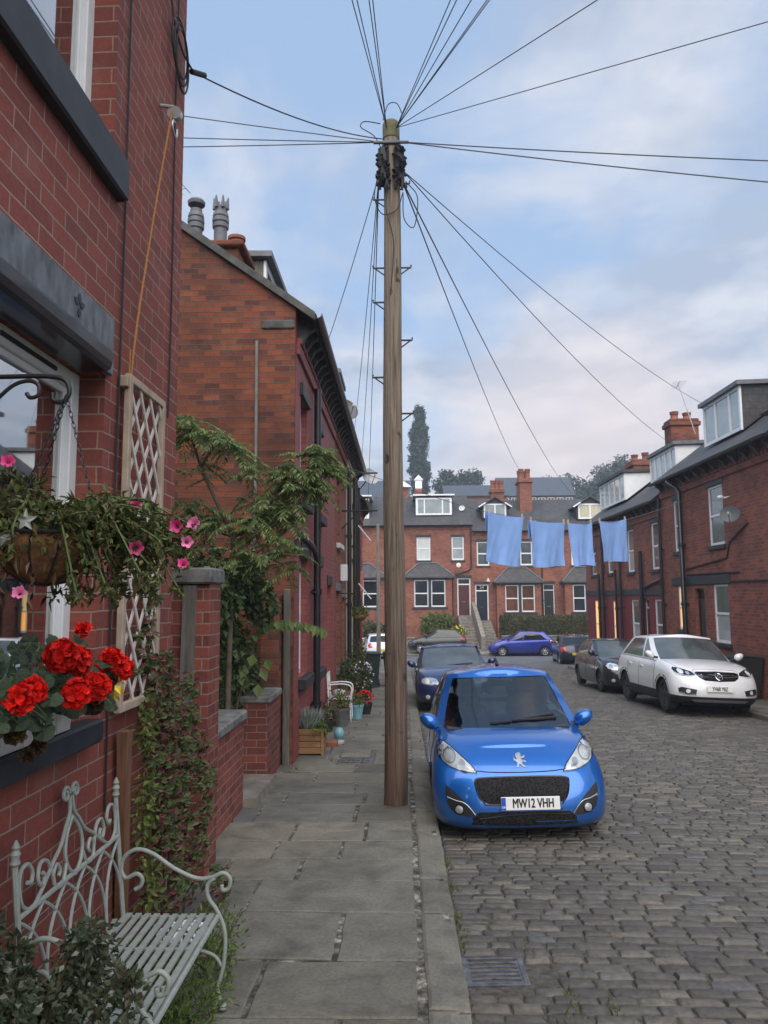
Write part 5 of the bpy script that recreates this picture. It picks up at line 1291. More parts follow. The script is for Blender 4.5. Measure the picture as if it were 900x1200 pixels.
def telegraph_pole():
    r = thing('telegraph_pole', 'tall wooden telegraph pole with climbing steps at the pavement edge', 'telegraph pole', (PX, PY, PB))
    mb = MB(); n = 26; rows = []
    for i in range(30):
        z = PB-.3+(PTOP-PB+.3)*i/29; k = i/29; rr = .124-.034*k
        rows.append([(PX+rr*cos(2*pi*j/n)*(1+.022*mnoise.noise(Vector((2*cos(2*pi*j/n), 2*sin(2*pi*j/n), z*2.5))))+.008*sin(z*1.3), PY+rr*sin(2*pi*j/n), z) for j in range(n+1)])
    mb.grid(rows, flip=False); mb.build('shaft', 'pole_wood', r, smooth=True)
    c = MB(); c.lathe([(.093, PTOP-.20), (.098, PTOP-.195), (.098, PTOP-.02), (.085, PTOP+.012), (.01, PTOP+.02)], (PX, PY, 0), 'z', 20); c.build('cap', 'pole_cap', r, smooth=True, sharp=40)
    b = MB(); b.lathe([(.099, PTOP-.30), (.108, PTOP-.30), (.108, PTOP-.26), (.099, PTOP-.26)], (PX, PY, 0), 'z', 20); b.tube([(PX-.2, PY-.1, PTOP-.29), (PX+.2, PY-.1, PTOP-.29)], .018, 8); b.build('bracket', 'lead', r)
    rnd = random.Random(3)
    for s in (-1, 1):     # the two bunches of terminal blocks
        t = MB(); cx = PX+s*.088
        t.bbox(cx-.06, cx+.06, PY-.13, PY+.06, PTOP-.76, PTOP-.33, .03)
        for k in range(34):
            z = PTOP-.36-.44*rnd.random(); a = rnd.uniform(-2.6, .2) if s > 0 else rnd.uniform(-3.4, -.5); q = Vector((cx+.058*cos(a), PY-.05+.1*sin(a), z))
            t.tube([q, q+Vector((.024*cos(a), .045*sin(a), -.03))], .018, 6)
        for k in range(5): 
            x = cx+rnd.uniform(-.05, .05); t.tube([(x, PY-.12, PTOP-.74), (x+rnd.uniform(-.02, .02), PY-.11, PTOP-.74-rnd.uniform(.05, .14))], .016, 6)
        t.build('terminal_block', 'cable_black', r, smooth=True, sharp=40)
    # loops of slack wire
    for pts in ([(PX-.09, PY-.1, PTOP-.02), (PX-.03, PY-.1, PTOP+.17), (PX+.07, PY-.1, PTOP+.18), (PX+.13, PY-.1, PTOP+.05)], [(PX-.12, PY-.1, PTOP-.06), (PX-.30, PY-.1, PTOP-.03), (PX-.34, PY-.1, PTOP-.10), (PX-.2, PY-.1, PTOP-.2), (PX-.12, PY-.1, PTOP-.34)],
                [(PX-.16, PY-.08, PTOP-.7), (PX-.19, PY-.09, PTOP-.95), (PX-.10, PY-.11, PTOP-1.15), (PX+.06, PY-.12, PTOP-1.1), (PX+.13, PY-.12, PTOP-.9)], [(PX+.16, PY-.08, PTOP-.75), (PX+.29, PY-.1, PTOP-.95), (PX+.25, PY-.1, PTOP-1.3), (PX+.14, PY-.1, PTOP-1.2), (PX+.13, PY-.1, PTOP-.9)],
                [(PX-.04, PY-.11, PTOP-.76), (PX-.06, PY-.125, PTOP-1.1), (PX+.02, PY-.125, PTOP-1.5), (PX-.02, PY-.125, PTOP-2.1)]):
        c = MB(); c.tube(curve_pts(pts, 8), .006, 5); c.build('slack_wire', 'cable_black', r)
    # climbing steps, alternately left and right
    for k, (s, ypx) in enumerate(((-1, 6.43), (1, 6.62), (-1, 5.62), (1, 5.62), (-1, 5.22), (1, 4.78), (-1, 4.36), (1, 3.95))):
        z = ypx; rr = .124-.034*(z-PB)/(PTOP-PB)
        t = MB(); x0 = PX+s*(rr-.02); x1 = PX+s*(rr+.115)
        t.tube([(x0, PY-.02, z), (x1, PY-.02, z), (x1, PY-.02, z+.03)], .011, 6); t.tube([(x0, PY-.02, z-.09), (x1-s*.02, PY-.02, z-.005)], .008, 6)
        t.build('climbing_step', 'iron', r)
    return r
telegraph_pole()

def wire(label, a, b, sag=0.15, r=.0065, mat='cable_grey', n=14, cat='cable', name='overhead_cable'):
    a = Vector(a); b = Vector(b); mb = MB()
    mb.tube([a.lerp(b, k/n)+Vector((0, 0, -sag*4*(k/n)*(1-k/n))) for k in range(n+1)], r, 5)
    return mb.build(name, mat, label=label, cat=cat, group='phone wires fanning out from the pole top')
def ext(p, q, k): p = Vector(p); q = Vector(q); return p+(q-p)*k
def wires():
    top = PTOP-.1
    L, Rr = (PX-.05, PY-.08, top), (PX+.06, PY-.08, top)
    for q, lab in (((-.37, 5.6, 6.79), 'outermost overhead wire of the four rising left from the pole top'), ((-.33, 5.6, 6.79), 'second overhead wire from the outside of the four rising left from the pole top'),
                   ((-.23, 5.6, 6.78), 'third overhead wire from the outside of the four rising left from the pole top'), ((-.20, 5.6, 6.78), 'innermost, nearly upright wire of the four rising left from the pole top')):
        wire(lab, L, ext(L, q, 3.6), .0, .0048, 'cable_grey')
    for q, lab in (((.43, 5.6, 6.76), 'steepest overhead wire of those rising right from the pole top'), ((.48, 5.6, 6.76), 'second steepest overhead wire rising right from the pole top'), ((.60, 5.6, 6.76), 'middle overhead wire of those rising steeply right from the pole top'),
                   ((.73, 5.6, 6.76), 'upper wire of the doubled pair rising right from the pole top'), ((.76, 5.7, 6.84), 'lower wire of the doubled pair rising right from the pole top'), ((1.61, 5.6, 6.73), 'single wire rising at about forty degrees to the right of the pole'), ((3.07, 5.8, 6.67), 'shallow wire rising to the upper right edge of the photo')):
        wire(lab, Rr, ext(Rr, q, 3.4 if q[0] < 1 else 2.6), .0, .0048, 'cable_grey')
    S = (PX+.10, PY-.06, top-.16)
    wire('upper of the two nearly level wires running right from the pole', S, ext(S, (3.71, 7.2, 6.35), 2.25), .06, .007); wire('lower of the two nearly level wires running right from the pole', S, ext(S, (3.75, 7.3, 6.20), 2.25), .08, .007)
    S = (PX-.10, PY-.06, top-.16)
    wire('topmost of three level wires running left from the pole behind the brick house', S, ext(S, (-2.5, 8.1, 7.57), 3.2), .05, .006); wire('middle of three level wires running left from the pole behind the brick house', S, ext(S, (-2.56, 8.3, 7.43), 3.2), .05, .006); wire('lowest of three level wires running left from the pole behind the brick house', S, ext(S, (-2.59, 8.4, 7.38), 3.2), .05, .006)
    wire('black wire with a clamp from the pole to the coil on the near brick house', (PX-.1, PY-.06, top-.12), (-1.42, 4.80, 5.58), .09, .006, 'cable_black')
    m = MB(); a = Vector((-1.42, 4.80, 5.58)); d = (Vector((PX, PY, top))-a).normalized(); m.tube([a-d*.02, a+d*.14], .02, 8); m.build('cable_clamp', 'cable_black', label='black tension clamp where the wire meets the near brick house', cat='clamp')
    S = (PX+.13, PY-.05, top-.50)
    wire('wire from the pole down to the slate-cheeked dormer on the right', S, (9.3, 22.4, 7.60), .25, .006); wire('wire from the pole down to the white dormer beside the chimney on the right', S, (9.5, 26.0, 7.15), .3, .0065)
    S = (PX+.12, PY-.05, top-.62)
    wire('right-hand wire of the two from the pole down to the far terrace', S, (13.0, 56.5, 9.6), .6, .009); wire('left-hand wire of the two from the pole down to the far terrace', S, (9.6, 57.5, 11.0), .6, .009)
    S = (PX-.14, PY-.05, top-.55)
    wire('wire sloping from the pole to the gutter of the red painted end house', S, (-1.18, 11.6, 5.95), .05, .0055)
    wire('wire from the pole to the eaves of the bare brick house', S, (-1.22, 18.9, 6.05), .15, .0055); wire('wire from the pole to the eaves of the cream house', S, (-1.22, 22.5, 6.0), .18, .006); wire('wire from the pole to the eaves of the scarlet house', S, (-1.2, 26.5, 5.4), .2, .0065)
wires()
def corner_pole():
    r = thing('telegraph_pole', 'slim weathered pole behind the wheelie bins at the far left corner', 'telegraph pole', (-1.05, 33.2, -1.1))
    m = MB(); m.lathe([(.10, -1.3), (.075, 5.15), (.02, 5.18)], (-1.06, 33.2, 0), 'z', 14); m.build('shaft', 'wood_weathered', r, smooth=True, sharp=40)
    r = thing('street_sign', 'small white and yellow parking sign on a thin post behind the big pole', 'sign', (-.12, 47.0, -1.5))
    m = MB(); m.tube([(-.12, 47, -1.55), (-.12, 47, 1.75)], .04, 8); m.build('post', 'lead', r)
    m = MB(); m.bbox(-.32, .08, 46.93, 46.955, 1.35, 1.72, .01); m.build('panel', 'upvc_far', r); m = MB(); m.bbox(-.30, .06, 46.93, 46.955, .95, 1.3, .01); m.build('panel', 'yellow', r)
corner_pole()

def washing():
    rnd = random.Random(21)
    key = [(-1.5, 13.05, 4.42), (-1.09, 13.43, 4.34), (-.01, 14.43, 4.09), (1.23, 15.57, 3.85), (1.84, 16.14, 3.765), (2.74, 16.98, 3.725), (3.9, 18.05, 3.70), (4.74, 18.82, 3.755), (5.91, 19.91, 3.955), (7.14, 21.04, 4.32), (8.66, 22.45, 4.85)]
    m = MB(); m.tube(curve_pts(key, 5), .006, 5); m.build('washing_line', 'cable_grey', label='thin washing line strung across the street carrying blue towels', cat='washing line')
    D = Vector((.734, .680, 0)); Nn = Vector((.680, -.734, 0))
    def towel(a, b, bl, br, label, fold=False, seed=0, sway=0.0):
        a, b, bl, br = map(Vector, (a, b, bl, br)); nu, nv = 26, 30; ph = seed*1.7
        front = []; 
        for j in range(nv+1):
            t = j/nv; row = []
            for i in range(nu+1):
                s = i/nu
                top = a.lerp(b, s)+Vector((0, 0, -.028*4*s*(1-s)*(1-t)))
                bot = bl.lerp(br, s)+Vector((0, 0, .02*sin(5*s+ph)))
                p = top.lerp(bot, t)
                w = .030*sin(7.5*s+ph+1.4*t)*(.25+.75*t)+.014*sin(17*s+2*ph+2*t)*t+.05*sway*t*t
                # soft pleats hanging from each peg
                w += .022*(1-t)*(math.exp(-((s-.03)/.08)**2)+math.exp(-((s-.97)/.08)**2))
                w += .006*sin(31*s+11*t+ph)*t
                pull = -.018*sin(pi*t)*(s-.5)*2
                row.append(p+Nn*w+D*pull)
            front.append(row)
        mb = MB(); mb.grid(front)
        back = [[p-Nn*.014 for p in row] for row in front]; mb.grid(back, flip=True)
        # close the rim so that the cloth has thickness
        rim = [front[0][i] for i in range(nu+1)]+[front[j][nu] for j in range(1, nv+1)]+[front[nv][i] for i in range(nu-1, -1, -1)]+[front[j][0] for j in range(nv-1, 0, -1)]
        rb = [p-Nn*.014 for p in rim]; k = len(rim); mb.add(rim+rb, [(i, (i+1) % k, k+(i+1) % k, k+i) for i in range(k)])
        if fold:    # a corner of cloth doubled back over the line
            f = [[a.lerp(b, s*.22-.015)+Vector((0, 0, -.42*t*(1-.3*s)))+Nn*(-.05-.03*sin(4*s)) for s in (0, .25, .5, .75, 1)] for t in (0, .2, .4, .6, .8, 1)]; mb.grid(f)
        o = mb.build('towel', 'towel', label=label, cat='towel', smooth=True, group='blue towels on the washing line')
        return o
    T = [((1.84, 16.14, 3.77), (2.74, 16.98, 3.73), (1.78, 16.08, 2.68), (2.62, 16.86, 2.61), 'leftmost and longest blue towel on the washing line', True), ((2.92, 17.14, 3.68), (3.9, 18.05, 3.71), (2.98, 17.2, 2.62), (3.86, 18.0, 2.65), 'blue towel second from the left on the line, a corner folded back', True),
         ((3.99, 18.13, 3.71), (4.74, 18.82, 3.76), (4.1, 18.22, 2.68), (4.74, 18.82, 2.70), 'narrow blue towel third from the left on the washing line', False), ((4.99, 19.06, 3.83), (5.91, 19.91, 3.96), (5.08, 19.14, 2.80), (5.93, 19.93, 2.87), 'rightmost blue towel, alone beside the gap on the line', False)]
    n = 0
    for k, t in enumerate(T):
        towel(*t[:5], fold=t[5], seed=k+1, sway=(.6, .3, 1.0, .2)[k])
        for q, e in ((t[0], 'left'), (t[1], 'right')):
            c = Vector(q)+Vector((0, 0, -.05))+(D*.03 if e == 'left' else -D*.03)
            p = MB()
            for s in (-1, 1): p.hexa([tuple(c+D*x+Nn*y+Vector((0, 0, z))) for z in (0, .13) for x, y in ((-.011, s*.010-.008), (.011, s*.010-.008), (.011, s*.010+.008), (-.011, s*.010+.008))])
            p.build('clothes_peg', 'peg', label='wooden peg at the %s top corner of the %s' % (e, ('leftmost blue towel', 'second blue towel from the left', 'narrow third blue towel', 'rightmost blue towel')[k]), cat='clothes peg', group='pegs on the washing line')
washing()

# ============================================================ street furniture and garden walls
def gully():
    x0, x1, y0, y1 = GRATE
    r = thing('gully_grate', 'worn cast iron drain grate set in the cobbles by the kerb', 'drain', ((x0+x1)/2, (y0+y1)/2, rz(x0, y0)))
    f = MB(); z = lambda x, y: rz(x, y)-.004
    P = lambda x, y, d=0: (x, y, z(x, y)+d)
    for a, b, c, d in ((x0, x1, y0, y0+.022), (x0, x1, y1-.022, y1), (x0, x0+.025, y0+.022, y1-.022), (x1-.03, x1, y0+.022, y1-.022)):
        f.hexa([P(a, c, -.06), P(b, c, -.06), P(b, d, -.06), P(a, d, -.06), P(a, c), P(b, c), P(b, d), P(a, d)])
    f.build('frame', 'cast_iron', r)
    g = MB(); n = 6; ya, yb = y0+.026, y1-.026; w = (yb-ya)/n
    for k in range(n):
        c0 = ya+k*w; m = 9
        top = [[P(x0+.027+(x1-x0-.06)*i/m, c0+w*(.06 if s == 0 else .52)+.006*sin(pi*i/m), -.004-.010*sin(pi*i/m)*0) for i in range(m+1)] for s in (0, 1)]
        bot = [[(p[0], p[1], p[2]-.05) for p in row] for row in top]
        g.grid(top); g.grid([top[0], bot[0]], flip=True); g.grid([top[1], bot[1]]); 
    for x in (x0+.025, x1-.042): g.hexa([P(x, ya, -.05), P(x+.012, ya, -.05), P(x+.012, yb, -.05), P(x, yb, -.05), P(x, ya, -.005), P(x+.012, ya, -.005), P(x+.012, yb, -.005), P(x, yb, -.005)])
    g.build('bars', 'cast_iron', r)
    d = MB(); d.hexa([P(x0+.04, y0+.04, -.30), P(x1-.04, y0+.04, -.30), P(x1-.04, y1-.04, -.30), P(x0+.04, y1-.04, -.30), P(x0+.04, y0+.04, -.2), P(x1-.04, y0+.04, -.2), P(x1-.04, y1-.04, -.2), P(x0+.04, y1-.04, -.2)]); d.build('sump', 'room_dark', r)
    x0, x1, y0, y1 = MANHOLE
    P = lambda x, y, d=0: (x, y, pave_z(x, y)+d)
    m = MB(); B = lambda a, b, c, d, lo, hi: m.hexa([P(a, c, lo), P(b, c, lo), P(b, d, lo), P(a, d, lo), P(a, c, hi), P(b, c, hi), P(b, d, hi), P(a, d, hi)])
    B(x0, x1, y0, y1, -.06, -.006)
    for i in range(6):
        for j in range(3): B(x0+.05+i*.065, x0+.095+i*.065, y0+.05+j*.145, y0+.155+j*.145, -.006, .003)
    m.build('manhole_cover', 'cast_iron', label='grey ribbed inspection cover let into the pavement before the planter', cat='drain cover')
gully()

def garden_walls():
    zb = -.5
    r = thing('gate_pier', 'tall brick gate pier with a stone cap and a weathered board on its face', 'gate pier', (-1.6, 5.9, pave_z(0, 5.9)))
    m = MB(); m.bbox(-1.80, -1.475, 5.76, 6.10, zb, 2.06, .006); m.build('shaft', 'brick_garden', r)
    c = MB(); c.bbox(-1.84, -1.455, 5.70, 6.15, 2.062, 2.185, .015); c.build('cap', 'coping', r)
    c = MB(); c.hexa([(-1.70, 5.725, .55), (-1.60, 5.725, .55), (-1.60, 5.757, .55), (-1.70, 5.757, .55), (-1.675, 5.725, 2.05), (-1.575, 5.725, 2.05), (-1.575, 5.757, 2.05), (-1.675, 5.757, 2.05)]); c.build('board', 'wood_grey', r)
    r = thing('garden_gate', 'dark boarded gate between the near brick house and the gate pier', 'gate', (-2.3, 5.9, -.1))
    c = MB()
    for k in range(9): c.bbox(-3.0+k*.13, -2.875+k*.13, 5.86, 5.89, -.2, 1.95, .004)
    c.build('boards', 'wood_grey', r); c = MB(); c.bbox(-3.0, -1.83, 5.892, 5.93, .2, .3, .004); c.bbox(-3.0, -1.83, 5.892, 5.93, 1.6, 1.7, .004); c.build('rail', 'wood_grey', r)
    def low(label, x0, x1, y0, y1, top, coph=.10):
        r = thing('garden_wall', label, 'wall', ((x0+x1)/2, y0, pave_z(0, y0)))
        m = MB(); m.box(x0, x1, y0, y1, zb, top); m.build('brickwork', 'brick_garden', r)
        y = y0-.02; k = 0
        while y < y1-.02:
            L = min(.72, y1+.02-y); 
            if y1+.02-(y+L) < .2: L = y1+.02-y
            c = MB(); c.bbox(x0-.03, x1+.035, y, y+L-.008, top+.002, top+coph, .018); c.build('coping_stone', 'coping', r); y += L; k += 1
    low('low brick garden wall with dark stone coping just past the gate pier', -1.93, -1.645, 6.12, 7.9, .71)
    low('shorter brick garden wall with slab coping beyond the stone step', -1.95, -1.635, 9.2, 10.1, .685, .09)
    m = MB(); m.hexa([(-1.95, 7.92, -.4), (-1.48, 7.92, -.4), (-1.48, 9.18, -.4), (-1.95, 9.18, -.4), (-1.95, 7.92, pave_z(0, 7.9)+.10), (-1.52, 7.92, pave_z(0, 7.9)+.09), (-1.52, 9.18, pave_z(0, 9.2)+.09), (-1.95, 9.18, pave_z(0, 9.2)+.10)]); m.build('stone_step', 'stone', label='stone step in the gap between the two low garden walls', cat='step')
    m = MB(); m.bbox(-1.90, -1.65, 10.10, 10.385, -.5, 2.0, .006); r = thing('gate_pier', 'plain brick pier against the gable corner beyond the short garden wall', 'gate pier', (-1.78, 10.2, -.25)); m.build('shaft', 'brick_gable', r)
    m = MB(); m.bbox(-1.625, -1.535, 10.27, 10.36, -.35, 2.07, .01); m.build('gatepost', 'wood_grey', label='tall grey timber post at the corner of the red painted house', cat='post')
    y = MB(); y.grid([[(x, yy, -SLOPE*yy+.04) for x in (-9, -5, -1.95)] for yy in (4.9, 6, 8, 10.4)]); y.build('yard_ground', 'soil', kind='structure', base=(0, 0, 0))
garden_walls()

def trellis():
    y0, y1, z0, z1 = 3.87, 4.47, 1.37, 3.15; X = -1.475
    r = thing('trellis', 'tall narrow white lattice trellis fixed to the near brick wall', 'trellis', (X, (y0+y1)/2, z0))
    f = MB(); w = .045
    f.bbox(X, X+.035, y0, y0+w, z0, z1, .004); f.bbox(X, X+.035, y1-w, y1, z0, z1, .004); f.bbox(X, X+.035, y0+w, y1-w, z1-w, z1, .004); f.bbox(X, X+.035, y0+w, y1-w, z0, z0+w, .004)
    f.bbox(X-.02, X+.03, y0-.03, y0, z1-.08, z1-.02, .004)
    f.build('frame', 'trellis_wood', r)
    l = MB(); H = z1-z0-.02; Wd = y1-y0-w
    for s in (0, 1):
        x = X+.006+s*.010
        k = -12
        while k < 14:
            # slats lean at about 55 degrees
            c0 = z0+k*.235; pts = []
            for (ya, za) in ((y0+w*.5, c0 if s == 0 else c0+Wd*1.45), (y1-w*.5, c0+Wd*1.45 if s == 0 else c0)): pts.append((ya, za))
            (ya, za), (yb, zb2) = pts; t0, t1 = 0.0, 1.0; dz = zb2-za
            for lim, sg in ((z0+w*.5, 1), (z1-w*.5, -1)):
                ta = (lim-za)/dz
                if (dz > 0) == (sg > 0): t0 = max(t0, ta)
                else: t1 = min(t1, ta)
            if t1-t0 > .03:
                p = Vector((x, ya+(yb-ya)*t0, za+dz*t0)); q = Vector((x, ya+(yb-ya)*t1, za+dz*t1)); d = (q-p).normalized(); u = Vector((0, -d.z, d.y))*.011; e = Vector((.008, 0, 0))
                l.hexa([p-u, p+u, p+u+e, p-u+e, q-u, q+u, q+u+e, q-u+e])
            k += 1
    l.build('lattice', 'lattice_white', r)
    m = MB(); m.hexa([(-1.49, 4.04, -.05), (-1.455, 4.04, -.05), (-1.455, 4.13, -.05), (-1.49, 4.13, -.05), (-1.47, 3.92, 1.27), (-1.42, 3.92, 1.27), (-1.42, 4.00, 1.27), (-1.47, 4.00, 1.27)])
    m.build('timber_post', 'wood_brown', label='brown timber batten standing against the wall behind the bench', cat='post')
trellis()

def bench():
    z0 = pave_z(0, 3.2)-.005; Y0, Y1 = 2.87, 3.85; XB, XF = -1.385, -.93; SH = .43
    r = thing('garden_bench', 'pale grey-green wrought iron garden bench with scrolled back under the window', 'bench', (-1.15, 3.2, z0))
    def P(x, y, h): return (x, y, z0+h)
    def sp(c, r0, r1, a0, a1, n=18): return [(c[0]+(r0+(r1-r0)*k/n)*cos(a0+(a1-a0)*k/n), c[1]+(r0+(r1-r0)*k/n)*sin(a0+(a1-a0)*k/n)) for k in range(n+1)]
    s = MB(); n = 10
    for k in range(n):
        x = XB+.035+(XF-XB-.05)*k/(n-1)
        h0 = SH+.004*abs(k-n/2)/5
        s.hexa([P(x-.014, Y0, h0-.004), P(x+.014, Y0, h0-.004), P(x+.014, Y1, h0-.004), P(x-.014, Y1, h0-.004), P(x-.014, Y0, h0+.004), P(x+.014, Y0, h0+.004), P(x+.014, Y1, h0+.004), P(x-.014, Y1, h0+.004)])
    for y in (Y0, Y0+.31, Y0+.64, Y1): s.tube([P(XB+.01, y, SH-.012), P(XF, y, SH-.012)], .009, 6)
    s.tube([P(XF+.012, Y0, SH-.006), P(XF+.012, Y1, SH-.006)], .013, 8); s.tube([P(XB+.012, Y0, SH-.006), P(XB+.012, Y1, SH-.006)], .011, 8)
    s.build('seat', 'bench_paint', r, smooth=True, sharp=40)
    b = MB(); bx = lambda h: XB-.06*(h-SH)/.6
    def T(pts, rad=.009): b.tube([P(bx(h), Y0+(Y1-Y0)*q, h) for q, h in pts], rad, 7)
    RH = .80
    T([(0, RH), (1, RH)], .011); T([(.02, RH-.05), (.98, RH-.05)], .001)
    for e in (0, 1):
        T([(e, SH-.02), (e, .985)], .012)
        b.lathe([(.012, 0), (.02, .012), (.014, .03), (.02, .045), (.012, .06), (.016, .07), (.004, .095)], P(bx(.985), Y0+(Y1-Y0)*e, .985), 'z', 10)
    # pointed interlacing arches under the rail
    for k in range(-1, 5):
        a, c = k/5, (k+2)/5; m = (a+c)/2; left = []; right = []
        for t in range(11):
            q = t/10; left.append((a+(m-a)*q**2.0, SH+(RH-.01-SH)*q**.62)); right.append((c-(c-m)*q**2.0, SH+(RH-.01-SH)*q**.62))
        for ln in (left, right):
            ln = [(u, h) for u, h in ln if -.001 <= u <= 1.001]
            if len(ln) > 1: T(ln, .0075)
    # scrolled cresting
    W_ = Y1-Y0
    def C(pts2): T([(.5+u/W_, h) for u, h in pts2], .0085)
    for g in (-1, 1):
        C([(g*u, h) for u, h in [(q.x, q.y) for q in curve_pts([(.012, 1.115, 0), (.022, 1.05, 0), (.07, 1.0, 0), (.12, .945, 0), (.20, .90, 0), (.30, .835, 0), (.38, .80, 0), (.45, .83, 0), (.468, .90, 0), (.45, .955, 0), (.40, .965, 0), (.365, .925, 0), (.38, .89, 0), (.405, .90, 0)], 6)]])
        C([(g*u, h) for u, h in sp((.045, 1.13), .035, .008, pi, -1.6*pi)])
        C([(g*u, h) for u, h in [(q.x, q.y) for q in curve_pts([(.0, .79, 0), (.06, .835, 0), (.085, .90, 0), (.06, .97, 0), (.0, 1.03, 0)], 6)]])
        C([(g*u, h) for u, h in [(q.x, q.y) for q in curve_pts([(.08, .86, 0), (.12, .80, 0), (.18, .80, 0), (.20, .855, 0), (.165, .885, 0), (.14, .855, 0), (.155, .835, 0)], 6)]])
        C([(g*u, h) for u, h in [(q.x, q.y) for q in curve_pts([(.20, .84, 0), (.24, .92, 0), (.30, .935, 0), (.325, .885, 0), (.295, .85, 0), (.27, .875, 0), (.285, .895, 0)], 6)]])
    b.build('back', 'bench_paint', r, smooth=True, sharp=40)
    for y in (Y0, Y1):
        a = MB()
        arm = curve_pts([P(x, y, h) for x, h in ((XB+.055, .545), (XB+.085, .565), (XB+.09, .60), (XB+.06, .62), (XB+.01, .60), (XB-.015, .64), (XB+.0, .70), (XB+.06, .735), (XB+.14, .715), (XB+.25, .645), (XB+.36, .60), (XF-.02, .605), (XF+.035, .625), (XF+.07, .60), (XF+.065, .555), (XF+.035, .545), (XF+.03, .57))], 6)
        a.tube(arm, .0105, 8); a.build('arm', 'bench_paint', r, smooth=True)
        l = MB(); leg = curve_pts([P(x, y, h) for x, h in ((XF-.005, .603), (XF-.04, .57), (XF-.035, .51), (XF+.015, .44), (XF+.05, .34), (XF+.045, .20), (XF+.02, .09), (XF+.045, .0))], 6)
        l.tube(leg, .0105, 8); q = leg[-1]; l.lathe([(.012, .03), (.022, .01), (.022, .0), (.01, 0)], (q.x, q.y, q.z), 'z', 10); l.build('leg', 'bench_paint', r, smooth=True)
        l = MB(); leg = curve_pts([P(x, y, h) for x, h in ((XB, .44), (XB-.005, .25), (XB-.05, .0))], 6); l.tube(leg, .0105, 8); l.build('leg', 'bench_paint', r, smooth=True)
        l = MB(); l.tube(curve_pts([P(x, y, h) for x, h in ((XB-.01, .20), (XB+.12, .27), (XB+.24, .29), (XF-.02, .25), (XF+.04, .19))], 6), .009, 7); l.build('stretcher', 'bench_paint', r, smooth=True)
bench()

def wheelie(label, x, y, z, ang, mat):
    r = local_thing('wheelie_bin', label, 'wheelie bin', (x, y, z), (0, 0, ang), 'wheelie bins along the street')
    b = MB(); b.hexa([(-.22, -.24, .08), (.22, -.24, .08), (.22, .24, .08), (-.22, .24, .08), (-.29, -.34, .98), (.29, -.34, .98), (.29, .32, .98), (-.29, .32, .98)])
    b.bbox(-.30, .30, -.36, .33, .955, .99, .008); b.build('body', mat, r, bevel=.015)
    l = MB(); l.grid([[(-.31+.62*i/6, -.38+.74*j/5, .992+.06*sin(pi*j/5)**.6*(1-.25*abs(i-3)/3)) for i in range(7)] for j in range(6)]); l.bbox(-.31, .31, -.38, .36, .991, 1.01, .006); l.build('lid', mat, r, smooth=True, sharp=40)
    h = MB(); h.tube([(-.24, .36, .93), (-.24, .42, .95), (.24, .42, .95), (.24, .36, .93)], .016, 8); h.build('handle', mat, r)
    for s in (-1, 1): w = MB(); w.lathe([(.02, -.03), (.10, -.03), (.10, .03), (.02, .03)], (s*.26, .27, .10), 'x', 14); w.build('wheel', 'trim_black', r, smooth=True, sharp=40)
wheelie('dark green wheelie bin on the left pavement in front of the thin pole', -.98, 22.7, pave_z(0, 22.7), .08, 'bin_green')
wheelie('black wheelie bin half hidden behind the telegraph pole', -.28, 23.1, pave_z(0, 23.1), -.1, 'bin_black')
wheelie('black wheelie bin against the right wall behind the white car', 8.30, 19.55, pave_z(0, 19.5), pi/2+.1, 'bin_black')
wheelie('dark wheelie bin by the right-hand wall next to the other black one', 8.32, 18.85, pave_z(0, 18.9), pi/2-.05, 'bin_black')
wheelie('green wheelie bin before the hedge across the bottom street', 10.2, 48.15, -1.5, .05, 'bin_green')
wheelie('second green wheelie bin before the hedge, nearer the corner house', 10.95, 48.2, -1.5, -.1, 'bin_green')
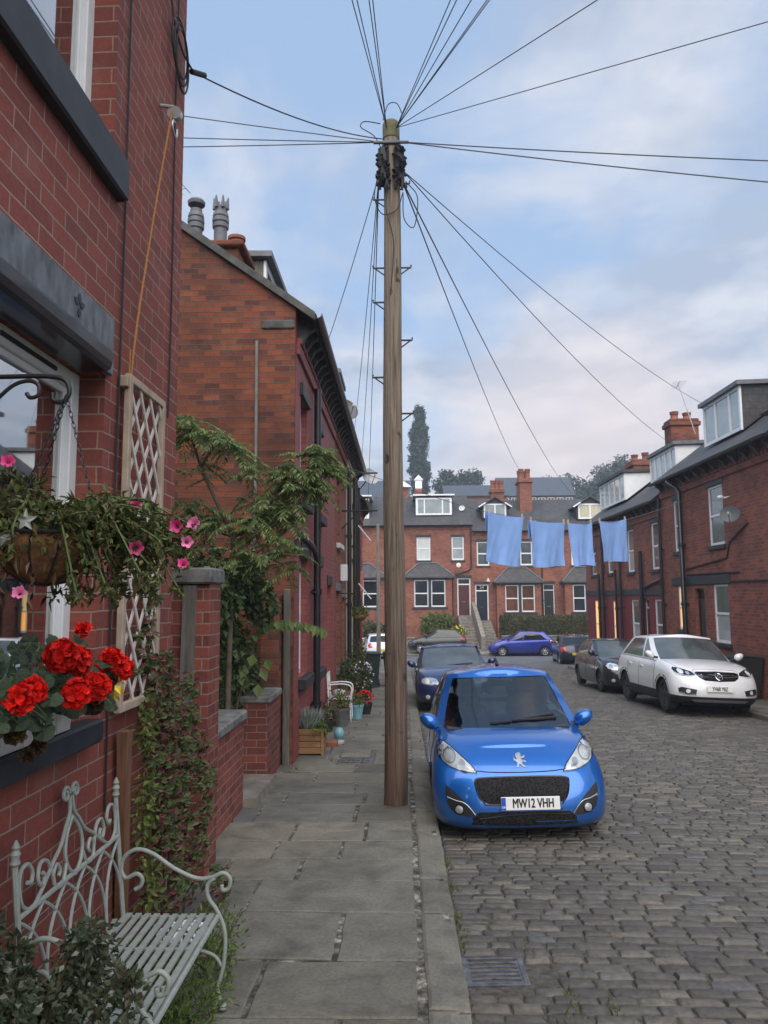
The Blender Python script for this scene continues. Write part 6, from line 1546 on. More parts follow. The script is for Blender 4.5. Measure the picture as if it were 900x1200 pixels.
# ============================================================ plants near the camera
def petunia(r=.032):
    mb = MB(); n = 20; ring0 = [(.006*cos(2*pi*j/n), .006*sin(2*pi*j/n), -r*.9) for j in range(n)]; ring1 = [(r*.42*cos(2*pi*j/n), r*.42*sin(2*pi*j/n), -.004) for j in range(n)]
    ring2 = [(r*(1+.16*cos(5*2*pi*j/n))*cos(2*pi*j/n), r*(1+.16*cos(5*2*pi*j/n))*sin(2*pi*j/n), .004+.006*cos(10*2*pi*j/n)) for j in range(n)]
    mb.add(ring0+ring1+ring2, [(k*n+j, k*n+(j+1) % n, (k+1)*n+(j+1) % n, (k+1)*n+j) for k in range(2) for j in range(n)]); return mb
def hanging_basket():
    C = Vector((-1.12, 2.33, 2.06))
    br = r = thing('basket_bracket', 'curled black iron bracket reaching from the near wall over the basket', 'bracket', (-1.5, 2.33, 2.5))
    y = 2.33; b = MB()
    b.tube([(-1.50, y, 2.24), (-1.50, y, 2.66)], .009, 6); b.tube(curve_pts([(-1.5, y, 2.615), (-1.3, y, 2.615), (-1.14, y, 2.615), (-1.08, y, 2.60), (-1.065, y, 2.56), (-1.085, y, 2.53), (-1.115, y, 2.535), (-1.12, y, 2.56)], 6), .008, 6)
    b.tube(curve_pts([(-1.5, y, 2.30), (-1.38, y, 2.45), (-1.27, y, 2.57), (-1.21, y, 2.60), (-1.17, y, 2.59), (-1.165, y, 2.555), (-1.19, y, 2.545), (-1.205, y, 2.56)], 6), .007, 6); b.build('arm', 'iron', r, smooth=True)
    r = thing('hanging_basket', 'hanging basket of trailing pink petunias on chains before the near window', 'hanging basket', (C.x, C.y, 1.99))
    m = MB(); prof = [(.005, -.135), (.06, -.125), (.11, -.09), (.15, -.035), (.165, .02), (.155, .022), (.14, -.03), (.1, -.07)]; m.lathe(prof, C, 'z', 28); m.build('bowl', 'coir', r, smooth=True)
    w = MB()
    for k in range(12):
        a = 2*pi*k/12; w.tube([C+Vector((q*1.02*cos(a+.25*i/5), q*1.02*sin(a+.25*i/5), h-.003)) for i, (q, h) in enumerate(prof[:5])], .003, 5)
    w.tube([C+Vector((.17*cos(2*pi*k/28), .17*sin(2*pi*k/28), .02)) for k in range(28)], .005, 5, closed=True); w.build('wire_frame', 'iron', r)
    top = Vector((-1.075, y, 2.53))
    for a in (.3, 2.4, 4.5):
        ch = MB(); e = C+Vector((.165*cos(a), .165*sin(a), .02)); n = 26; d = (top-e).normalized()
        s0 = d.cross(Vector((0, 0, 1)) if abs(d.z) < .9 else Vector((1, 0, 0))).normalized(); s1 = d.cross(s0)
        for k in range(n):
            c = e.lerp(top, (k+.5)/n); u = s0 if k % 2 else s1; L = (top-e).length/n*.72
            ch.tube([c+d*L*cos(2*pi*j/8)+u*.0055*sin(2*pi*j/8) for j in range(8)], .0016, 4, closed=True)
        ch.build('chain', 'iron', r)
    random.seed(31)
    f = MB(); st = MB()
    leaf_blob(f, C+Vector((0, 0, .07)), (.19, .17, .09), 620, .036, .5, .1, .3)
    leaf_blob(f, C+Vector((-.08, 0, .14)), (.10, .1, .10), 200, .034, .5, -.3, .2)
    # trailing shoots
    ends = []
    for k in range(74):
        a = U_(-1.0, 1.3) if k < 50 else U_(0, 2*pi); 
        R = U_(.20, .47) if k < 50 else U_(.16, .26)
        e = C+Vector((R*cos(a), R*sin(a)*.8, U_(-.14, .12) if k < 50 else U_(-.16, .04))); m_ = C+Vector((R*.55*cos(a), R*.5*sin(a), U_(.05, .14))); s_ = C+Vector((.08*cos(a), .08*sin(a), .02))
        P = curve_pts([s_, m_, e, e+Vector((.03*cos(a), 0, -.05))], 6); st.tube(P, [.003]*(len(P)-1)+[.0015], 4)
        for p in P[4:]:
            for q in range(3 if k < 50 else 2):
                d = (rdir()+Vector((0, 0, -.15))).normalized(); leaf(f, p+rdir()*.008, d, (Vector((0, 0, 1))+rdir()*.7).normalized(), U_(.018, .036), U_(.010, .017), .2)
        ends.append(e)
    leaf_blob(f, C+Vector((0, -.06, .0)), (.19, .13, .055), 420, .034, .5, .5, .5); leaf_blob(f, C+Vector((-.08, -.1, .05)), (.14, .1, .07), 260, .034, .5, .2, .3)
    # the fullest part hangs to the right
    leaf_blob(f, C+Vector((.33, -.02, .01)), (.15, .11, .10), 620, .032, .5, .15, .1)
    leaf_blob(f, C+Vector((.20, -.02, .06)), (.13, .1, .06), 330, .032, .5, .1, .2)
    f.build('foliage', 'leaf_basket', r)
    dd = MB()
    for k in range(190):
        a = U_(0, 2*pi); p = C+Vector((U_(.10, .42)*cos(a), .2*sin(a), U_(-.17, .04))); leaf(dd, p, Vector((U_(-.4, .4), U_(-.4, .4), -1)), rdir(), U_(.03, .06), .012, .3)
    dd.build('withered_leaves', 'leaf_dead', r); st.build('stems', 'stem_green', r)
    iv = MB()
    for (x, yy, z) in ((-.10, -.15, -.04), (.02, -.17, .05), (-.04, -.16, .0)):
        c = C+Vector((x, yy, z)); pts = []
        for j in range(10): a = 2*pi*j/10+pi/2; q = .035*(1 if j % 2 == 0 else .45); pts.append(c+Vector((q*cos(a), -.004*(j % 2), q*sin(a))))
        iv.add([c]+pts, [(0, 1+j, 1+(j+1) % 10) for j in range(10)])
    iv.build('ivy_leaf', 'lavender_leaf', r)
    proto = None
    spots = [((-.08, -.10, .24), 'pink_petal'), ((-.17, -.14, .05), 'pink_pale'), ((-.09, -.17, -.01), 'pink_pale'), ((-.20, -.1, .14), 'pink_petal'), ((-.18, -.16, -.17), 'pink_pale'), ((-.23, -.15, -.14), 'pink_pale'), ((.24, -.10, .09), 'pink_pale'), ((.31, -.08, .105), 'pink_petal'), ((.43, -.06, .04), 'pink_petal'), ((.47, -.08, -.01), 'pink_pale'), ((.48, -.05, .05), 'pink_pale'), ((.46, -.08, -.075), 'pink_petal'), ((.33, -.12, -.03), 'pink_petal'), ((.01, -.17, -.16), 'pink_pale')]
    for (o, mt) in spots:
        m = petunia(U_(.016, .022)); d = Vector((U_(-.3, .5), -1, U_(-.2, .5))).normalized(); q = d.to_track_quat('Z', 'Y')
        m.v = [tuple(C+Vector(o)+q @ Vector(p)) for p in m.v]; m.build('flower', mt, r, smooth=True)
    r.location.z += .07; br.location.z += .05
hanging_basket()

def geraniums():
    z0 = 1.395
    r = thing('window_box', 'white wooden window box standing on the dark sill of the near house', 'window box', (-1.43, 2.9, z0))
    b = MB(); x0, x1, y0, y1, z1 = -1.485, -1.415, 2.30, 3.27, z0+.135
    b.hexa([(x0, y0, z0), (x1-.015, y0, z0), (x1-.015, y1, z0), (x0, y1, z0), (x0, y0, z1), (x1, y0, z1), (x1, y1, z1), (x0, y1, z1)])
    for y in (2.55, 2.85, 3.12): b.box(x1-.006, x1+.002, y-.004, y+.004, z0+.01, z1-.004)
    b.build('box', 'white_paint', r, bevel=.005); s = MB(); s.box(x0+.01, x1-.01, y0+.01, y1-.01, z1-.01, z1+.004); s.build('soil', 'soil', r)
    r = thing('geranium', 'red geraniums with round grey-green leaves crowding the white window box', 'geranium', (-1.43, 2.9, z1))
    random.seed(41)
    f = MB(); st = MB(); crown = Vector((-1.36, 2.9, z1))
    for k in range(170):
        y = U_(2.2, 3.36); p0 = Vector((-1.45, min(3.24, max(2.32, y+U_(-.1, .1))), z1)); x = U_(-1.47, -1.25); z = z1+U_(-.04, .16) if x > -1.38 else z1+U_(.03, .26)
        c = Vector((x, y, z)); st.tube(curve_pts([p0, p0.lerp(c, .6)+Vector((0, 0, .05)), c], 4), .0028, 4)
        nn = (Vector((.7, -.55, .75))+rdir()*.55).normalized(); u = nn.cross(Vector((0, 0, 1))).normalized(); v = nn.cross(u); R = U_(.020, .042); n = 20; pts = []
        for j in range(n):
            a = 2*pi*j/n; q = R*(1+.05*cos(7*a))*(1 if abs(a-pi) > .3 else .5); pts.append(c+u*q*sin(a)+v*q*cos(a)-nn*R*.28*(abs(sin(a))**1.5)+nn*.003*cos(6*a))
        f.add([c]+pts, [(0, 1+j, 1+(j+1) % n) for j in range(n)])
    f.build('foliage', 'leaf_geranium', r); st.build('stems', 'stem_green', r)
    def head(c, R, n, mt='red_petal'):
        m = MB(); c = Vector(c)
        for _ in range(n):
            d = rdir(.15); p = c+d*R*U_(.65, 1.0); t = rdir(); u = d.cross(t).normalized(); v = d.cross(u); w = R*.36
            ring = [p+d*(.006)+(u*cos(2*pi*j/6)+v*sin(2*pi*j/6))*w*(1+.2*(j % 2))+d*U_(-.006, .01) for j in range(6)]; m.add([p-d*.006]+ring, [(0, 1+j, 1+(j+1) % 6) for j in range(6)])
        return m.build('flower_head', mt, r)
    heads = [((-1.24, 2.45, 1.63), .042), ((-1.23, 2.52, 1.65), .038), ((-1.28, 2.83, 1.74), .055), ((-1.27, 2.94, 1.71), .050), ((-1.22, 2.83, 1.60), .046), ((-1.21, 2.98, 1.61), .050), ((-1.26, 3.27, 1.69), .042), ((-1.24, 3.34, 1.645), .042), ((-1.36, 3.20, 1.82), .028), ((-1.45, 2.55, 1.74), .03), ((-1.30, 3.18, 1.64), .032)]
    for c, R in heads:
        head(c, R, int(5200*R*R*12)); s = MB(); s.tube(curve_pts([(-1.43, min(3.36, c[1]), z1), ((-1.43+c[0])/2, c[1], (z1+c[2])/2+.04), c], 5), .003, 5); s.build('flower_stalk', 'stem_green', r)
    for c, R in (((-1.26, 3.10, 1.52), .035), ((-1.30, 2.55, 1.50), .03), ((-1.33, 2.78, 1.42), .022), ((-1.33, 2.70, 1.40), .02), ((-1.27, 3.3, 1.60), .02)): head(c, R, 60, 'leaf_dead').name = 'faded_flower'
    y = MB(); leaf_blob(y, (-1.26, 3.32, 1.57), (.02, .02, .04), 8, .05, .6); y.build('yellow_leaf', 'yellow_petal', r)
geraniums()

def creeper():
    random.seed(51)
    r = thing('climbing_plant', 'Virginia creeper turning red as it climbs past the trellis to the gate pier', 'climber', (-1.35, 4.6, pave_z(0, 4.6)))
    f = MB(); st = MB()
    def palm(p, n, L):   # five-fingered leaf
        u = n.cross(Vector((0, 0, 1)) if abs(n.z) < .95 else Vector((1, 0, 0))).normalized(); v = n.cross(u)
        h = U_(-.5, .5)
        for a in (-1.3, -.65, 0, .65, 1.3):
            d = (u*sin(a+h)-v*cos(a+h)).normalized()
            if d.z > .6: d.z *= -.2
            leaf(f, p, d+Vector((0, 0, -.25)), n, L*(1-.22*abs(a)), L*.36, .2)
    cols = [((-1.40, 4.5, .40), (.12, .32, .50), 170), ((-1.42, 4.7, .95), (.09, .36, .45), 210), ((-1.44, 4.5, 1.42), (.05, .30, .26), 80), ((-1.38, 5.05, .60), (.12, .32, .55), 190), ((-1.43, 5.0, 1.2), (.06, .25, .30), 70), ((-1.45, 4.25, 1.7), (.03, .14, .22), 26), ((-1.45, 4.35, 1.95), (.03, .14, .16), 12), ((-1.28, 5.2, .02), (.13, .28, .14), 50)]
    for c, rad, n in cols:
        for _ in range(n):
            d = rdir(); k = U_(.55, 1.05); p = Vector(c)+Vector((abs(d.x)*rad[0]*k if R_() < .8 else d.x*rad[0]*k, d.y*rad[1]*k, d.z*rad[2]*k))
            if p.x < -1.47: p.x = -1.47+.05*R_()
            palm(p, (Vector((.8, -.5, .45))+rdir()*.6).normalized(), U_(.045, .085))
    f.build('foliage', 'leaf_vine', r)
    g = MB()
    for c, rad, n in (((-1.40, 4.16, 1.25), (.05, .10, .2), 150), ((-1.40, 4.18, .85), (.06, .10, .28), 190), ((-1.38, 4.2, .45), (.06, .10, .25), 120)): leaf_blob(g, c, rad, n, .045, .62, .3, .3)
    g.build('green_foliage', 'leaf_bush', r)
    for k in range(6):
        a = Vector((U_(-1.46, -1.42), U_(4.3, 5.2), pave_z(0, 5)-.02)); b = a+Vector((U_(-.02, .03), U_(-.2, .2), U_(.5, .9))); c = b+Vector((U_(-.03, .03), U_(-.3, .3), U_(.3, .7))); P = curve_pts([a, b, c], 6); st.tube(P, [U_(.005, .011)]*(len(P)-1)+[.003], 5)
    st.build('stems', 'stem_brown', r)
    # low bed at the foot of the wall
    r = thing('bedding_plants', 'low bright green cushion plant with tiny white flowers behind the bench', 'plant', (-1.1, 4.0, pave_z(0, 4)))
    g = MB()
    for c, rad, n in (((-1.05, 3.95, .05), (.22, .45, .18), 900), ((-1.0, 3.60, .03), (.16, .35, .13), 600), ((-1.1, 4.4, .05), (.22, .35, .17), 600), ((-1.32, 3.9, .10), (.15, .5, .25), 500), ((-1.02, 3.2, .0), (.12, .3, .09), 350)): leaf_blob(g, c, rad, n, .040, .35, -.5, .55)
    g.build('foliage', 'leaf_grass', r); w = MB()
    for _ in range(170):
        d = rdir(.4); p = Vector((-1.16+.13*d.x, 4.12+.13*d.y, .21+.035*abs(d.z)))
        w.ball(p, U_(.006, .011), 5, 4)
    w.build('flowers', 'white_petal', r); sl = MB(); sl.hexa([(-1.5, 2.9, -.3), (-.98, 2.9, -.3), (-.95, 4.9, -.3), (-1.5, 4.9, -.3), (-1.5, 2.9, .0), (-1.0, 2.9, -.005), (-.98, 4.9, -.075), (-1.5, 4.9, -.06)]); sl.build('soil', 'soil', r)
creeper()

def rose_bush():
    random.seed(61)
    r = thing('rose_bush', 'dark small-leaved rose bush spreading over the near end of the bench', 'bush', (-1.15, 2.35, pave_z(0, 2.3)))
    f = MB(); st = MB(); g = Vector((-1.22, 2.46, 0.02))
    for k in range(46):
        a = U_(0, 2*pi); R = U_(.08, .36); e = g+Vector((R*cos(a)*1.0, R*sin(a)*.85, U_(.5, .92)-.35*R)); P = curve_pts([g+Vector((.04*cos(a), .04*sin(a), 0)), g.lerp(e, .55)+Vector((0, 0, .08)), e, e+Vector((.06*cos(a), .05*sin(a), -.03))], 6)
        st.tube(P, [.005]*(len(P)-2)+[.003, .002], 5)
        for p in P[6:]:
            for q in range(9):
                d = rdir(); b0 = p+d*U_(.0, .05)
                for j in range(3): leaf(f, b0+rdir()*.012, (d+rdir()*.6).normalized(), (Vector((.2, -.4, .8))+rdir()*.6).normalized(), U_(.022, .036), U_(.015, .022), .2)
    leaf_blob(f, g+Vector((0, 0, .52)), (.27, .24, .27), 1700, .030, .62, .1, .3)
    leaf_blob(f, g+Vector((.22, .22, .47)), (.13, .2, .07), 260, .030, .62, .1, .3)
    f.build('foliage', 'leaf_rose', r); st.build('stems', 'stem_brown', r)
rose_bush()

def yard_plants():
    random.seed(71)
    r = thing('sumac_tree', 'young forked tree with feathery drooping leaves before the old brick gable', 'tree', (-1.88, 8.3, -.25))
    t = MB(); y = 8.25
    F = (-1.87, y, 2.63)
    for pts, r0, r1 in (([(-1.9, y, -.3), (-1.90, y, .8), (-1.885, y, 1.7), F], .038, .026), ([F, (-2.02, y-.05, 2.95), (-2.22, y-.1, 3.40), (-2.36, y-.1, 3.85)], .025, .012), ([F, (-1.72, y+.03, 2.70), (-1.55, y+.05, 2.86), (-1.40, y, 3.1), (-1.25, y-.05, 3.35)], .025, .010), ([(-2.22, y-.1, 3.40), (-2.05, y-.2, 3.6), (-1.9, y-.2, 3.72)], .013, .007), ([(-1.55, y+.05, 2.86), (-1.3, y-.1, 2.85), (-1.1, y-.2, 2.8)], .012, .006), ([(-1.40, y, 3.1), (-1.1, y, 3.32), (-.92, y, 3.46)], .010, .006), ([F, (-2.1, y+.2, 2.7), (-2.4, y+.2, 2.85)], .014, .007)):
        P = curve_pts(pts, 5); t.tube(P, [r0+(r1-r0)*i/(len(P)-1) for i in range(len(P))], 8)
    t.build('trunk', 'bark', r, smooth=True)
    f = MB(); rach = MB()
    def frond(p, d, L):
        # pinnate leaf: arching midrib with pairs of narrow leaflets
        d = d.normalized(); P = [p+d*L*k/10+Vector((0, 0, -L*.34*(k/10)**2)) for k in range(11)]; rach.tube(P, .0035, 3, cap=False)
        sd = d.cross(Vector((0, 0, 1)));
        if sd.length < .1: sd = Vector((1, 0, 0))
        sd.normalize()
        for k in range(1, 11):
            tg = (P[k]-P[k-1]).normalized(); LL = L*.34*(1-.45*abs(k/10-.5))
            for s in (-1, 1): leaf(f, P[k], (sd*s+tg*.55+Vector((0, 0, -.35+U_(-.25, .25)))).normalized(), (Vector((0, 0, 1))+rdir()*.5).normalized(), LL*U_(.8, 1.15), LL*.3, .2)
        leaf(f, P[10], (P[10]-P[9]), Vector((0, 0, 1)), L*.3, L*.08)
    tufts = [((-2.36, y-.1, 3.86), 30, .34), ((-1.95, y-.2, 3.66), 26, .30), ((-1.28, y-.05, 3.32), 34, .30), ((-.95, y, 3.44), 42, .32), ((-1.05, y-.1, 3.2), 30, .30), ((-1.6, y-.15, 3.35), 16, .26), ((-1.55, y-.2, 2.75), 22, .28), ((-2.1, y-.1, 2.8), 22, .30), ((-1.75, y-.3, 2.35), 20, .28), ((-1.2, y-.2, 2.86), 26, .28), ((-1.42, y, 3.0), 22, .28), ((-2.4, y+.2, 2.95), 26, .32), ((-2.2, y-.1, 3.3), 8, .26), ((-1.75, y-.2, 2.66), 14, .26), ((-1.36, y-.25, 2.5), 20, .28), ((-1.7, y+.1, 3.0), 8, .26), ((-1.2, y-.25, 2.35), 18, .26)]
    for c, n, L in tufts:
        for k in range(n):
            a = U_(0, 2*pi); frond(Vector(c)+rdir()*.12, Vector((cos(a), sin(a), U_(-.7, .6))), L*U_(.6, 1.15))
    f.build('crown', 'leaf_sumac', r); rach.build('leaf_stalks', 'stem_green', r)
    r = thing('ivy_hedge', 'dense dark ivy and shrub mass filling the yard between the two houses', 'hedge', (-2.2, 8, -.2))
    g = MB()
    for c, rad, n in (((-2.25, 7.6, .75), (.42, 1.2, .75), 2400), ((-2.3, 7.4, 1.5), (.42, .9, .6), 1700), ((-2.2, 8.8, 1.35), (.40, .85, .75), 1900), ((-2.05, 9.5, 1.0), (.28, .5, .7), 900), ((-2.1, 8.1, 2.05), (.42, .8, .50), 1700), ((-1.85, 8.9, 2.15), (.25, .5, .35), 700), ((-1.75, 9.3, 1.9), (.22, .4, .30), 420)): leaf_blob(g, c, rad, n, .085, .75, .35, .55)
    g.build('foliage', 'leaf_ivy', r)
    s = MB()
    for k in range(26): a = Vector((-2.2+U_(-.25, .2), U_(7, 9.4), -.25)); s.tube(curve_pts([a, a+Vector((U_(-.1, .1), U_(-.2, .2), .8)), a+Vector((U_(-.2, .2), U_(-.3, .3), U_(1.4, 2.1)))], 4), .012, 5)
    s.build('stems', 'stem_brown', r)
    r = thing('trailing_shoot', 'long shoot of large hanging leaves reaching over the short garden wall', 'plant', (-1.75, 9.6, .8))
    P = curve_pts([(-2.0, 9.4, 1.35), (-1.75, 9.6, 1.62), (-1.5, 9.7, 1.66), (-1.25, 9.75, 1.62), (-1.02, 9.8, 1.55)], 6); s = MB(); s.tube(P, .005, 5); s.build('stem', 'stem_green', r); g = MB()
    for p in P:
        for q in range(2): leaf(g, p, Vector((U_(-.5, .5), U_(-.6, .2), -1)), (Vector((.3, -1, .3))+rdir()*.3), U_(.10, .17), U_(.07, .10), .15)
    for k in range(9): leaf(g, Vector((U_(-2.0, -1.66), U_(8.9, 9.3), U_(.9, 1.4))), Vector((U_(-.3, .6), -.4, -1)), Vector((.3, -1, .3)), U_(.14, .2), .13, .15)
    g.build('leaves', 'leaf_sumac', r)
yard_plants()

def pots():
    random.seed(81)
    y = 11.0; z = pave_z(0, y)
    r = thing('planter', 'square slatted wooden planter full of grey lavender by the red house', 'planter', (-1.36, 11.25, z))
    b = MB(); x0, x1, y0, y1 = -1.58, -1.15, 11.0, 11.45
    for k in range(4): b.bbox(x0, x1, y0, y0+.025, z+.02+k*.088, z+.10+k*.088, .005); b.bbox(x1-.025, x1, y0+.026, y1, z+.02+k*.088, z+.10+k*.088, .005); b.bbox(x0, x0+.025, y0+.026, y1, z+.02+k*.088, z+.10+k*.088, .005)
    for x in (x0-.008, x1-.035): b.bbox(x, x+.043, y0-.012, y0-.001, z, z+.37, .004)
    b.build('box', 'wood_planter', r); s = MB(); s.box(x0+.03, x1-.03, y0+.03, y1-.03, z+.1, z+.33); s.build('soil', 'soil', r)
    r = thing('lavender', 'spiky grey lavender growing in the slatted wooden planter', 'lavender', (-1.36, 11.25, z+.33)); f = MB(); g = MB()
    for k in range(420):
        a = U_(0, 2*pi); q = Vector((-1.38+.13*cos(a)*R_(), 11.2+.15*sin(a)*R_(), z+.33)); leaf(f, q, Vector((.75*cos(a)*R_(), .75*sin(a)*R_(), 1)), rdir(), U_(.16, .36), .014, .1)
    leaf_blob(g, (-1.22, 11.1, z+.36), (.16, .16, .13), 420, .06, .4, .2, .3); f.build('foliage', 'lavender_leaf', r); g.build('green_foliage', 'leaf_grass', r)
    def potted(name, label, x, y, rad, h, mat, leafm, fr, fh, n, flower=None, L=.07, nf=40):
        z = pave_z(0, y); r = thing(name, label, 'plant pot', (x, y, z)); p = MB(); p.lathe([(rad*.72, 0), (rad, h*.85), (rad*1.06, h*.86), (rad*1.06, h), (rad*.95, h), (rad*.9, h*.86)], (x, y, z), 'z', 20); p.build('pot', mat, r, smooth=True, sharp=35)
        f = MB(); leaf_blob(f, (x, y, z+h+fh*.7), (fr, fr, fh), n, L, .5, 0, .2); f.build('foliage', leafm, r)
        if flower:
            w = MB(); 
            for _ in range(nf): d = rdir(.4); w.ball((x+fr*d.x*.9, y+fr*d.y*.9, z+h+fh*(.8+.8*d.z)), U_(.012, .026), 5, 4)
            w.build('flowers', flower, r)
    potted('plant_pot', 'round grey metal pot with yellow-green plant before the white chair', -1.16, 14.15, .17, .33, 'pot_metal', 'leaf_bush', .22, .22, 260)
    potted('plant_pot', 'pale blue glazed pot with a leafy plant on the pavement', -.93, 15.2, .14, .28, 'pot_blue', 'leaf_bush', .17, .14, 160)
    potted('plant_pot', 'black pot of bright red flowers furthest out on the pavement', -.80, 16.0, .15, .22, 'pot_black', 'leaf_geranium', .2, .16, 150, 'red_petal', nf=60)
    potted('plant_pot', 'dark red leaved plant in a low pot behind the lavender planter', -1.34, 13.4, .13, .2, 'pot_black', 'leaf_vine', .2, .2, 180)
    potted('plant_pot', 'terracotta pot with tall bushy plant beside the bare brick house', -1.30, 17.6, .2, .35, 'terracotta', 'leaf_ivy', .26, .55, 420, L=.09)
    potted('plant_pot', 'leafy pot plant with pale flowers by the table legs', -1.0, 18.8, .17, .3, 'pot_black', 'leaf_hedge', .3, .4, 420, 'white_petal', L=.08)
    potted('plant_pot', 'bushy pot plant with reddish leaves before the cream house', -1.15, 20.3, .2, .35, 'terracotta', 'leaf_vine', .32, .55, 420, L=.09)
    potted('plant_pot', 'tall shrub in a tub beside the black drainpipes of the cream house', -1.28, 21.5, .2, .4, 'pot_black', 'leaf_hedge', .25, .75, 420, L=.09)
    z = pave_z(0, 12.2); m = MB(); m.bbox(-1.18, -1.02, 11.75, 11.95, z, z+.09, .01); m.build('stone_block', 'terracotta', label='small orange brick lying beside the wooden planter', cat='brick')
    r = thing('garden_ornament', 'small pale blue glazed ornament on the pavement beside the planter', 'ornament', (-1.02, 12.05, z)); m = MB(); m.ball((-1.02, 12.12, z+.15), (.085, .085, .10), 14, 10); m.build('globe', 'pot_blue', r, smooth=True); m = MB(); m.lathe([(.09, 0), (.09, .03), (.05, .06), (.06, .09), (.03, .10)], (-1.02, 12.12, z), 'z', 14); m.build('foot', 'dish_pale', r, smooth=True, sharp=35)
    # white metal chair with a cushion
    y = 14.6; z = pave_z(0, y); r = thing('garden_chair', 'white metal garden chair against the red house wall', 'chair', (-1.25, y, z))
    c = MB(); P = lambda x, yy, h: (x, yy, z+h)
    c.bbox(-1.42, -1.02, y, y+.42, z+.42, z+.45, .01); c.build('seat', 'upvc', r)
    for yy in (y, y+.42):
        c = MB(); c.tube(curve_pts([P(-1.43, yy, .70), P(-1.2, yy, .72), P(-1.03, yy, .69), P(-.99, yy, .60), P(-1.02, yy, .42), P(-1.0, yy, 0)], 5), .014, 7); c.build('arm', 'upvc', r, smooth=True)
        c = MB(); c.tube([P(-1.42, yy, 0), P(-1.43, yy, .45), P(-1.46, yy, .92)], .014, 7); c.build('leg', 'upvc', r)
    c = MB()
    for h in (.92, .75, .58): c.tube([P(-1.45, y, h), P(-1.45, y+.42, h)], .012, 6)
    for k in range(1, 5): c.tube([P(-1.45, y+.084*k, .45), P(-1.455, y+.084*k, .92)], .008, 5)
    c.build('back', 'upvc', r); m = MB(); m.ball((-1.24, y+.2, z+.53), (.14, .15, .075), 12, 8); m.build('cushion', 'pebble_render', label='small grey cushion lying on the white garden chair', cat='cushion', smooth=True)
    y = 19.3; z = pave_z(0, y); r = thing('garden_table', 'small pale topped table with dark legs among the pots', 'table', (-1.1, y, z)); c = MB(); c.bbox(-1.40, -.78, y-.25, y+.25, z+.70, z+.73, .008); c.build('top', 'lead', r)
    for sx in (-1.36, -.82):
        for yy in (y-.2, y+.2): c = MB(); c.tube([(sx, yy, z), (sx, yy, z+.70)], .015, 6); c.build('leg', 'iron', r)
    r = thing('hanging_basket', 'small straw-coloured hanging basket on the front of the cream house', 'hanging basket', (-1.0, 17.9, 1.4)); m = MB(); m.lathe([(.01, -.16), (.12, -.12), (.19, 0), (.17, 0)], (-1.02, 17.9, 1.55), 'z', 16); m.build('bowl', 'coir', r, smooth=True)
    f = MB(); leaf_blob(f, (-1.0, 17.9, 1.62), (.26, .24, .16), 420, .075, .5, .4, .3); f.build('foliage', 'leaf_bush', r); m = MB(); m.tube([(-1.5, 17.9, 2.05), (-1.02, 17.9, 2.05)], .012, 6); m.tube([(-1.5, 17.9, 1.8), (-1.15, 17.9, 2.05)], .01, 6)
    for a in (0, 2.1, 4.2): m.tube([(-1.02+.17*cos(a), 17.9+.17*sin(a), 1.56), (-1.02, 17.9, 2.05)], .004, 4)
    m.build('bracket', 'iron', r)
pots()
def weeds():
    random.seed(91); f = MB()
    for (x, y, n) in ((KL1+.03, 5.2, 26), (KL1+.04, 5.9, 30), (KL1+.03, 6.4, 40), (KL1+.05, 4.95, 16), (KL1+.03, 3.9, 16), (-1.4, 10.0, 20), (-1.62, 6.4, 18), (-1.62, 7.3, 16), (-.35, 12.9, 14), (KR0-.03, 14.5, 20), (6.3, 29.5, 40), (.86, 4.12, 26), (1.05, 4.02, 22), (.78, 3.92, 22), (.74, 4.78, 10), (.9, 3.75, 8), (-1.62, 5.7, 20)):
        z = rz(x, y) if x > KL1 else pave_z(x, y)
        for _ in range(n): leaf(f, Vector((x+U_(-.03, .03), y+U_(-.14, .14), z-.02)), Vector((U_(-.7, .7), U_(-.7, .7), 1)), rdir(), U_(.025, .075), U_(.004, .012), .1)
    f.build('weeds', 'leaf_bush', kind='stuff', base=(0, 0, 0))
weeds()

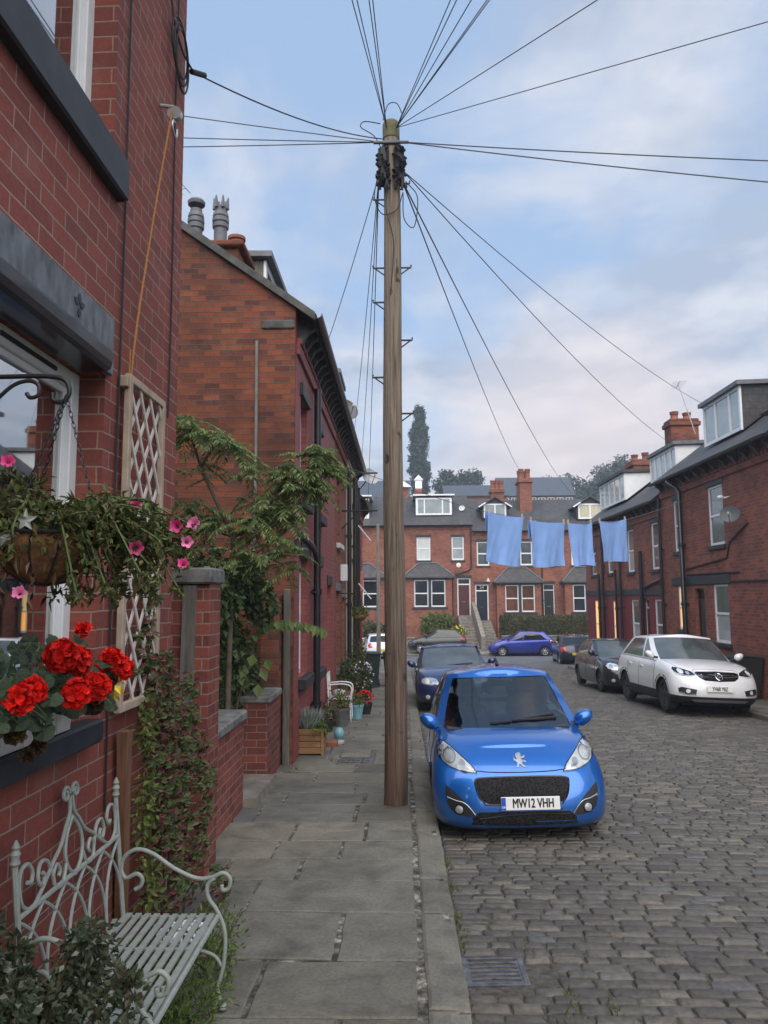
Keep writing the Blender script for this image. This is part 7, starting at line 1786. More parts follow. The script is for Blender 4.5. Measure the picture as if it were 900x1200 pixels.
# ============================================================ plants across the bottom street and trees on the hill
def far_plants():
    random.seed(101)
    r = thing('hedge', 'long clipped hedge in front of the far terrace behind the blue car', 'hedge', (10, 50, -.9)); f = MB()
    for _ in range(5200):
        s = R_(); x = U_(6.45, 15.0); 
        if s < .55: p = Vector((x, 49.35+U_(-.08, .1), U_(-.7, .62)))
        elif s < .85: p = Vector((x, U_(49.35, 50.2), .60+U_(-.06, .10)))
        else: p = Vector((6.45+U_(-.08, .1), U_(49.35, 50.2), U_(-.7, .62)))
        leaf(f, p, (rdir()+Vector((0, -.7, .3))).normalized(), rdir(), U_(.10, .2), .08, .2)
    f.build('foliage', 'leaf_hedge', r); c = MB(); c.box(6.55, 14.9, 49.5, 50.1, -.9, .55); c.build('wood', 'stem_brown', r)
    def bush(label, c, rad, n, mat, L=.2, name='bush', flower=None):
        r = thing(name, label, 'bush', (c[0], c[1], c[2]-rad[2])); f = MB(); leaf_blob(f, c, rad, n, L, .5, .1, .45)
        for k in range(5): d = rdir(.3); leaf_blob(f, Vector(c)+Vector((d.x*rad[0]*.7, d.y*rad[1]*.6, abs(d.z)*rad[2]*.5)), tuple(q*.5 for q in rad), n//6, L, .5, .1, .4)
        f.build('foliage', mat, r)
        s = MB(); s.tube([(c[0], c[1], c[2]-rad[2]), (c[0], c[1], c[2])], .06, 6); s.build('stem', 'stem_brown', r)
        if flower: w = MB(); [w.ball(Vector(c)+Vector((d.x*rad[0], d.y*rad[1], d.z*rad[2])), U_(.03, .06), 5, 4) for d in [rdir(.5) for _ in range(34)]]; w.build('flowers', flower, r)
    bush('big rounded yellow-green bush under the bay window of the maroon door house', (2.3, 50.6, .05), (1.4, .9, 1.0), 2200, 'leaf_bush')
    bush('plant with bright yellow flowers beside the stone steps', (4.35-.75, 49.6, -.35), (.5, .4, .45), 420, 'leaf_bush', .16, 'flowering_plant', 'yellow_petal')
    bush('scrubby dark bush in the garden left of the pole', (-2.5, 50.5, -.3), (1.5, .8, .8), 1000, 'leaf_hedge')
    def tree(label, x, y, zb, trunk, blobs, n, L, mat='leaf_far', poplar=False):
        r = thing('tree', label, 'tree', (x, y, zb), 'trees on the hill'); t = MB(); t.tube([(x, y, zb-1), (x+.1, y, zb+trunk*.5), (x, y, zb+trunk)], [.5, .38, .25], 8)
        for k in range(6): a = U_(0, 2*pi); t.tube([(x, y, zb+trunk*U_(.5, .95)), (x+2.2*cos(a), y+2*sin(a), zb+trunk+U_(.5, 2.5))], [.2, .06], 5)
        t.build('trunk', 'bark', r); f = MB()
        for c, rad in blobs:
            leaf_blob(f, c, rad, int(1.5*n*rad[0]*rad[2])+40, L*1.15, .7, .0, .3)
        f.build('crown', mat, r)
    # tall pointed one: many upswept tufts stacked round one stem
    y = 150; X0 = lambda px: (px-471)/880*y
    bl = []
    for k in range(58):
        t = k/57; z = 17.5+22.3*t; w = 2.7*(1-(abs(t-.42)/.62)**2.2)**.7 if abs(t-.42) < .62 else .3; w = max(w, .35)
        a = U_(0, 2*pi); q = U_(.25, .75)*w; bl.append(((3.75+q*cos(a)+.15*sin(t*9), y+q*sin(a), z), (w*.42+.25, w*.42+.25, 1.3)))
    tree('tall narrow poplar standing dark above the roofs beside the telegraph pole', 3.75, y, 16, 16, bl, 150, .42)
    def broad(label, x, y, zb, h, w, n=34):
        bl = []
        for k in range(15):
            d = rdir(.25); bl.append(((x+d.x*w*.62, y+d.y*w*.5, zb+h*.62+d.z*h*.30), (w*U_(.28, .46), w*U_(.25, .4), h*U_(.15, .25))))
        tree(label, x, y, zb, h*.45, bl, n, .6)
    broad('small rounded tree on the skyline just right of the poplar', 9.6, 160, 17, 11.5, 3.6); broad('wide low tree on the skyline left of the blue roofed house', 15.0, 165, 17, 12.5, 4.6); broad('tree filling the gap between the wide and rounded skyline trees', 12.2, 170, 17, 11.0, 3.8)
    broad('hazy tree behind the roof right of the big far chimney', 40, 172, 17, 12, 7, 22); broad('tall hazy tree rising above the right-hand chimneys', 48.5, 168, 17, 15.5, 6.5, 22); broad('hazy tree half hidden by the right-hand white dormers', 57, 175, 17, 16, 8, 20); broad('low hazy tree to the right of the hillside house windows', 34, 178, 18, 11, 6, 22)
    broad('dark skyline tree left of the telegraph pole', -6, 170, 17, 9, 5, 22)
far_plants()
# ============================================================ cars
def lerp(a, b, t): return a+(b-a)*t
def pwl(pts, x):
    """smooth piecewise curve through (x, value) pairs"""
    if x <= pts[0][0]: return pts[0][1]
    if x >= pts[-1][0]: return pts[-1][1]
    n = len(pts)
    def slope(i):
        if i == 0: return (pts[1][1]-pts[0][1])/(pts[1][0]-pts[0][0])
        if i == n-1: return (pts[-1][1]-pts[-2][1])/(pts[-1][0]-pts[-2][0])
        a = (pts[i][1]-pts[i-1][1])/(pts[i][0]-pts[i-1][0]); b = (pts[i+1][1]-pts[i][1])/(pts[i+1][0]-pts[i][0])
        return 0 if a*b <= 0 else 2*a*b/(a+b)
    for i in range(n-1):
        x0, y0 = pts[i]; x1, y1 = pts[i+1]
        if x <= x1:
            h = x1-x0; t = (x-x0)/h; m0, m1 = slope(i), slope(i+1)
            return (2*t**3-3*t*t+1)*y0+(t**3-2*t*t+t)*h*m0+(-2*t**3+3*t*t)*y1+(t**3-t*t)*h*m1
class Car:
    """a car in its own axes: nose at y=0 pointing to -y, x across, z up from the road"""
    def __init__(s, name, label, loc, rot, paint, spec, group=None):
        s.sp = spec; s.paint = paint
        s.root = local_thing(name, label, 'car', loc, rot, group)
        s.lower(); s.greenhouse(); s.wheels(); s.mirrors()
    def outline(s, t):
        """plan outline at height fraction t: from the tail middle, along +x side, to the nose middle"""
        sp = s.sp; L, W = sp['L'], sp['W']/2
        ins = pwl(sp['side'], t); nf = pwl(sp['nose'], t); nr = pwl(sp['tail'], t)
        w = W-ins; fa, ra = sp.get('fa', .62), sp.get('ra', .45); n = sp.get('n', 2.7); nrx = sp.get('nr', 3.2)
        pts = []
        us = [0, .15, .3, .45, .58, .7, .8, .88, .94, .98, 1.0]
        for u in reversed(us):
            x = w*max(0, 1-u**nrx)**(1/nrx) if u < 1 else 0; pts.append((x, L-nr-ra+ra*u))
        m = 26; ys, ye = L-nr-ra, nf+fa
        for k in range(1, m):
            y = ys+(ye-ys)*k/m; pts.append((w+s.sp.get('bulge', .012)*sin(pi*k/m), y))
        for u in us:
            x = w*max(0, 1-u**n)**(1/n) if u < 1 else 0; pts.append((x, nf+fa-fa*u))
        return pts
    def lower(s):
        sp = s.sp; L = sp['L']; T = [0, .06, .14, .24, .34, .44, .54, .64, .74, .82, .89, .94, .975, 1.0]
        V = []; rows = []
        for t in T:
            half = s.outline(t); row = []
            for (x, y) in half:
                zt = pwl(sp['top'], y); zb = pwl(sp['bottom'], y); row.append((x, y, zb+(zt-zb)*t))
            rows.append(row)
        n = len(rows[0]); mb = MB(); idx = []
        for row in rows:
            r = []
            for (x, y, z) in row: r.append(len(mb.v)); mb.v.append((x, y, z))
            l = [r[0]]
            for (x, y, z) in row[1:-1]: l.append(len(mb.v)); mb.v.append((-x, y, z))
            l.append(r[-1]); idx.append((r, l))
        for i in range(len(T)-1):
            for j in range(n-1):
                a = idx[i][0]; b = idx[i+1][0]; mb.f.append((a[j], a[j+1], b[j+1], b[j])); mb.m.append(0)
                a = idx[i][1]; b = idx[i+1][1]; mb.f.append((a[j+1], a[j], b[j], b[j+1])); mb.m.append(0)
        def capmesh(k, crown, up):
            r, l = idx[k]; prev = None; K = 8
            for j in range(n):
                p = Vector(mb.v[r[j]]); q = Vector(mb.v[l[j]]); line = [r[j]]
                if r[j] != l[j]:
                    hw = p.x
                    for c in range(1, K):
                        f = c/K; xx = lerp(p.x, q.x, f); dz = crown*(1-(xx/max(hw, 1e-4))**2)*min(1, hw/(sp['W']*.4)) if crown else 0
                        line.append(len(mb.v)); mb.v.append((xx, p.y, p.z+dz))
                    line.append(l[j])
                if prev is not None:
                    if len(prev) == 1:
                        for c in range(len(line)-1): mb.f.append((prev[0], line[c], line[c+1]) if not up else (prev[0], line[c+1], line[c])); mb.m.append(0)
                    elif len(line) == 1:
                        for c in range(len(prev)-1): mb.f.append((prev[c+1], prev[c], line[0]) if not up else (prev[c], prev[c+1], line[0])); mb.m.append(0)
                    else:
                        for c in range(K): 
                            q4 = (prev[c], line[c], line[c+1], prev[c+1]); mb.f.append(q4 if not up else q4[::-1]); mb.m.append(0)
                prev = line
        capmesh(len(T)-1, sp.get('crown', .05), True); capmesh(0, 0, False)
        o = mb.build('body', [s.paint, 'trim_black'], s.root)
        bm = bmesh.new(); bm.from_mesh(o.data); bmesh.ops.recalc_face_normals(bm, faces=bm.faces); bm.to_mesh(o.data); bm.free()
        # wheel arches cut out of the shell
        cut = MB()
        for wy in sp['axles']:
            for sx in (-1, 1):
                xo = sx*(sp['W']/2+.1); xi = sx*(sp['W']/2-.30); cut.lathe([(.001, min(xo, xi)), (sp['arch'], min(xo, xi)), (sp['arch'], max(xo, xi)), (.001, max(xo, xi))], (0, wy, sp['wr']*.98), 'x', 40)
        co = cut.build('arch_cutter', 'trim_black', s.root)
        bm = bmesh.new(); bm.from_mesh(co.data); bmesh.ops.recalc_face_normals(bm, faces=bm.faces); bm.to_mesh(co.data); bm.free()
        md = o.modifiers.new('arches', 'BOOLEAN'); md.object = co; md.operation = 'DIFFERENCE'; md.solver = 'EXACT'
        try: md.material_mode = 'TRANSFER'
        except Exception: pass
        dg = bpy.context.evaluated_depsgraph_get(); dg.update()
        me = bpy.data.meshes.new_from_object(o.evaluated_get(dg)); o.modifiers.clear(); old = o.data; o.data = me; bpy.data.meshes.remove(old); me.name = 'body'
        cm = co.data; bpy.data.objects.remove(co); bpy.data.meshes.remove(cm)
        if sp.get('clad'):
            for p in me.polygons:
                q = p.center; zb, zt = pwl(sp['bottom'], q.y), pwl(sp['top'], q.y)
                if (q.z-zb)/(zt-zb) < sp['clad']: p.material_index = 1
        me.polygons.foreach_set('use_smooth', [True]*len(me.polygons)); me.set_sharp_from_angle(angle=radians(38)); me.update()
        s.body = o
        s.bvh = BVHTree.FromPolygons([v.co.copy() for v in me.vertices], [tuple(p.vertices) for p in me.polygons])
    def greenhouse(s):
        g = s.sp['gh']; LV = [0, .05, .12, .25, .4, .55, .7, .82, .90, .95, 1.0]
        def ring(t):
            P = []
            zb = lambda y: pwl(g['belt'], y)-.02; zr = lambda y: pwl(g['roof'], y)
            def pt(x, y0, y1, b=0): return x, lerp(y0, y1, t)
            bow = .02*sin(pi*t)
            wx = lambda a, b: lerp(a, b, t)+bow
            A = (wx(*g['ws_x']), lerp(*g['ws_y'], t)); Bp = (wx(*g['sf_x']), lerp(*g['sf_y'], t)); B1 = (wx(g['sf_x'][0]+.008, g['sf_x'][1]+.012), lerp(*g['b1_y'], t)); B2 = (wx(g['sf_x'][0]+.008, g['sf_x'][1]+.012), lerp(*g['b2_y'], t))
            Cq = (wx(*g['sr_x']), lerp(*g['sr_y'], t)); Dq = (wx(*g['rw_x']), lerp(*g['rw_y'], t))
            fb = lerp(*g['ws_bow'], t); rb = lerp(*g['rw_bow'], t)
            pts = []; tags = []
            for k in range(9): 
                f = k/8; pts.append((A[0]*f, A[1]-fb*(1-f*f))); tags.append('ws')
            for k in range(1, 4): f = k/3; pts.append((lerp(A[0], Bp[0], f), lerp(A[1], Bp[1], f))); tags.append('p')
            for k in range(1, 6): f = k/5; pts.append((lerp(Bp[0], B1[0], f), lerp(Bp[1], B1[1], f))); tags.append('sf')
            pts.append(B2); tags.append('bp')
            for k in range(1, 6): f = k/5; pts.append((lerp(B2[0], Cq[0], f), lerp(B2[1], Cq[1], f))); tags.append('sb')
            for k in range(1, 5): 
                f = k/4; pts.append((lerp(Cq[0], Dq[0], f)+.02*sin(pi*f), lerp(Cq[1], Dq[1], f)+.03*sin(pi*f))); tags.append('q')
            for k in range(1, 9): f = k/8; pts.append((Dq[0]*(1-f), Dq[1]+rb*(1-(1-f)**2))); tags.append('rw')
            out = []
            for (x, y) in pts:
                z0, z1 = zb(y), zr(y)-.055*(x/.6)**2*.6
                # the ring climbs from belt to roof edge
                out.append((x, y, lerp(z0, z1, t)))
            return out, tags
        R = [ring(t) for t in LV]; tags = R[0][1]; n = len(tags)
        parts = {'shell': MB(), 'ws': MB(), 'sf': MB(), 'sb': MB(), 'rw': MB()}
        lim = {'ws': (.05, .95), 'sf': (.05, .90), 'sb': (.05, .90), 'rw': (.12, .90)}
        for sx in (1, -1):
            for i in range(len(LV)-1):
                for j in range(n-1):
                    tg = tags[j+1]; q = [R[i][0][j], R[i][0][j+1], R[i+1][0][j+1], R[i+1][0][j]]
                    q = [(p[0]*sx, p[1], p[2]) for p in q]
                    if sx < 0: q = q[::-1]
                    k = 'shell'
                    if tg in lim and LV[i] >= lim[tg][0]-1e-6 and LV[i+1] <= lim[tg][1]+1e-6: k = tg
                    if k == 'shell': parts[k].quad(*q)
                    elif k in ('sf', 'sb'): (parts.setdefault(k+('L' if sx < 0 else 'R'), MB())).quad(*q)
                    else: parts[k].quad(*q)
        top = R[-1][0]; K = 8; rows = []
        for (x, y, z) in top:
            row = []
            for c in range(K+1):
                xx = lerp(x, -x, c/K); row.append((xx, y, z+(g.get('crown', .055))*(1-(xx/x)**2)*min(1, x/.4) if x > 1e-4 else z))
            rows.append(row)
        sh = parts['shell']; sh.grid(rows)
        o = sh.build('roof', g.get('roof_mat', s.paint), s.root)
        bm = bmesh.new(); bm.from_mesh(o.data); bmesh.ops.remove_doubles(bm, verts=bm.verts, dist=.0008); bmesh.ops.recalc_face_normals(bm, faces=bm.faces); bm.to_mesh(o.data); bm.free()
        o.data.polygons.foreach_set('use_smooth', [True]*len(o.data.polygons)); o.data.set_sharp_from_angle(angle=radians(32))
        s.roof = o
        gm = s.sp.get('glass', 'glass_dark')
        for k, nm in (('ws', 'windscreen'), ('sfL', 'side_window'), ('sfR', 'side_window'), ('sbL', 'side_window'), ('sbR', 'side_window'), ('rw', 'rear_window')):
            w = parts.get(k)
            if w is None: continue
            w.v = [(p[0]*.994, p[1]+(.008 if k == 'ws' else (-.008 if k == 'rw' else 0)), p[2]-.001) for p in w.v]
            ow = w.build(nm, gm, s.root)
            bm = bmesh.new(); bm.from_mesh(ow.data); bmesh.ops.remove_doubles(bm, verts=bm.verts, dist=.0008); bmesh.ops.recalc_face_normals(bm, faces=bm.faces); bm.to_mesh(ow.data); bm.free()
            ow.data.polygons.foreach_set('use_smooth', [True]*len(ow.data.polygons))
        vs = [Vector(v) for v in parts['ws'].v]; s.wsbvh = BVHTree.FromPolygons(vs, parts['ws'].f)
        allp = MB()
        for k, p in parts.items(): allp.add(p.v, p.f)
        s.ghbvh = BVHTree.FromPolygons([Vector(v) for v in allp.v], allp.f)
    def wheels(s):
        sp = s.sp; R = sp['wr']; proto = None
        for wy in sp['axles']:
            for sx in (1, -1):
                x = sx*(sp['W']/2-.05-sp.get('win', 0))
                if proto is None:
                    rim = MB(); rr = R*.68; wd = .19
                    rim.lathe([(rr, -wd), (rr, -.01), (rr*.97, .0), (rr*.93, -.005), (rr*.90, -.045), (rr*.6, -.06), (.02, -.06)], (0, 0, 0), 'x', 32, 0)
                    ns = sp.get('spokes', 8)
                    for k in range(ns):
                        a = 2*pi*k/ns; 
                        for (r0, r1, w0, w1) in ((.05, rr*.92, .030, .022 if ns > 6 else .035),):
                            d = Vector((0, cos(a), sin(a))); u = Vector((0, -sin(a), cos(a)))
                            p = [d*r0-u*w0+Vector((-.012, 0, 0)), d*r0+u*w0+Vector((-.012, 0, 0)), d*r1+u*w1+Vector((-.006, 0, 0)), d*r1-u*w1+Vector((-.006, 0, 0))]
                            rim.hexa([q+Vector((-.05, 0, 0)) for q in p]+p)
                    rim.lathe([(.075, -.05), (.07, -.004), (.05, .004), (.001, .006)], (0, 0, 0), 'x', 16)
                    proto = rim.build('wheel', sp.get('rim', 'rim_silver'), s.root, sharp=35)
                    t = MB(); t.lathe([(rr*.97, -.19), (R*.9, -.195), (R, -.165), (R, -.02), (R*.96, .002), (R*.88, .008), (rr*1.01, .0), (rr*.985, -.012)], (0, 0, 0), 'x', 40); t.build('tyre', 'tyre', proto, smooth=True, sharp=40)
                    proto.location = (x, wy, R); first = False
                    o = proto
                else:
                    o = copy_tree(proto, s.root); o.location = (x, wy, R)
                o.rotation_euler = (U_(0, 1), 0, 0) if sx > 0 else (U_(0, 1), 0, pi)
        d = MB(); d.box(-sp['W']/2+.28, sp['W']/2-.28, .5, sp['L']-.5, .17, .30); d.build('underbody', 'trim_black', s.root)
    def mirrors(s):
        y, z, w = s.sp['mirror']; 
        for sx in (-1, 1):
            m = MB(); cx = sx*(w+.125)
            m.ball((cx, y, z+.02), (.098, .085, .085), 14, 10)
            m.v = [(p[0]+sx*.018*((p[2]-z)/.085), p[1], p[2]+.02*max(0, (p[0]-cx)*sx/.1)) for p in m.v]
            m.v = [(p[0], min(p[1], y+.045), p[2]) for p in m.v]
            o = m.build('mirror', s.sp.get('mirror_mat', s.paint), s.root, smooth=True, sharp=50)
            a = MB(); a.tube([(sx*(w-.05), y+.02, z-.04), (cx, y, z-.03)], .025, 8); a.build('stalk', 'trim_black', o)
            gl = MB(); gl.ball((cx, y+.046, z+.02), (.08, .004, .065), 14, 6); gl.build('glass', 'chrome', o, smooth=True)
    # ---- things laid on the shell along a direction
    def cast(s, p, view, bvh=None):
        a, b = p
        O, D = {'front': (Vector((a, -1.5, b)), Vector((0, 1, 0))), 'rear': (Vector((a, s.sp['L']+1.5, b)), Vector((0, -1, 0))), 'right': (Vector((2.5, a, b)), Vector((-1, 0, 0))), 'left': (Vector((-2.5, a, b)), Vector((1, 0, 0))), 'top': (Vector((a, b, 3)), Vector((0, 0, -1)))}[view]
        for bv in ([bvh] if bvh else [s.bvh]):
            h = bv.ray_cast(O, D, 6)
            if h[0] is not None: return h[0], D, h[1]
        return None, D, None
    def patch(s, name, outline, view, mat, off=.004, depth=.012, step=.035, parent=None, bvh=None, bulge=0.0, smooth=True, sub=None):
        pts = []
        n = len(outline)
        for i in range(n):
            a, b = Vector(outline[i]), Vector(outline[(i+1) % n]); k = max(1, int((b-a).length/step))
            for j in range(k): pts.append(a.lerp(b, j/k))
        N = len(pts); edges = [(i, (i+1) % N) for i in range(N)]
        xs = [p.x for p in pts]; ys = [p.y for p in pts]; inn = []
        def inside(x, y):
            c = False; j = N-1
            for i in range(N):
                if (pts[i].y > y) != (pts[j].y > y) and x < (pts[j].x-pts[i].x)*(y-pts[i].y)/(pts[j].y-pts[i].y)+pts[i].x: c = not c
                j = i
            return c
        x = min(xs)+step*.5
        while x < max(xs):
            y = min(ys)+step*.5
            while y < max(ys):
                if inside(x, y) and min((Vector((x, y))-p).length for p in pts) > step*.45: inn.append(Vector((x, y)))
                y += step
            x += step
        V, E, F, *_ = delaunay_2d_cdt([*pts, *inn], edges, [], 1, 1e-5)
        bset = set(); ec = {}
        for f in F:
            for i in range(len(f)):
                e = tuple(sorted((f[i], f[(i+1) % len(f)]))); ec[e] = ec.get(e, 0)+1
        out = []; ok = []
        for v in V:
            h, D, nn = s.cast((v.x, v.y), view, bvh)
            ok.append(h is not None)
            if h is None: out.append((0, 0, 0)); continue
            bb = 0
            if bulge: 
                dmin = min((Vector((v.x, v.y))-p).length for p in pts); bb = bulge*min(1, dmin/(step*1.6))
            q = h-D*(off+bb)
            out.append(tuple(q))
        mb = MB(); D = s.cast((0, 0), view)[1]
        fs = [f for f in F if all(ok[i] for i in f)]
        mb.add(out, fs)
        o0 = len(mb.v)
        for e, c in ec.items():
            if c == 1 and ok[e[0]] and ok[e[1]]:
                a, b = Vector(out[e[0]]), Vector(out[e[1]]); mb.add([a, b, b+D*(depth+off), a+D*(depth+off)], [(0, 1, 2, 3)])
        o = mb.build(name, mat, parent or s.root)
        bm = bmesh.new(); bm.from_mesh(o.data); bmesh.ops.remove_doubles(bm, verts=bm.verts, dist=1e-5); bmesh.ops.recalc_face_normals(bm, faces=bm.faces); 
        # outward side towards the viewer
        if bm.faces:
            bm.faces.ensure_lookup_table(); tot = sum((f.normal.dot(D)*f.calc_area() for f in bm.faces))
            if tot > 0: bmesh.ops.reverse_faces(bm, faces=bm.faces)
        bm.to_mesh(o.data); bm.free()
        if smooth: o.data.polygons.foreach_set('use_smooth', [True]*len(o.data.polygons)); o.data.set_sharp_from_angle(angle=radians(40))
        return o
    def seam(s, name, pts, view, r=.004, mat='trim_gloss', parent=None, bvh=None, off=0.0, n=6):
        P = curve_pts([(a, b, 0) for a, b in pts], n) if len(pts) > 2 else [Vector((*pts[0], 0)).lerp(Vector((*pts[1], 0)), k/10) for k in range(11)]
        q = []
        for p in P:
            h, D, nn = s.cast((p.x, p.y), view, bvh)
            if h is not None: q.append(h-D*off)
        if len(q) < 2: return None
        m = MB(); m.tube(q, r, 5); return m.build(name, mat, parent or s.root)
    def disc(s, name, c, r, view, mat, off=.006, parent=None, bulge=0.0):
        return s.patch(name, [(c[0]+r*cos(2*pi*k/18), c[1]+r*sin(2*pi*k/18)) for k in range(18)], view, mat, off, .02, r*.5, parent, bulge=bulge)
    def plate(s, txt, x, z, y, yaw=0.0, mat='plate_white', blue=True, w=.52, h=.112, tilt=-.06, rear=False):
        m = MB(); m.bbox(-w/2, w/2, -.006, .006, -h/2, h/2, .003)
        rz_ = pi if rear else 0
        T = Matrix.Translation((x, y, z)) @ Matrix.Rotation(rz_+yaw, 4, 'Z') @ Matrix.Rotation(tilt, 4, 'X')
        m.v = [tuple(T @ Vector(p)) for p in m.v]; o = m.build('number_plate', mat, s.root)
        if blue: b = MB(); b.box(-w/2+.002, -w/2+.042, -.0085, -.0062, -h/2+.004, h/2-.004); b.v = [tuple(T @ Vector(p)) for p in b.v]; b.build('country_strip', 'plate_blue', o)
        if txt: text_mesh(txt, .108, 'lettering', o, T @ Matrix.Translation((.024 if blue else 0, -.0075, -.001)) @ Matrix.Rotation(pi/2, 4, 'X') @ Matrix.Diagonal((.66, 1.0, 1, 1)), .001, .0036)
        if blue: text_mesh('GB', .024, 'lettering_white', o, T @ Matrix.Translation((-w/2+.022, -.0092, -.03)) @ Matrix.Rotation(pi/2, 4, 'X'), .0006, .0005)
        return o
    def both(s, outline): return [outline, [(-a, b) for a, b in outline][::-1]]

# common side profiles
SIDE = [(0, .07), (.07, .04), (.16, .022), (.30, .008), (.48, .0), (.66, .008), (.80, .022), (.90, .045), (.96, .075), (1, .12)]
def seat(mb, x, y, z, w=.23):
    mb.bbox(x-w, x+w, y, y+.5, z, z+.16, .05); mb.hexa([(x-w, y+.42, z+.1), (x+w, y+.42, z+.1), (x+w, y+.56, z+.1), (x-w, y+.56, z+.1), (x-w*.8, y+.60, z+.66), (x+w*.8, y+.60, z+.66), (x+w*.8, y+.70, z+.66), (x-w*.8, y+.70, z+.66)])
    mb.bbox(x-.13, x+.13, y+.60, y+.70, z+.68, z+.88, .04)

# ------------------------------------------------------------ the small blue hatchback in front
def blue_hatchback():
    spec = dict(L=3.43, W=1.63, axles=(.70, 3.04), wr=.285, arch=.33, spokes=8, rim='rim_silver', glass='car_glass',
        side=[(0, .055), (.07, .03), (.18, .012), (.32, .002), (.50, .0), (.66, .012), (.80, .035), (.90, .062), (.96, .09), (1, .125)],
        nose=[(0, .06), (.05, .02), (.12, .0), (.25, .0), (.45, .012), (.60, .045), (.72, .095), (.82, .155), (.90, .23), (.96, .31), (1, .41)],
        tail=[(0, .10), (.15, .02), (.4, .0), (.7, .03), (1, .10)], fa=.58, ra=.40, n=3.4, nr=3,
        top=[(0, .685), (.2, .715), (.42, .775), (.70, .83), (1.0, .865), (1.3, .90), (2.2, .935), (3.43, .98)],
        bottom=[(0, .125), (.5, .14), (1.1, .17), (3.0, .18), (3.43, .26)], crown=.045, bulge=.0,
        mirror=(1.14, .925, .675),
        gh=dict(belt=[(.6, .83), (1.0, .855), (1.3, .885), (2.2, .925), (3.4, .97)], roof=[(1.3, 1.32), (1.7, 1.395), (2.1, 1.415), (2.7, 1.40), (3.2, 1.35)],
            ws_x=(.668, .505), ws_y=(1.03, 1.74), ws_bow=(.27, .12), sf_x=(.752, .575), sf_y=(1.10, 1.86), b1_y=(1.98, 2.10), b2_y=(2.08, 2.19), sr_x=(.752, .57), sr_y=(2.98, 2.80), rw_x=(.60, .49), rw_y=(3.30, 3.08), rw_bow=(.05, .04), crown=.075))
    yaw = radians(-1.2); tilt = radians(-1.5)
    nose = (1.075, 6.95); zz = rz(1.05, 8.2)-.016
    # the nose sits on the street slope: pitch the car with it
    car = Car('parked_car', 'bright blue small hatchback parked at the kerb, nearest car with a white front plate', (nose[0], nose[1], -SLOPE*nose[1]+.005), (-math.atan(SLOPE), tilt, yaw), 'paint_blue', spec)
    r = car.root
    # headlamps
    out = [(.395, .60), (.44, .655), (.495, .70), (.56, .75), (.62, .79), (.675, .815), (.715, .815), (.742, .79), (.748, .75), (.735, .71), (.695, .672), (.62, .635), (.51, .607)]
    for sgn in (1, -1):
        o = [(sgn*a, b) for a, b in out]
        hl = car.patch('headlight', o, 'front', 'reflector', .003, .02, .03, bulge=.004)
        car.disc('bowl', (sgn*.635, .722), .060, 'front', 'steel', .010, hl); car.disc('bulb', (sgn*.635, .722), .048, 'front', 'lamp_clear', .016, hl, bulge=.012)
        car.disc('bowl', (sgn*.525, .665), .032, 'front', 'steel', .010, hl); car.disc('indicator', (sgn*.70, .772), .022, 'front', 'lamp_clear', .014, hl)
        for k in range(5): car.seam('rib', [(sgn*(.47+.014*k), .622+.003*k), (sgn*(.485+.016*k), .645+.005*k)], 'front', .003, 'chrome', hl, off=.012)
        car.seam('edge', o+[o[0]], 'front', .0045, 'trim_gloss', hl, off=.003, n=3)
        car.patch('lens', o, 'front', 'lens_glass', .020, .0, .03, hl, bulge=.012)
        # foglamp corner
        fo = [(.685, .50), (.695, .45), (.685, .37), (.655, .30), (.60, .262), (.50, .245), (.42, .25), (.47, .31), (.535, .385), (.60, .44)]
        f = car.patch('fog_recess', [(sgn*a, b) for a, b in fo], 'front', 'trim_black', .003, .02, .035)
        car.disc('fog_lamp', (sgn*.575, .305), .034, 'front', 'lamp_dim', .010, f, bulge=.012); car.seam('lamp_ring', [(sgn*.575+.04*cos(2*pi*k/14), .305+.04*sin(2*pi*k/14)) for k in range(15)], 'front', .005, 'trim_gloss', f, off=.01, n=2)
        car.seam('chrome_strip', [(sgn*.675, .40), (sgn*.60, .378), (sgn*.53, .362), (sgn*.48, .32), (sgn*.435, .262)], 'front', .0045, 'steel', f, off=.008)
        # doors and trim down the sides
        v = 'right' if sgn > 0 else 'left'
        car.seam('door_seam', [(1.04, .90), (1.02, .70), (1.05, .45), (1.12, .30), (1.25, .27)], v); car.seam('door_seam', [(2.06, .95), (2.05, .6), (2.0, .27)], v); car.seam('door_seam', [(1.25, .27), (2.0, .27), (2.55, .27)], v)
        car.patch('handle', [(1.80, .80), (1.98, .81), (1.98, .845), (1.80, .835)], v, car.paint, .022, .02, .04)
        car.patch('rub_strip', [(1.1, .50), (2.7, .52), (2.7, .565), (1.1, .545)], v, car.paint, .012, .01, .08)
        car.patch('tail_lamp', [(3.12, .78), (3.33, .80), (3.34, .98), (3.16, .99)], v, 'lamp_red', .004, .02, .05)
    g = [(-.425, .525), (-.405, .553), (-.30, .562), (0, .566), (.30, .562), (.405, .553), (.425, .525), (.40, .43), (.355, .37), (.28, .345), (-.28, .345), (-.355, .37), (-.40, .43)]
    gr = car.patch('grille', g, 'front', 'grille_mesh', .003, .02, .035)
    car.seam('grille_edge', g+[g[0]], 'front', .007, 'trim_gloss', gr, off=.003, n=3)
    for k in range(0): car.seam('grille_bar', [(-.42+.016*k, .53-.04*k), (0, .535-.04*k), (.42-.016*k, .53-.04*k)], 'front', .006, 'trim_black', gr, off=.008)
    lg = [(-.40, .285), (0, .29), (.40, .285), (.46, .24), (.47, .175), (0, .165), (-.47, .175), (-.46, .24)]
    l2 = car.patch('lower_grille', lg, 'front', 'grille_mesh', .003, .02, .035)
    for k in range(1): car.seam('grille_bar', [(-.40, .23-.03*k), (0, .266-.03*k), (.40, .262-.03*k)], 'front', .005, 'trim_black', l2, off=.006)
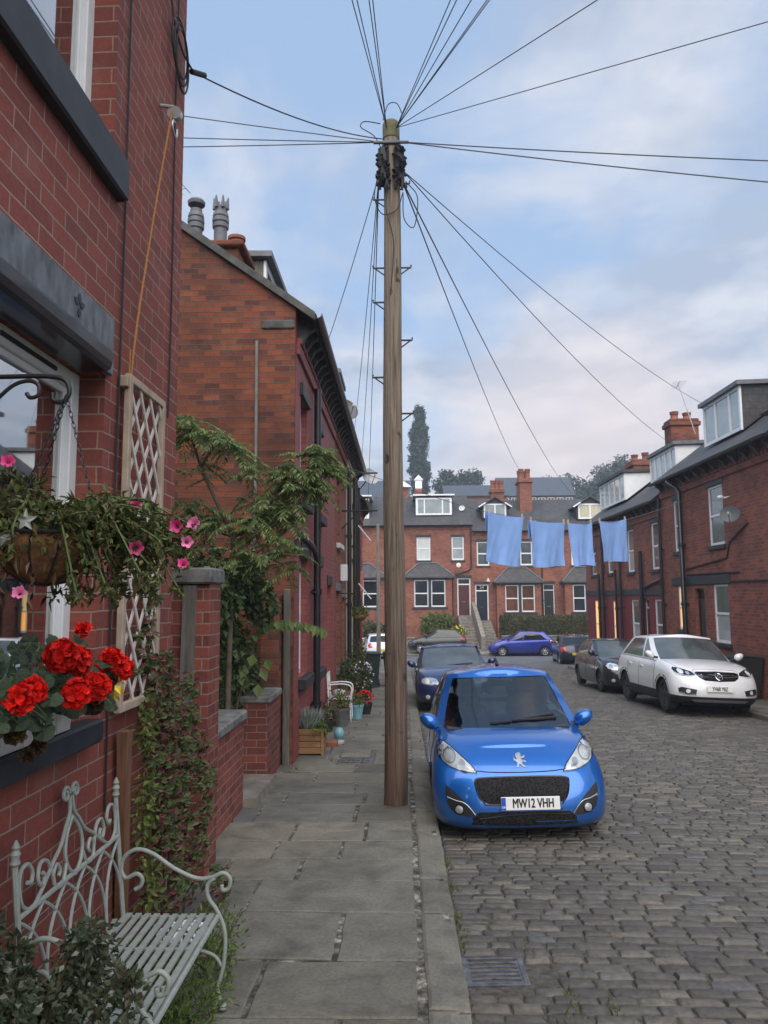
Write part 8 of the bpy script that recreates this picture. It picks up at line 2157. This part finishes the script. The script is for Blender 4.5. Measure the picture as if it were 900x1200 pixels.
    car.patch('chin', [(-.70, .127), (0, .127), (.70, .127), (.70, .137), (.0, .137), (-.70, .137)], 'front', 'trim_black', .004, .02, .06)
    h, D, n = car.cast((.055, .375), 'front'); car.plate('MW12 VHH', .055, .36, h.y-.022, tilt=-.05)
    p = MB(); p.box(-.22, .34, h.y-.012, h.y-.004, .302, .312); p.build('plate_surround', 'trim_black', r)
    # bonnet shut lines and the rampant lion
    car.seam('bonnet_seam', [(-.42, .612), (-.25, .600), (0, .596), (.25, .600), (.42, .612)], 'front', .005)
    for sgn in (1, -1): car.seam('bonnet_seam', [(sgn*.70, .44), (sgn*.715, .65), (sgn*.705, .85), (sgn*.69, 1.0)], 'top', .0035)
    lion = [(-.012, .795), (.012, .80), (.022, .785), (.016, .772), (.034, .768), (.052, .778), (.055, .768), (.040, .755), (.020, .755), (.022, .742), (.046, .742), (.060, .730), (.052, .724), (.036, .732), (.022, .728), (.020, .714), (.036, .700), (.050, .702), (.052, .692), (.030, .690), (.010, .706), (-.002, .716), (-.014, .704), (-.020, .690), (-.038, .690), (-.034, .698), (-.026, .704), (-.022, .722), (-.036, .735), (-.052, .742), (-.050, .756), (-.058, .768), (-.048, .764), (-.040, .750), (-.024, .744), (-.024, .758), (-.030, .77), (-.028, .786)]
    car.patch('emblem', [(a+.01, b-.055) for a, b in lion], 'front', 'steel', .007, .008, .012)
    # wipers, aerial, tax disc, mirror
    for (a, b) in (((.60, 1.075), (-.02, .975)), ((.10, .96), (-.42, .985))):
        h0, D, n = car.cast(a, 'front', car.wsbvh); h1, D, n = car.cast(b, 'front', car.wsbvh)
    w = MB()
    def wsp(x, z):
        h, D, n = car.cast((x, z), 'front', car.wsbvh); return (h+Vector((0, -.022, .006))) if h else None
    for line in ([(.50, .985), (.28, .975), (.06, .955), (-.14, .935)], [(.02, .945), (-.10, .943), (-.18, .94)]):
        q = [wsp(*p) for p in line]; q = [p for p in q if p]
        if len(q) > 1: w.tube(q, [.012]+[.008]*(len(q)-1), 6)
    q = [wsp(*p) for p in ((.52, .955), (.3, .955), (.05, .955))]; q = [p for p in q if p]
    if len(q) > 1: w.tube(q, .014, 6)
    w.build('wiper', 'trim_black', r)
    for o in ([(.47, 1.02), (.56, 1.02), (.55, 1.075), (.46, 1.075)],): car.patch('parking_permit', o, 'front', 'glass_pale', -.012, .001, .03, bvh=car.wsbvh)
    a = MB(); a.tube([(0, 1.80, 1.47), (0, 1.84, 1.52)], [.022, .012], 8); a.tube([(0, 1.84, 1.52), (0, 2.0, 1.66)], [.004, .002], 5); a.build('aerial', 'trim_black', r)
    # cabin
    c = MB(); seat(c, .36, 1.72, .42); seat(c, -.36, 1.72, .42); c.bbox(-.6, .6, 2.62, 2.75, .5, 1.02, .05); c.bbox(-.42, -.18, 2.62, 2.72, 1.03, 1.2, .04); c.bbox(.18, .42, 2.62, 2.72, 1.03, 1.2, .04); c.build('seat', 'seat_cloth', r)
    d = MB(); d.hexa([(-.66, 1.0, .70), (.66, 1.0, .70), (.66, 1.5, .70), (-.66, 1.5, .70), (-.62, .96, .885), (.62, .96, .885), (.64, 1.42, .93), (-.64, 1.42, .93)]); d.build('dashboard', 'dash', r)
    w = MB(); w.tube([(-.34+.18*cos(q), 1.52+.06*sin(q), .93+.165*sin(q)) for q in [2*pi*k/22 for k in range(22)]], .014, 7, closed=True); w.tube([(-.50, 1.52, .93), (-.18, 1.52, .93)], .016, 6); w.build('steering_wheel', 'trim_black', r, smooth=True)
    w = MB(); w.bbox(-.12, .12, 1.60, 1.63, 1.255, 1.315, .01); w.tube([(0, 1.62, 1.31), (0, 1.64, 1.39)], .01, 6); w.build('rear_view_mirror', 'trim_black', r)
    fl = MB(); fl.box(-.62, .62, 1.0, 3.2, .36, .40); fl.build('cabin_floor', 'trim_black', r)
    return car
blue_hatchback()

def generic(name, label, loc, rot, paint, L, W, H, belt, hood, kind='hatch', group=None, glass='glass_dark', rim='rim_silver', spokes=7, wb=None, fo=.82, arch=None, wr=.30, ground=.19, roofend=None, cowl=None, nosez=None, n=2.7, mats=None):
    """hatchback-like body with bonnet height `hood`, belt line `belt` and overall height H"""
    wb = wb or L*.62; cw = cowl or fo+.30; rt = cw+.78; nz = nosez or hood-.17
    re = roofend or L-.68
    spec = dict(L=L, W=W, axles=(fo, fo+wb), wr=wr, arch=arch or wr+.045, spokes=spokes, rim=rim, glass=glass, side=SIDE,
        nose=[(0, .12), (.08, .05), (.2, .01), (.35, .0), (.55, .01), (.72, .04), (.85, .09), (.94, .17), (1, .28)], tail=[(0, .10), (.15, .02), (.4, .0), (.7, .03), (1, .12)], fa=.62, ra=.42, n=n, nr=3,
        top=[(0, nz), (.25, nz+.05), (cw*.6, lerp(nz, hood, .75)), (cw, hood), (cw+.5, belt-.03), (L*.65, belt), (L, belt+.03)], bottom=[(0, ground), (.5, ground-.015), (L-.5, ground), (L, ground+.10)], crown=.045,
        mirror=(cw+.12, belt+.04, W/2-.05),
        gh=dict(belt=[(.5, hood-.04), (cw, hood-.005), (cw+.4, belt-.03), (L*.65, belt-.005), (L, belt+.03)], roof=[(rt-.3, H-.10), (rt+.1, H-.045), (L*.55, H-.03), (re-.2, H-.06), (L, H-.13)],
            ws_x=(W/2-.15, W/2-.25), ws_y=(cw+.08, rt+.05), ws_bow=(.18, .08), sf_x=(W/2-.055, W/2-.20), sf_y=(cw+.22, rt+.22), b1_y=(L*.49, L*.51), b2_y=(L*.515, L*.535), sr_x=(W/2-.055, W/2-.20), sr_y=(L-.58, re-.38), rw_x=(W/2-.17, W/2-.27), rw_y=(L-.16, re+.0), rw_bow=(.06, .05), crown=.05))
    if mats: spec.update(mats)
    return Car(name, label, loc, rot, paint, spec, group)
def doors(car, y0, y1, y2, zb, zt, two=False):
    for v in ('right', 'left'):
        car.seam('door_seam', [(y0, zt), (y0-.02, (zb+zt)/2), (y0+.06, zb)], v, .005); car.seam('door_seam', [(y1, zt), (y1, zb)], v, .005); car.seam('door_seam', [(y0+.06, zb), (y2-.2, zb)], v, .005)
        if not two: car.seam('door_seam', [(y2, zt), (y2-.05, (zb+zt)/2), (y2-.25, zb)], v, .005)
        for q in ((y1-.26, zt-.10),)+(() if two else ((y2-.28, zt-.08),)): car.patch('handle', [(q[0], q[1]), (q[0]+.17, q[1]+.01), (q[0]+.17, q[1]+.045), (q[0], q[1]+.035)], v, car.paint, .022, .02, .05)
PITCH = -math.atan(SLOPE)

def navy_hatchback():
    L, W = 4.23, 1.75
    x, y = 1.17, 16.75
    c = generic('parked_car', 'dark navy hatchback with round-cornered headlamps parked behind the bright blue car', (x, y, -SLOPE*y+.045), (PITCH, radians(-2), radians(-.5)), 'paint_navy', L, W, 1.43, .93, .90, fo=.75, wb=2.66, cowl=1.28, nosez=.68, wr=.31, glass='glass_grey')
    for s in (1, -1):
        o = [(s*a, b) for a, b in ((.36, .60), (.40, .70), (.52, .735), (.66, .735), (.74, .70), (.745, .64), (.68, .60), (.52, .58))]
        h = c.patch('headlight', o, 'front', 'lamp_dim', .004, .02, .04, bulge=.006); c.disc('bowl', (s*.62, .66), .055, 'front', 'lamp_clear', .016, h, bulge=.01); c.disc('bowl', (s*.47, .655), .05, 'front', 'chrome', .016, h)
        k = c.patch('kidney_grille', [(s*a, b) for a, b in ((.03, .56), (.03, .69), (.10, .70), (.23, .69), (.25, .64), (.20, .57), (.1, .55))], 'front', 'grille_mesh', .004, .02, .04); c.seam('rim', [(s*a, b) for a, b in ((.03, .56), (.03, .69), (.10, .70), (.23, .69), (.25, .64), (.20, .57), (.1, .55), (.03, .56))], 'front', .008, 'chrome', k, off=.006, n=4)
        c.disc('fog_lamp', (s*.62, .33), .05, 'front', 'lamp_clear', .008, bulge=.008)
    c.patch('lower_grille', [(-.45, .24), (.45, .24), (.40, .40), (-.40, .40)], 'front', 'grille_mesh', .004, .02, .05); c.disc('badge', (0, .73), .035, 'front', 'plate_blue', .008)
    h, D, n = c.cast((0, .47), 'front'); c.plate('', 0, .47, h.y-.02, blue=False); doors(c, 1.35, 2.35, 3.2, .3, .86)
    w = MB()
    def wsp(x, z):
        h, D, n = c.cast((x, z), 'front', c.wsbvh); return (h+Vector((0, -.022, .006))) if h else None
    q = [wsp(*p) for p in ((.5, .96), (.2, .95), (-.1, .935))]; w.tube([p for p in q if p], .01, 6); w.build('wiper', 'trim_black', c.root)
navy_hatchback()

def white_crossover():
    L, W = 4.28, 1.80; x, y = 6.42, 15.65
    c = generic('parked_car', 'white crossover with black wheels and dark lower cladding parked facing down the right side', (x, y, -SLOPE*y+.06), (PITCH, radians(2.2), radians(1.0)), 'paint_white', L, W, 1.64, 1.10, 1.05, fo=.88, wb=2.555, cowl=1.22, nosez=.82, wr=.345, arch=.385, rim='rim_dark', spokes=5, ground=.24, n=3.0, roofend=3.45, glass='glass_grey', mats=dict(clad=.235))
    for s in (1, -1):
        o = [(s*a, b) for a, b in ((.44, .815), (.50, .87), (.66, .925), (.78, .945), (.815, .90), (.80, .84), (.70, .805), (.56, .785))]
        h = c.patch('headlight', o, 'front', 'trim_gloss', .004, .02, .04, bulge=.006); c.disc('bowl', (s*.70, .868), .05, 'front', 'lamp_clear', .016, h, bulge=.012); c.disc('bowl', (s*.585, .84), .035, 'front', 'chrome', .016, h)
        c.seam('light_strip', [(s*.47, .80), (s*.60, .785), (s*.74, .80), (s*.80, .84)], 'front', .010, 'lamp_clear', h, off=.012)
        f = c.patch('fog_recess', [(s*a, b) for a, b in ((.48, .52), (.74, .56), (.80, .54), (.79, .45), (.66, .42), (.50, .42))], 'front', 'trim_black', .004, .02, .04); c.seam('chrome_strip', [(s*.50, .425), (s*.66, .425), (s*.79, .46)], 'front', .010, 'chrome', f, off=.01); c.disc('fog_lamp', (s*.64, .485), .04, 'front', 'lamp_clear', .012, f)
        v = 'right' if s > 0 else 'left'
        for wy in (.88, 3.435):
            c.patch('arch_trim', [(wy+.44*cos(a), .335+.44*sin(a)) for a in [pi*k/18 for k in range(19)]]+[(wy-.385*cos(a), .335+.385*sin(a)) for a in [pi*k/18 for k in range(19)]], v, 'trim_black', .008, .012, .06)
        c.patch('tail_lamp', [(4.0, .86), (4.22, .88), (4.2, 1.02), (3.98, 1.04)], v, 'lamp_red', .005, .02, .06)
    g = [(-.45, .845), (-.40, .87), (0, .885), (.40, .87), (.45, .845), (.40, .76), (.30, .705), (0, .69), (-.30, .705), (-.40, .76)]
    gr = c.patch('grille', g, 'front', 'trim_gloss', .004, .02, .04); c.seam('grille_bar', [(-.42, .80), (-.2, .775), (0, .77), (.2, .775), (.42, .80)], 'front', .012, 'chrome', gr, off=.01); c.seam('grille_bar', [(-.36, .74), (0, .72), (.36, .74)], 'front', .006, 'trim_black', gr, off=.008)
    e = c.disc('emblem', (0, .785), .068, 'front', 'trim_gloss', .02, gr); c.seam('emblem_ring', [(.066*cos(2*pi*k/16), .785+.066*sin(2*pi*k/16)) for k in range(17)], 'front', .008, 'chrome', e, off=.024, n=2)
    c.patch('emblem_griffin', [(-.035, .745), (-.01, .755), (0, .78), (.03, .775), (.04, .80), (.02, .82), (-.005, .825), (-.03, .805), (-.04, .775)], 'front', 'chrome', .028, .006, .02, e)
    c.patch('skid_plate', [(-.50, .27), (.50, .27), (.58, .315), (.42, .325), (-.42, .325), (-.58, .315)], 'front', 'steel', .012, .02, .05)
    h, D, n = c.cast((-.04, .52), 'front'); c.plate('YH68 YBZ', -.04, .545, h.y-.03, blue=False)
    c.seam('bonnet_seam', [(-.44, .83), (-.42, .905), (0, .915), (.42, .905), (.44, .83)], 'front', .004)
    for s in (1, -1): c.seam('bonnet_seam', [(s*.70, .42), (s*.74, .8), (s*.74, 1.15)], 'top', .004)
    doors(c, 1.35, 2.35, 3.2, .40, .97)
white_crossover()

def dark_polo():
    L, W = 3.92, 1.65; x, y = 6.27, 20.7
    c = generic('parked_car', 'charcoal black hatchback parked between the white car and the street corner', (x, y, -SLOPE*y+.055), (PITCH, radians(2), radians(.6)), 'paint_charcoal', L, W, 1.465, .96, .92, fo=.80, wb=2.46, cowl=1.10, nosez=.72, wr=.295, rim='rim_dark', spokes=6, glass='glass_grey')
    for s in (1, -1):
        o = [(s*a, b) for a, b in ((.37, .60), (.40, .71), (.50, .775), (.62, .79), (.70, .76), (.735, .70), (.70, .64), (.56, .60))]
        h = c.patch('headlight', o, 'front', 'lamp_clear', .004, .02, .04, bulge=.008); c.disc('bowl', (s*.50, .68), .055, 'front', 'chrome', .018, h); c.disc('bowl', (s*.625, .705), .05, 'front', 'chrome', .018, h)
        c.disc('fog_lamp', (s*.60, .33), .045, 'front', 'lamp_clear', .008)
    c.patch('grille', [(-.32, .61), (.32, .61), (.36, .72), (-.36, .72)], 'front', 'grille_mesh', .004, .02, .05); c.disc('badge', (0, .67), .05, 'front', 'chrome', .012); c.patch('lower_grille', [(-.45, .25), (.45, .25), (.40, .38), (-.40, .38)], 'front', 'grille_mesh', .004, .02, .05)
    h, D, n = c.cast((0, .47), 'front'); c.plate('', 0, .48, h.y-.02, blue=False); doors(c, 1.22, 2.2, 3.0, .3, .88)
dark_polo()

def side_car(label, x0, x1, y, z, paint, face=-1, H=1.48, belt=.96, rim='rim_silver', W=1.68, two=False, glass='glass_dark'):
    """car parked across the view; face -1: nose to -X"""
    L = abs(x1-x0)
    c = generic('parked_car', label, (x0 if face < 0 else x1, y, z), (0, 0, pi/2 if face > 0 else -pi/2), paint, L, W, H, belt, belt-.03, fo=.80, wb=L*.625, cowl=1.05, nosez=.68, wr=.30, rim=rim, glass=glass)
    for s in (1, -1):
        v = 'right' if s > 0 else 'left'
        c.patch('headlight', [(.10, .60), (.16, .72), (.42, .80), (.55, .80), (.38, .69)], v, 'lamp_clear', .005, .02, .05)
        c.patch('tail_lamp', [(L-.42, .78), (L-.10, .76), (L-.13, 1.02), (L-.28, 1.06)], v, 'lamp_red', .006, .02, .05)
        c.seam('rub_strip', [(.5, .46), (L-.5, .48)], v, .012, 'trim_black')
    doors(c, 1.2, L*.56 if not two else L*.60, L*.76, .28, belt-.08, two)
    return c
# Blender's rotation about Z by -90 deg turns the nose (-y) to -x
side_car('royal blue hatchback parked side-on across the bottom of the street', 5.15, 9.2, 46.0-.3+.84, -1.60, 'paint_royal', -1, H=1.49, belt=.97)
side_car('black three-door hatchback seen side-on below the green bush', .25, 3.95, 47.35+.05, -1.46, 'paint_black', -1, H=1.46, belt=.97, two=True)
def rear_car(label, x, y, z, ang, paint, plate=''):
    L, W = 3.9, 1.70
    c = generic('parked_car', label, (x, y, z), (0, 0, ang), paint, L, W, 1.47, .97, .93, fo=.80, wb=2.45, cowl=1.08, nosez=.70, wr=.30)
    for s in (1, -1):
        c.patch('tail_lamp', [(s*a, b) for a, b in ((.52, .72), (.72, .70), (.78, .80), (.76, .98), (.66, 1.0), (.56, .86))], 'rear', 'lamp_red', .006, .02, .05)
        c.patch('headlight', [(s*a, b) for a, b in ((.40, .60), (.45, .72), (.66, .76), (.72, .68), (.6, .6))], 'front', 'lamp_clear', .005, .02, .05)
    h, D, n = c.cast((0, .60), 'rear'); c.plate('', 0, .60, h.y+.02, mat='plate_yellow', blue=False, rear=True, tilt=.06)
    c.patch('rear_bumper', [(-.7, .30), (.7, .30), (.72, .42), (-.72, .42)], 'rear', 'trim_black', .006, .02, .08); doors(c, 1.2, 2.2, 2.95, .28, .88)
    return c
# tail towards the camera: nose points to +Y
rear_car('white car seen from behind above the wheelie bins at the left corner', -1.55, 47.0-.9, -1.55, pi+.1, 'paint_white')
rear_car('ink blue car with a yellow rear plate past the corner of the right-hand row', 8.55, 40.0, -1.36, pi-.08, 'paint_inkblue')
# ============================================================ evening haze that greys and blues the hill
def haze():
    m = bpy.data.materials.new('haze_air'); m.use_nodes = True; nt = m.node_tree; nt.nodes.clear()
    o = nt.nodes.new('ShaderNodeOutputMaterial'); v = nt.nodes.new('ShaderNodeVolumePrincipled')
    v.inputs['Color'].default_value = (0.72, 0.85, 1.0, 1); v.inputs['Density'].default_value = 0.0013; v.inputs['Anisotropy'].default_value = 0.2
    nt.links.new(v.outputs[0], o.inputs['Volume']); M['haze_air'] = m
    b = MB(); b.box(-90, 140, -70, 290, -5.5, 46)
    h = b.build('haze', 'haze_air', kind='stuff', base=(0, 0, 0))
haze()
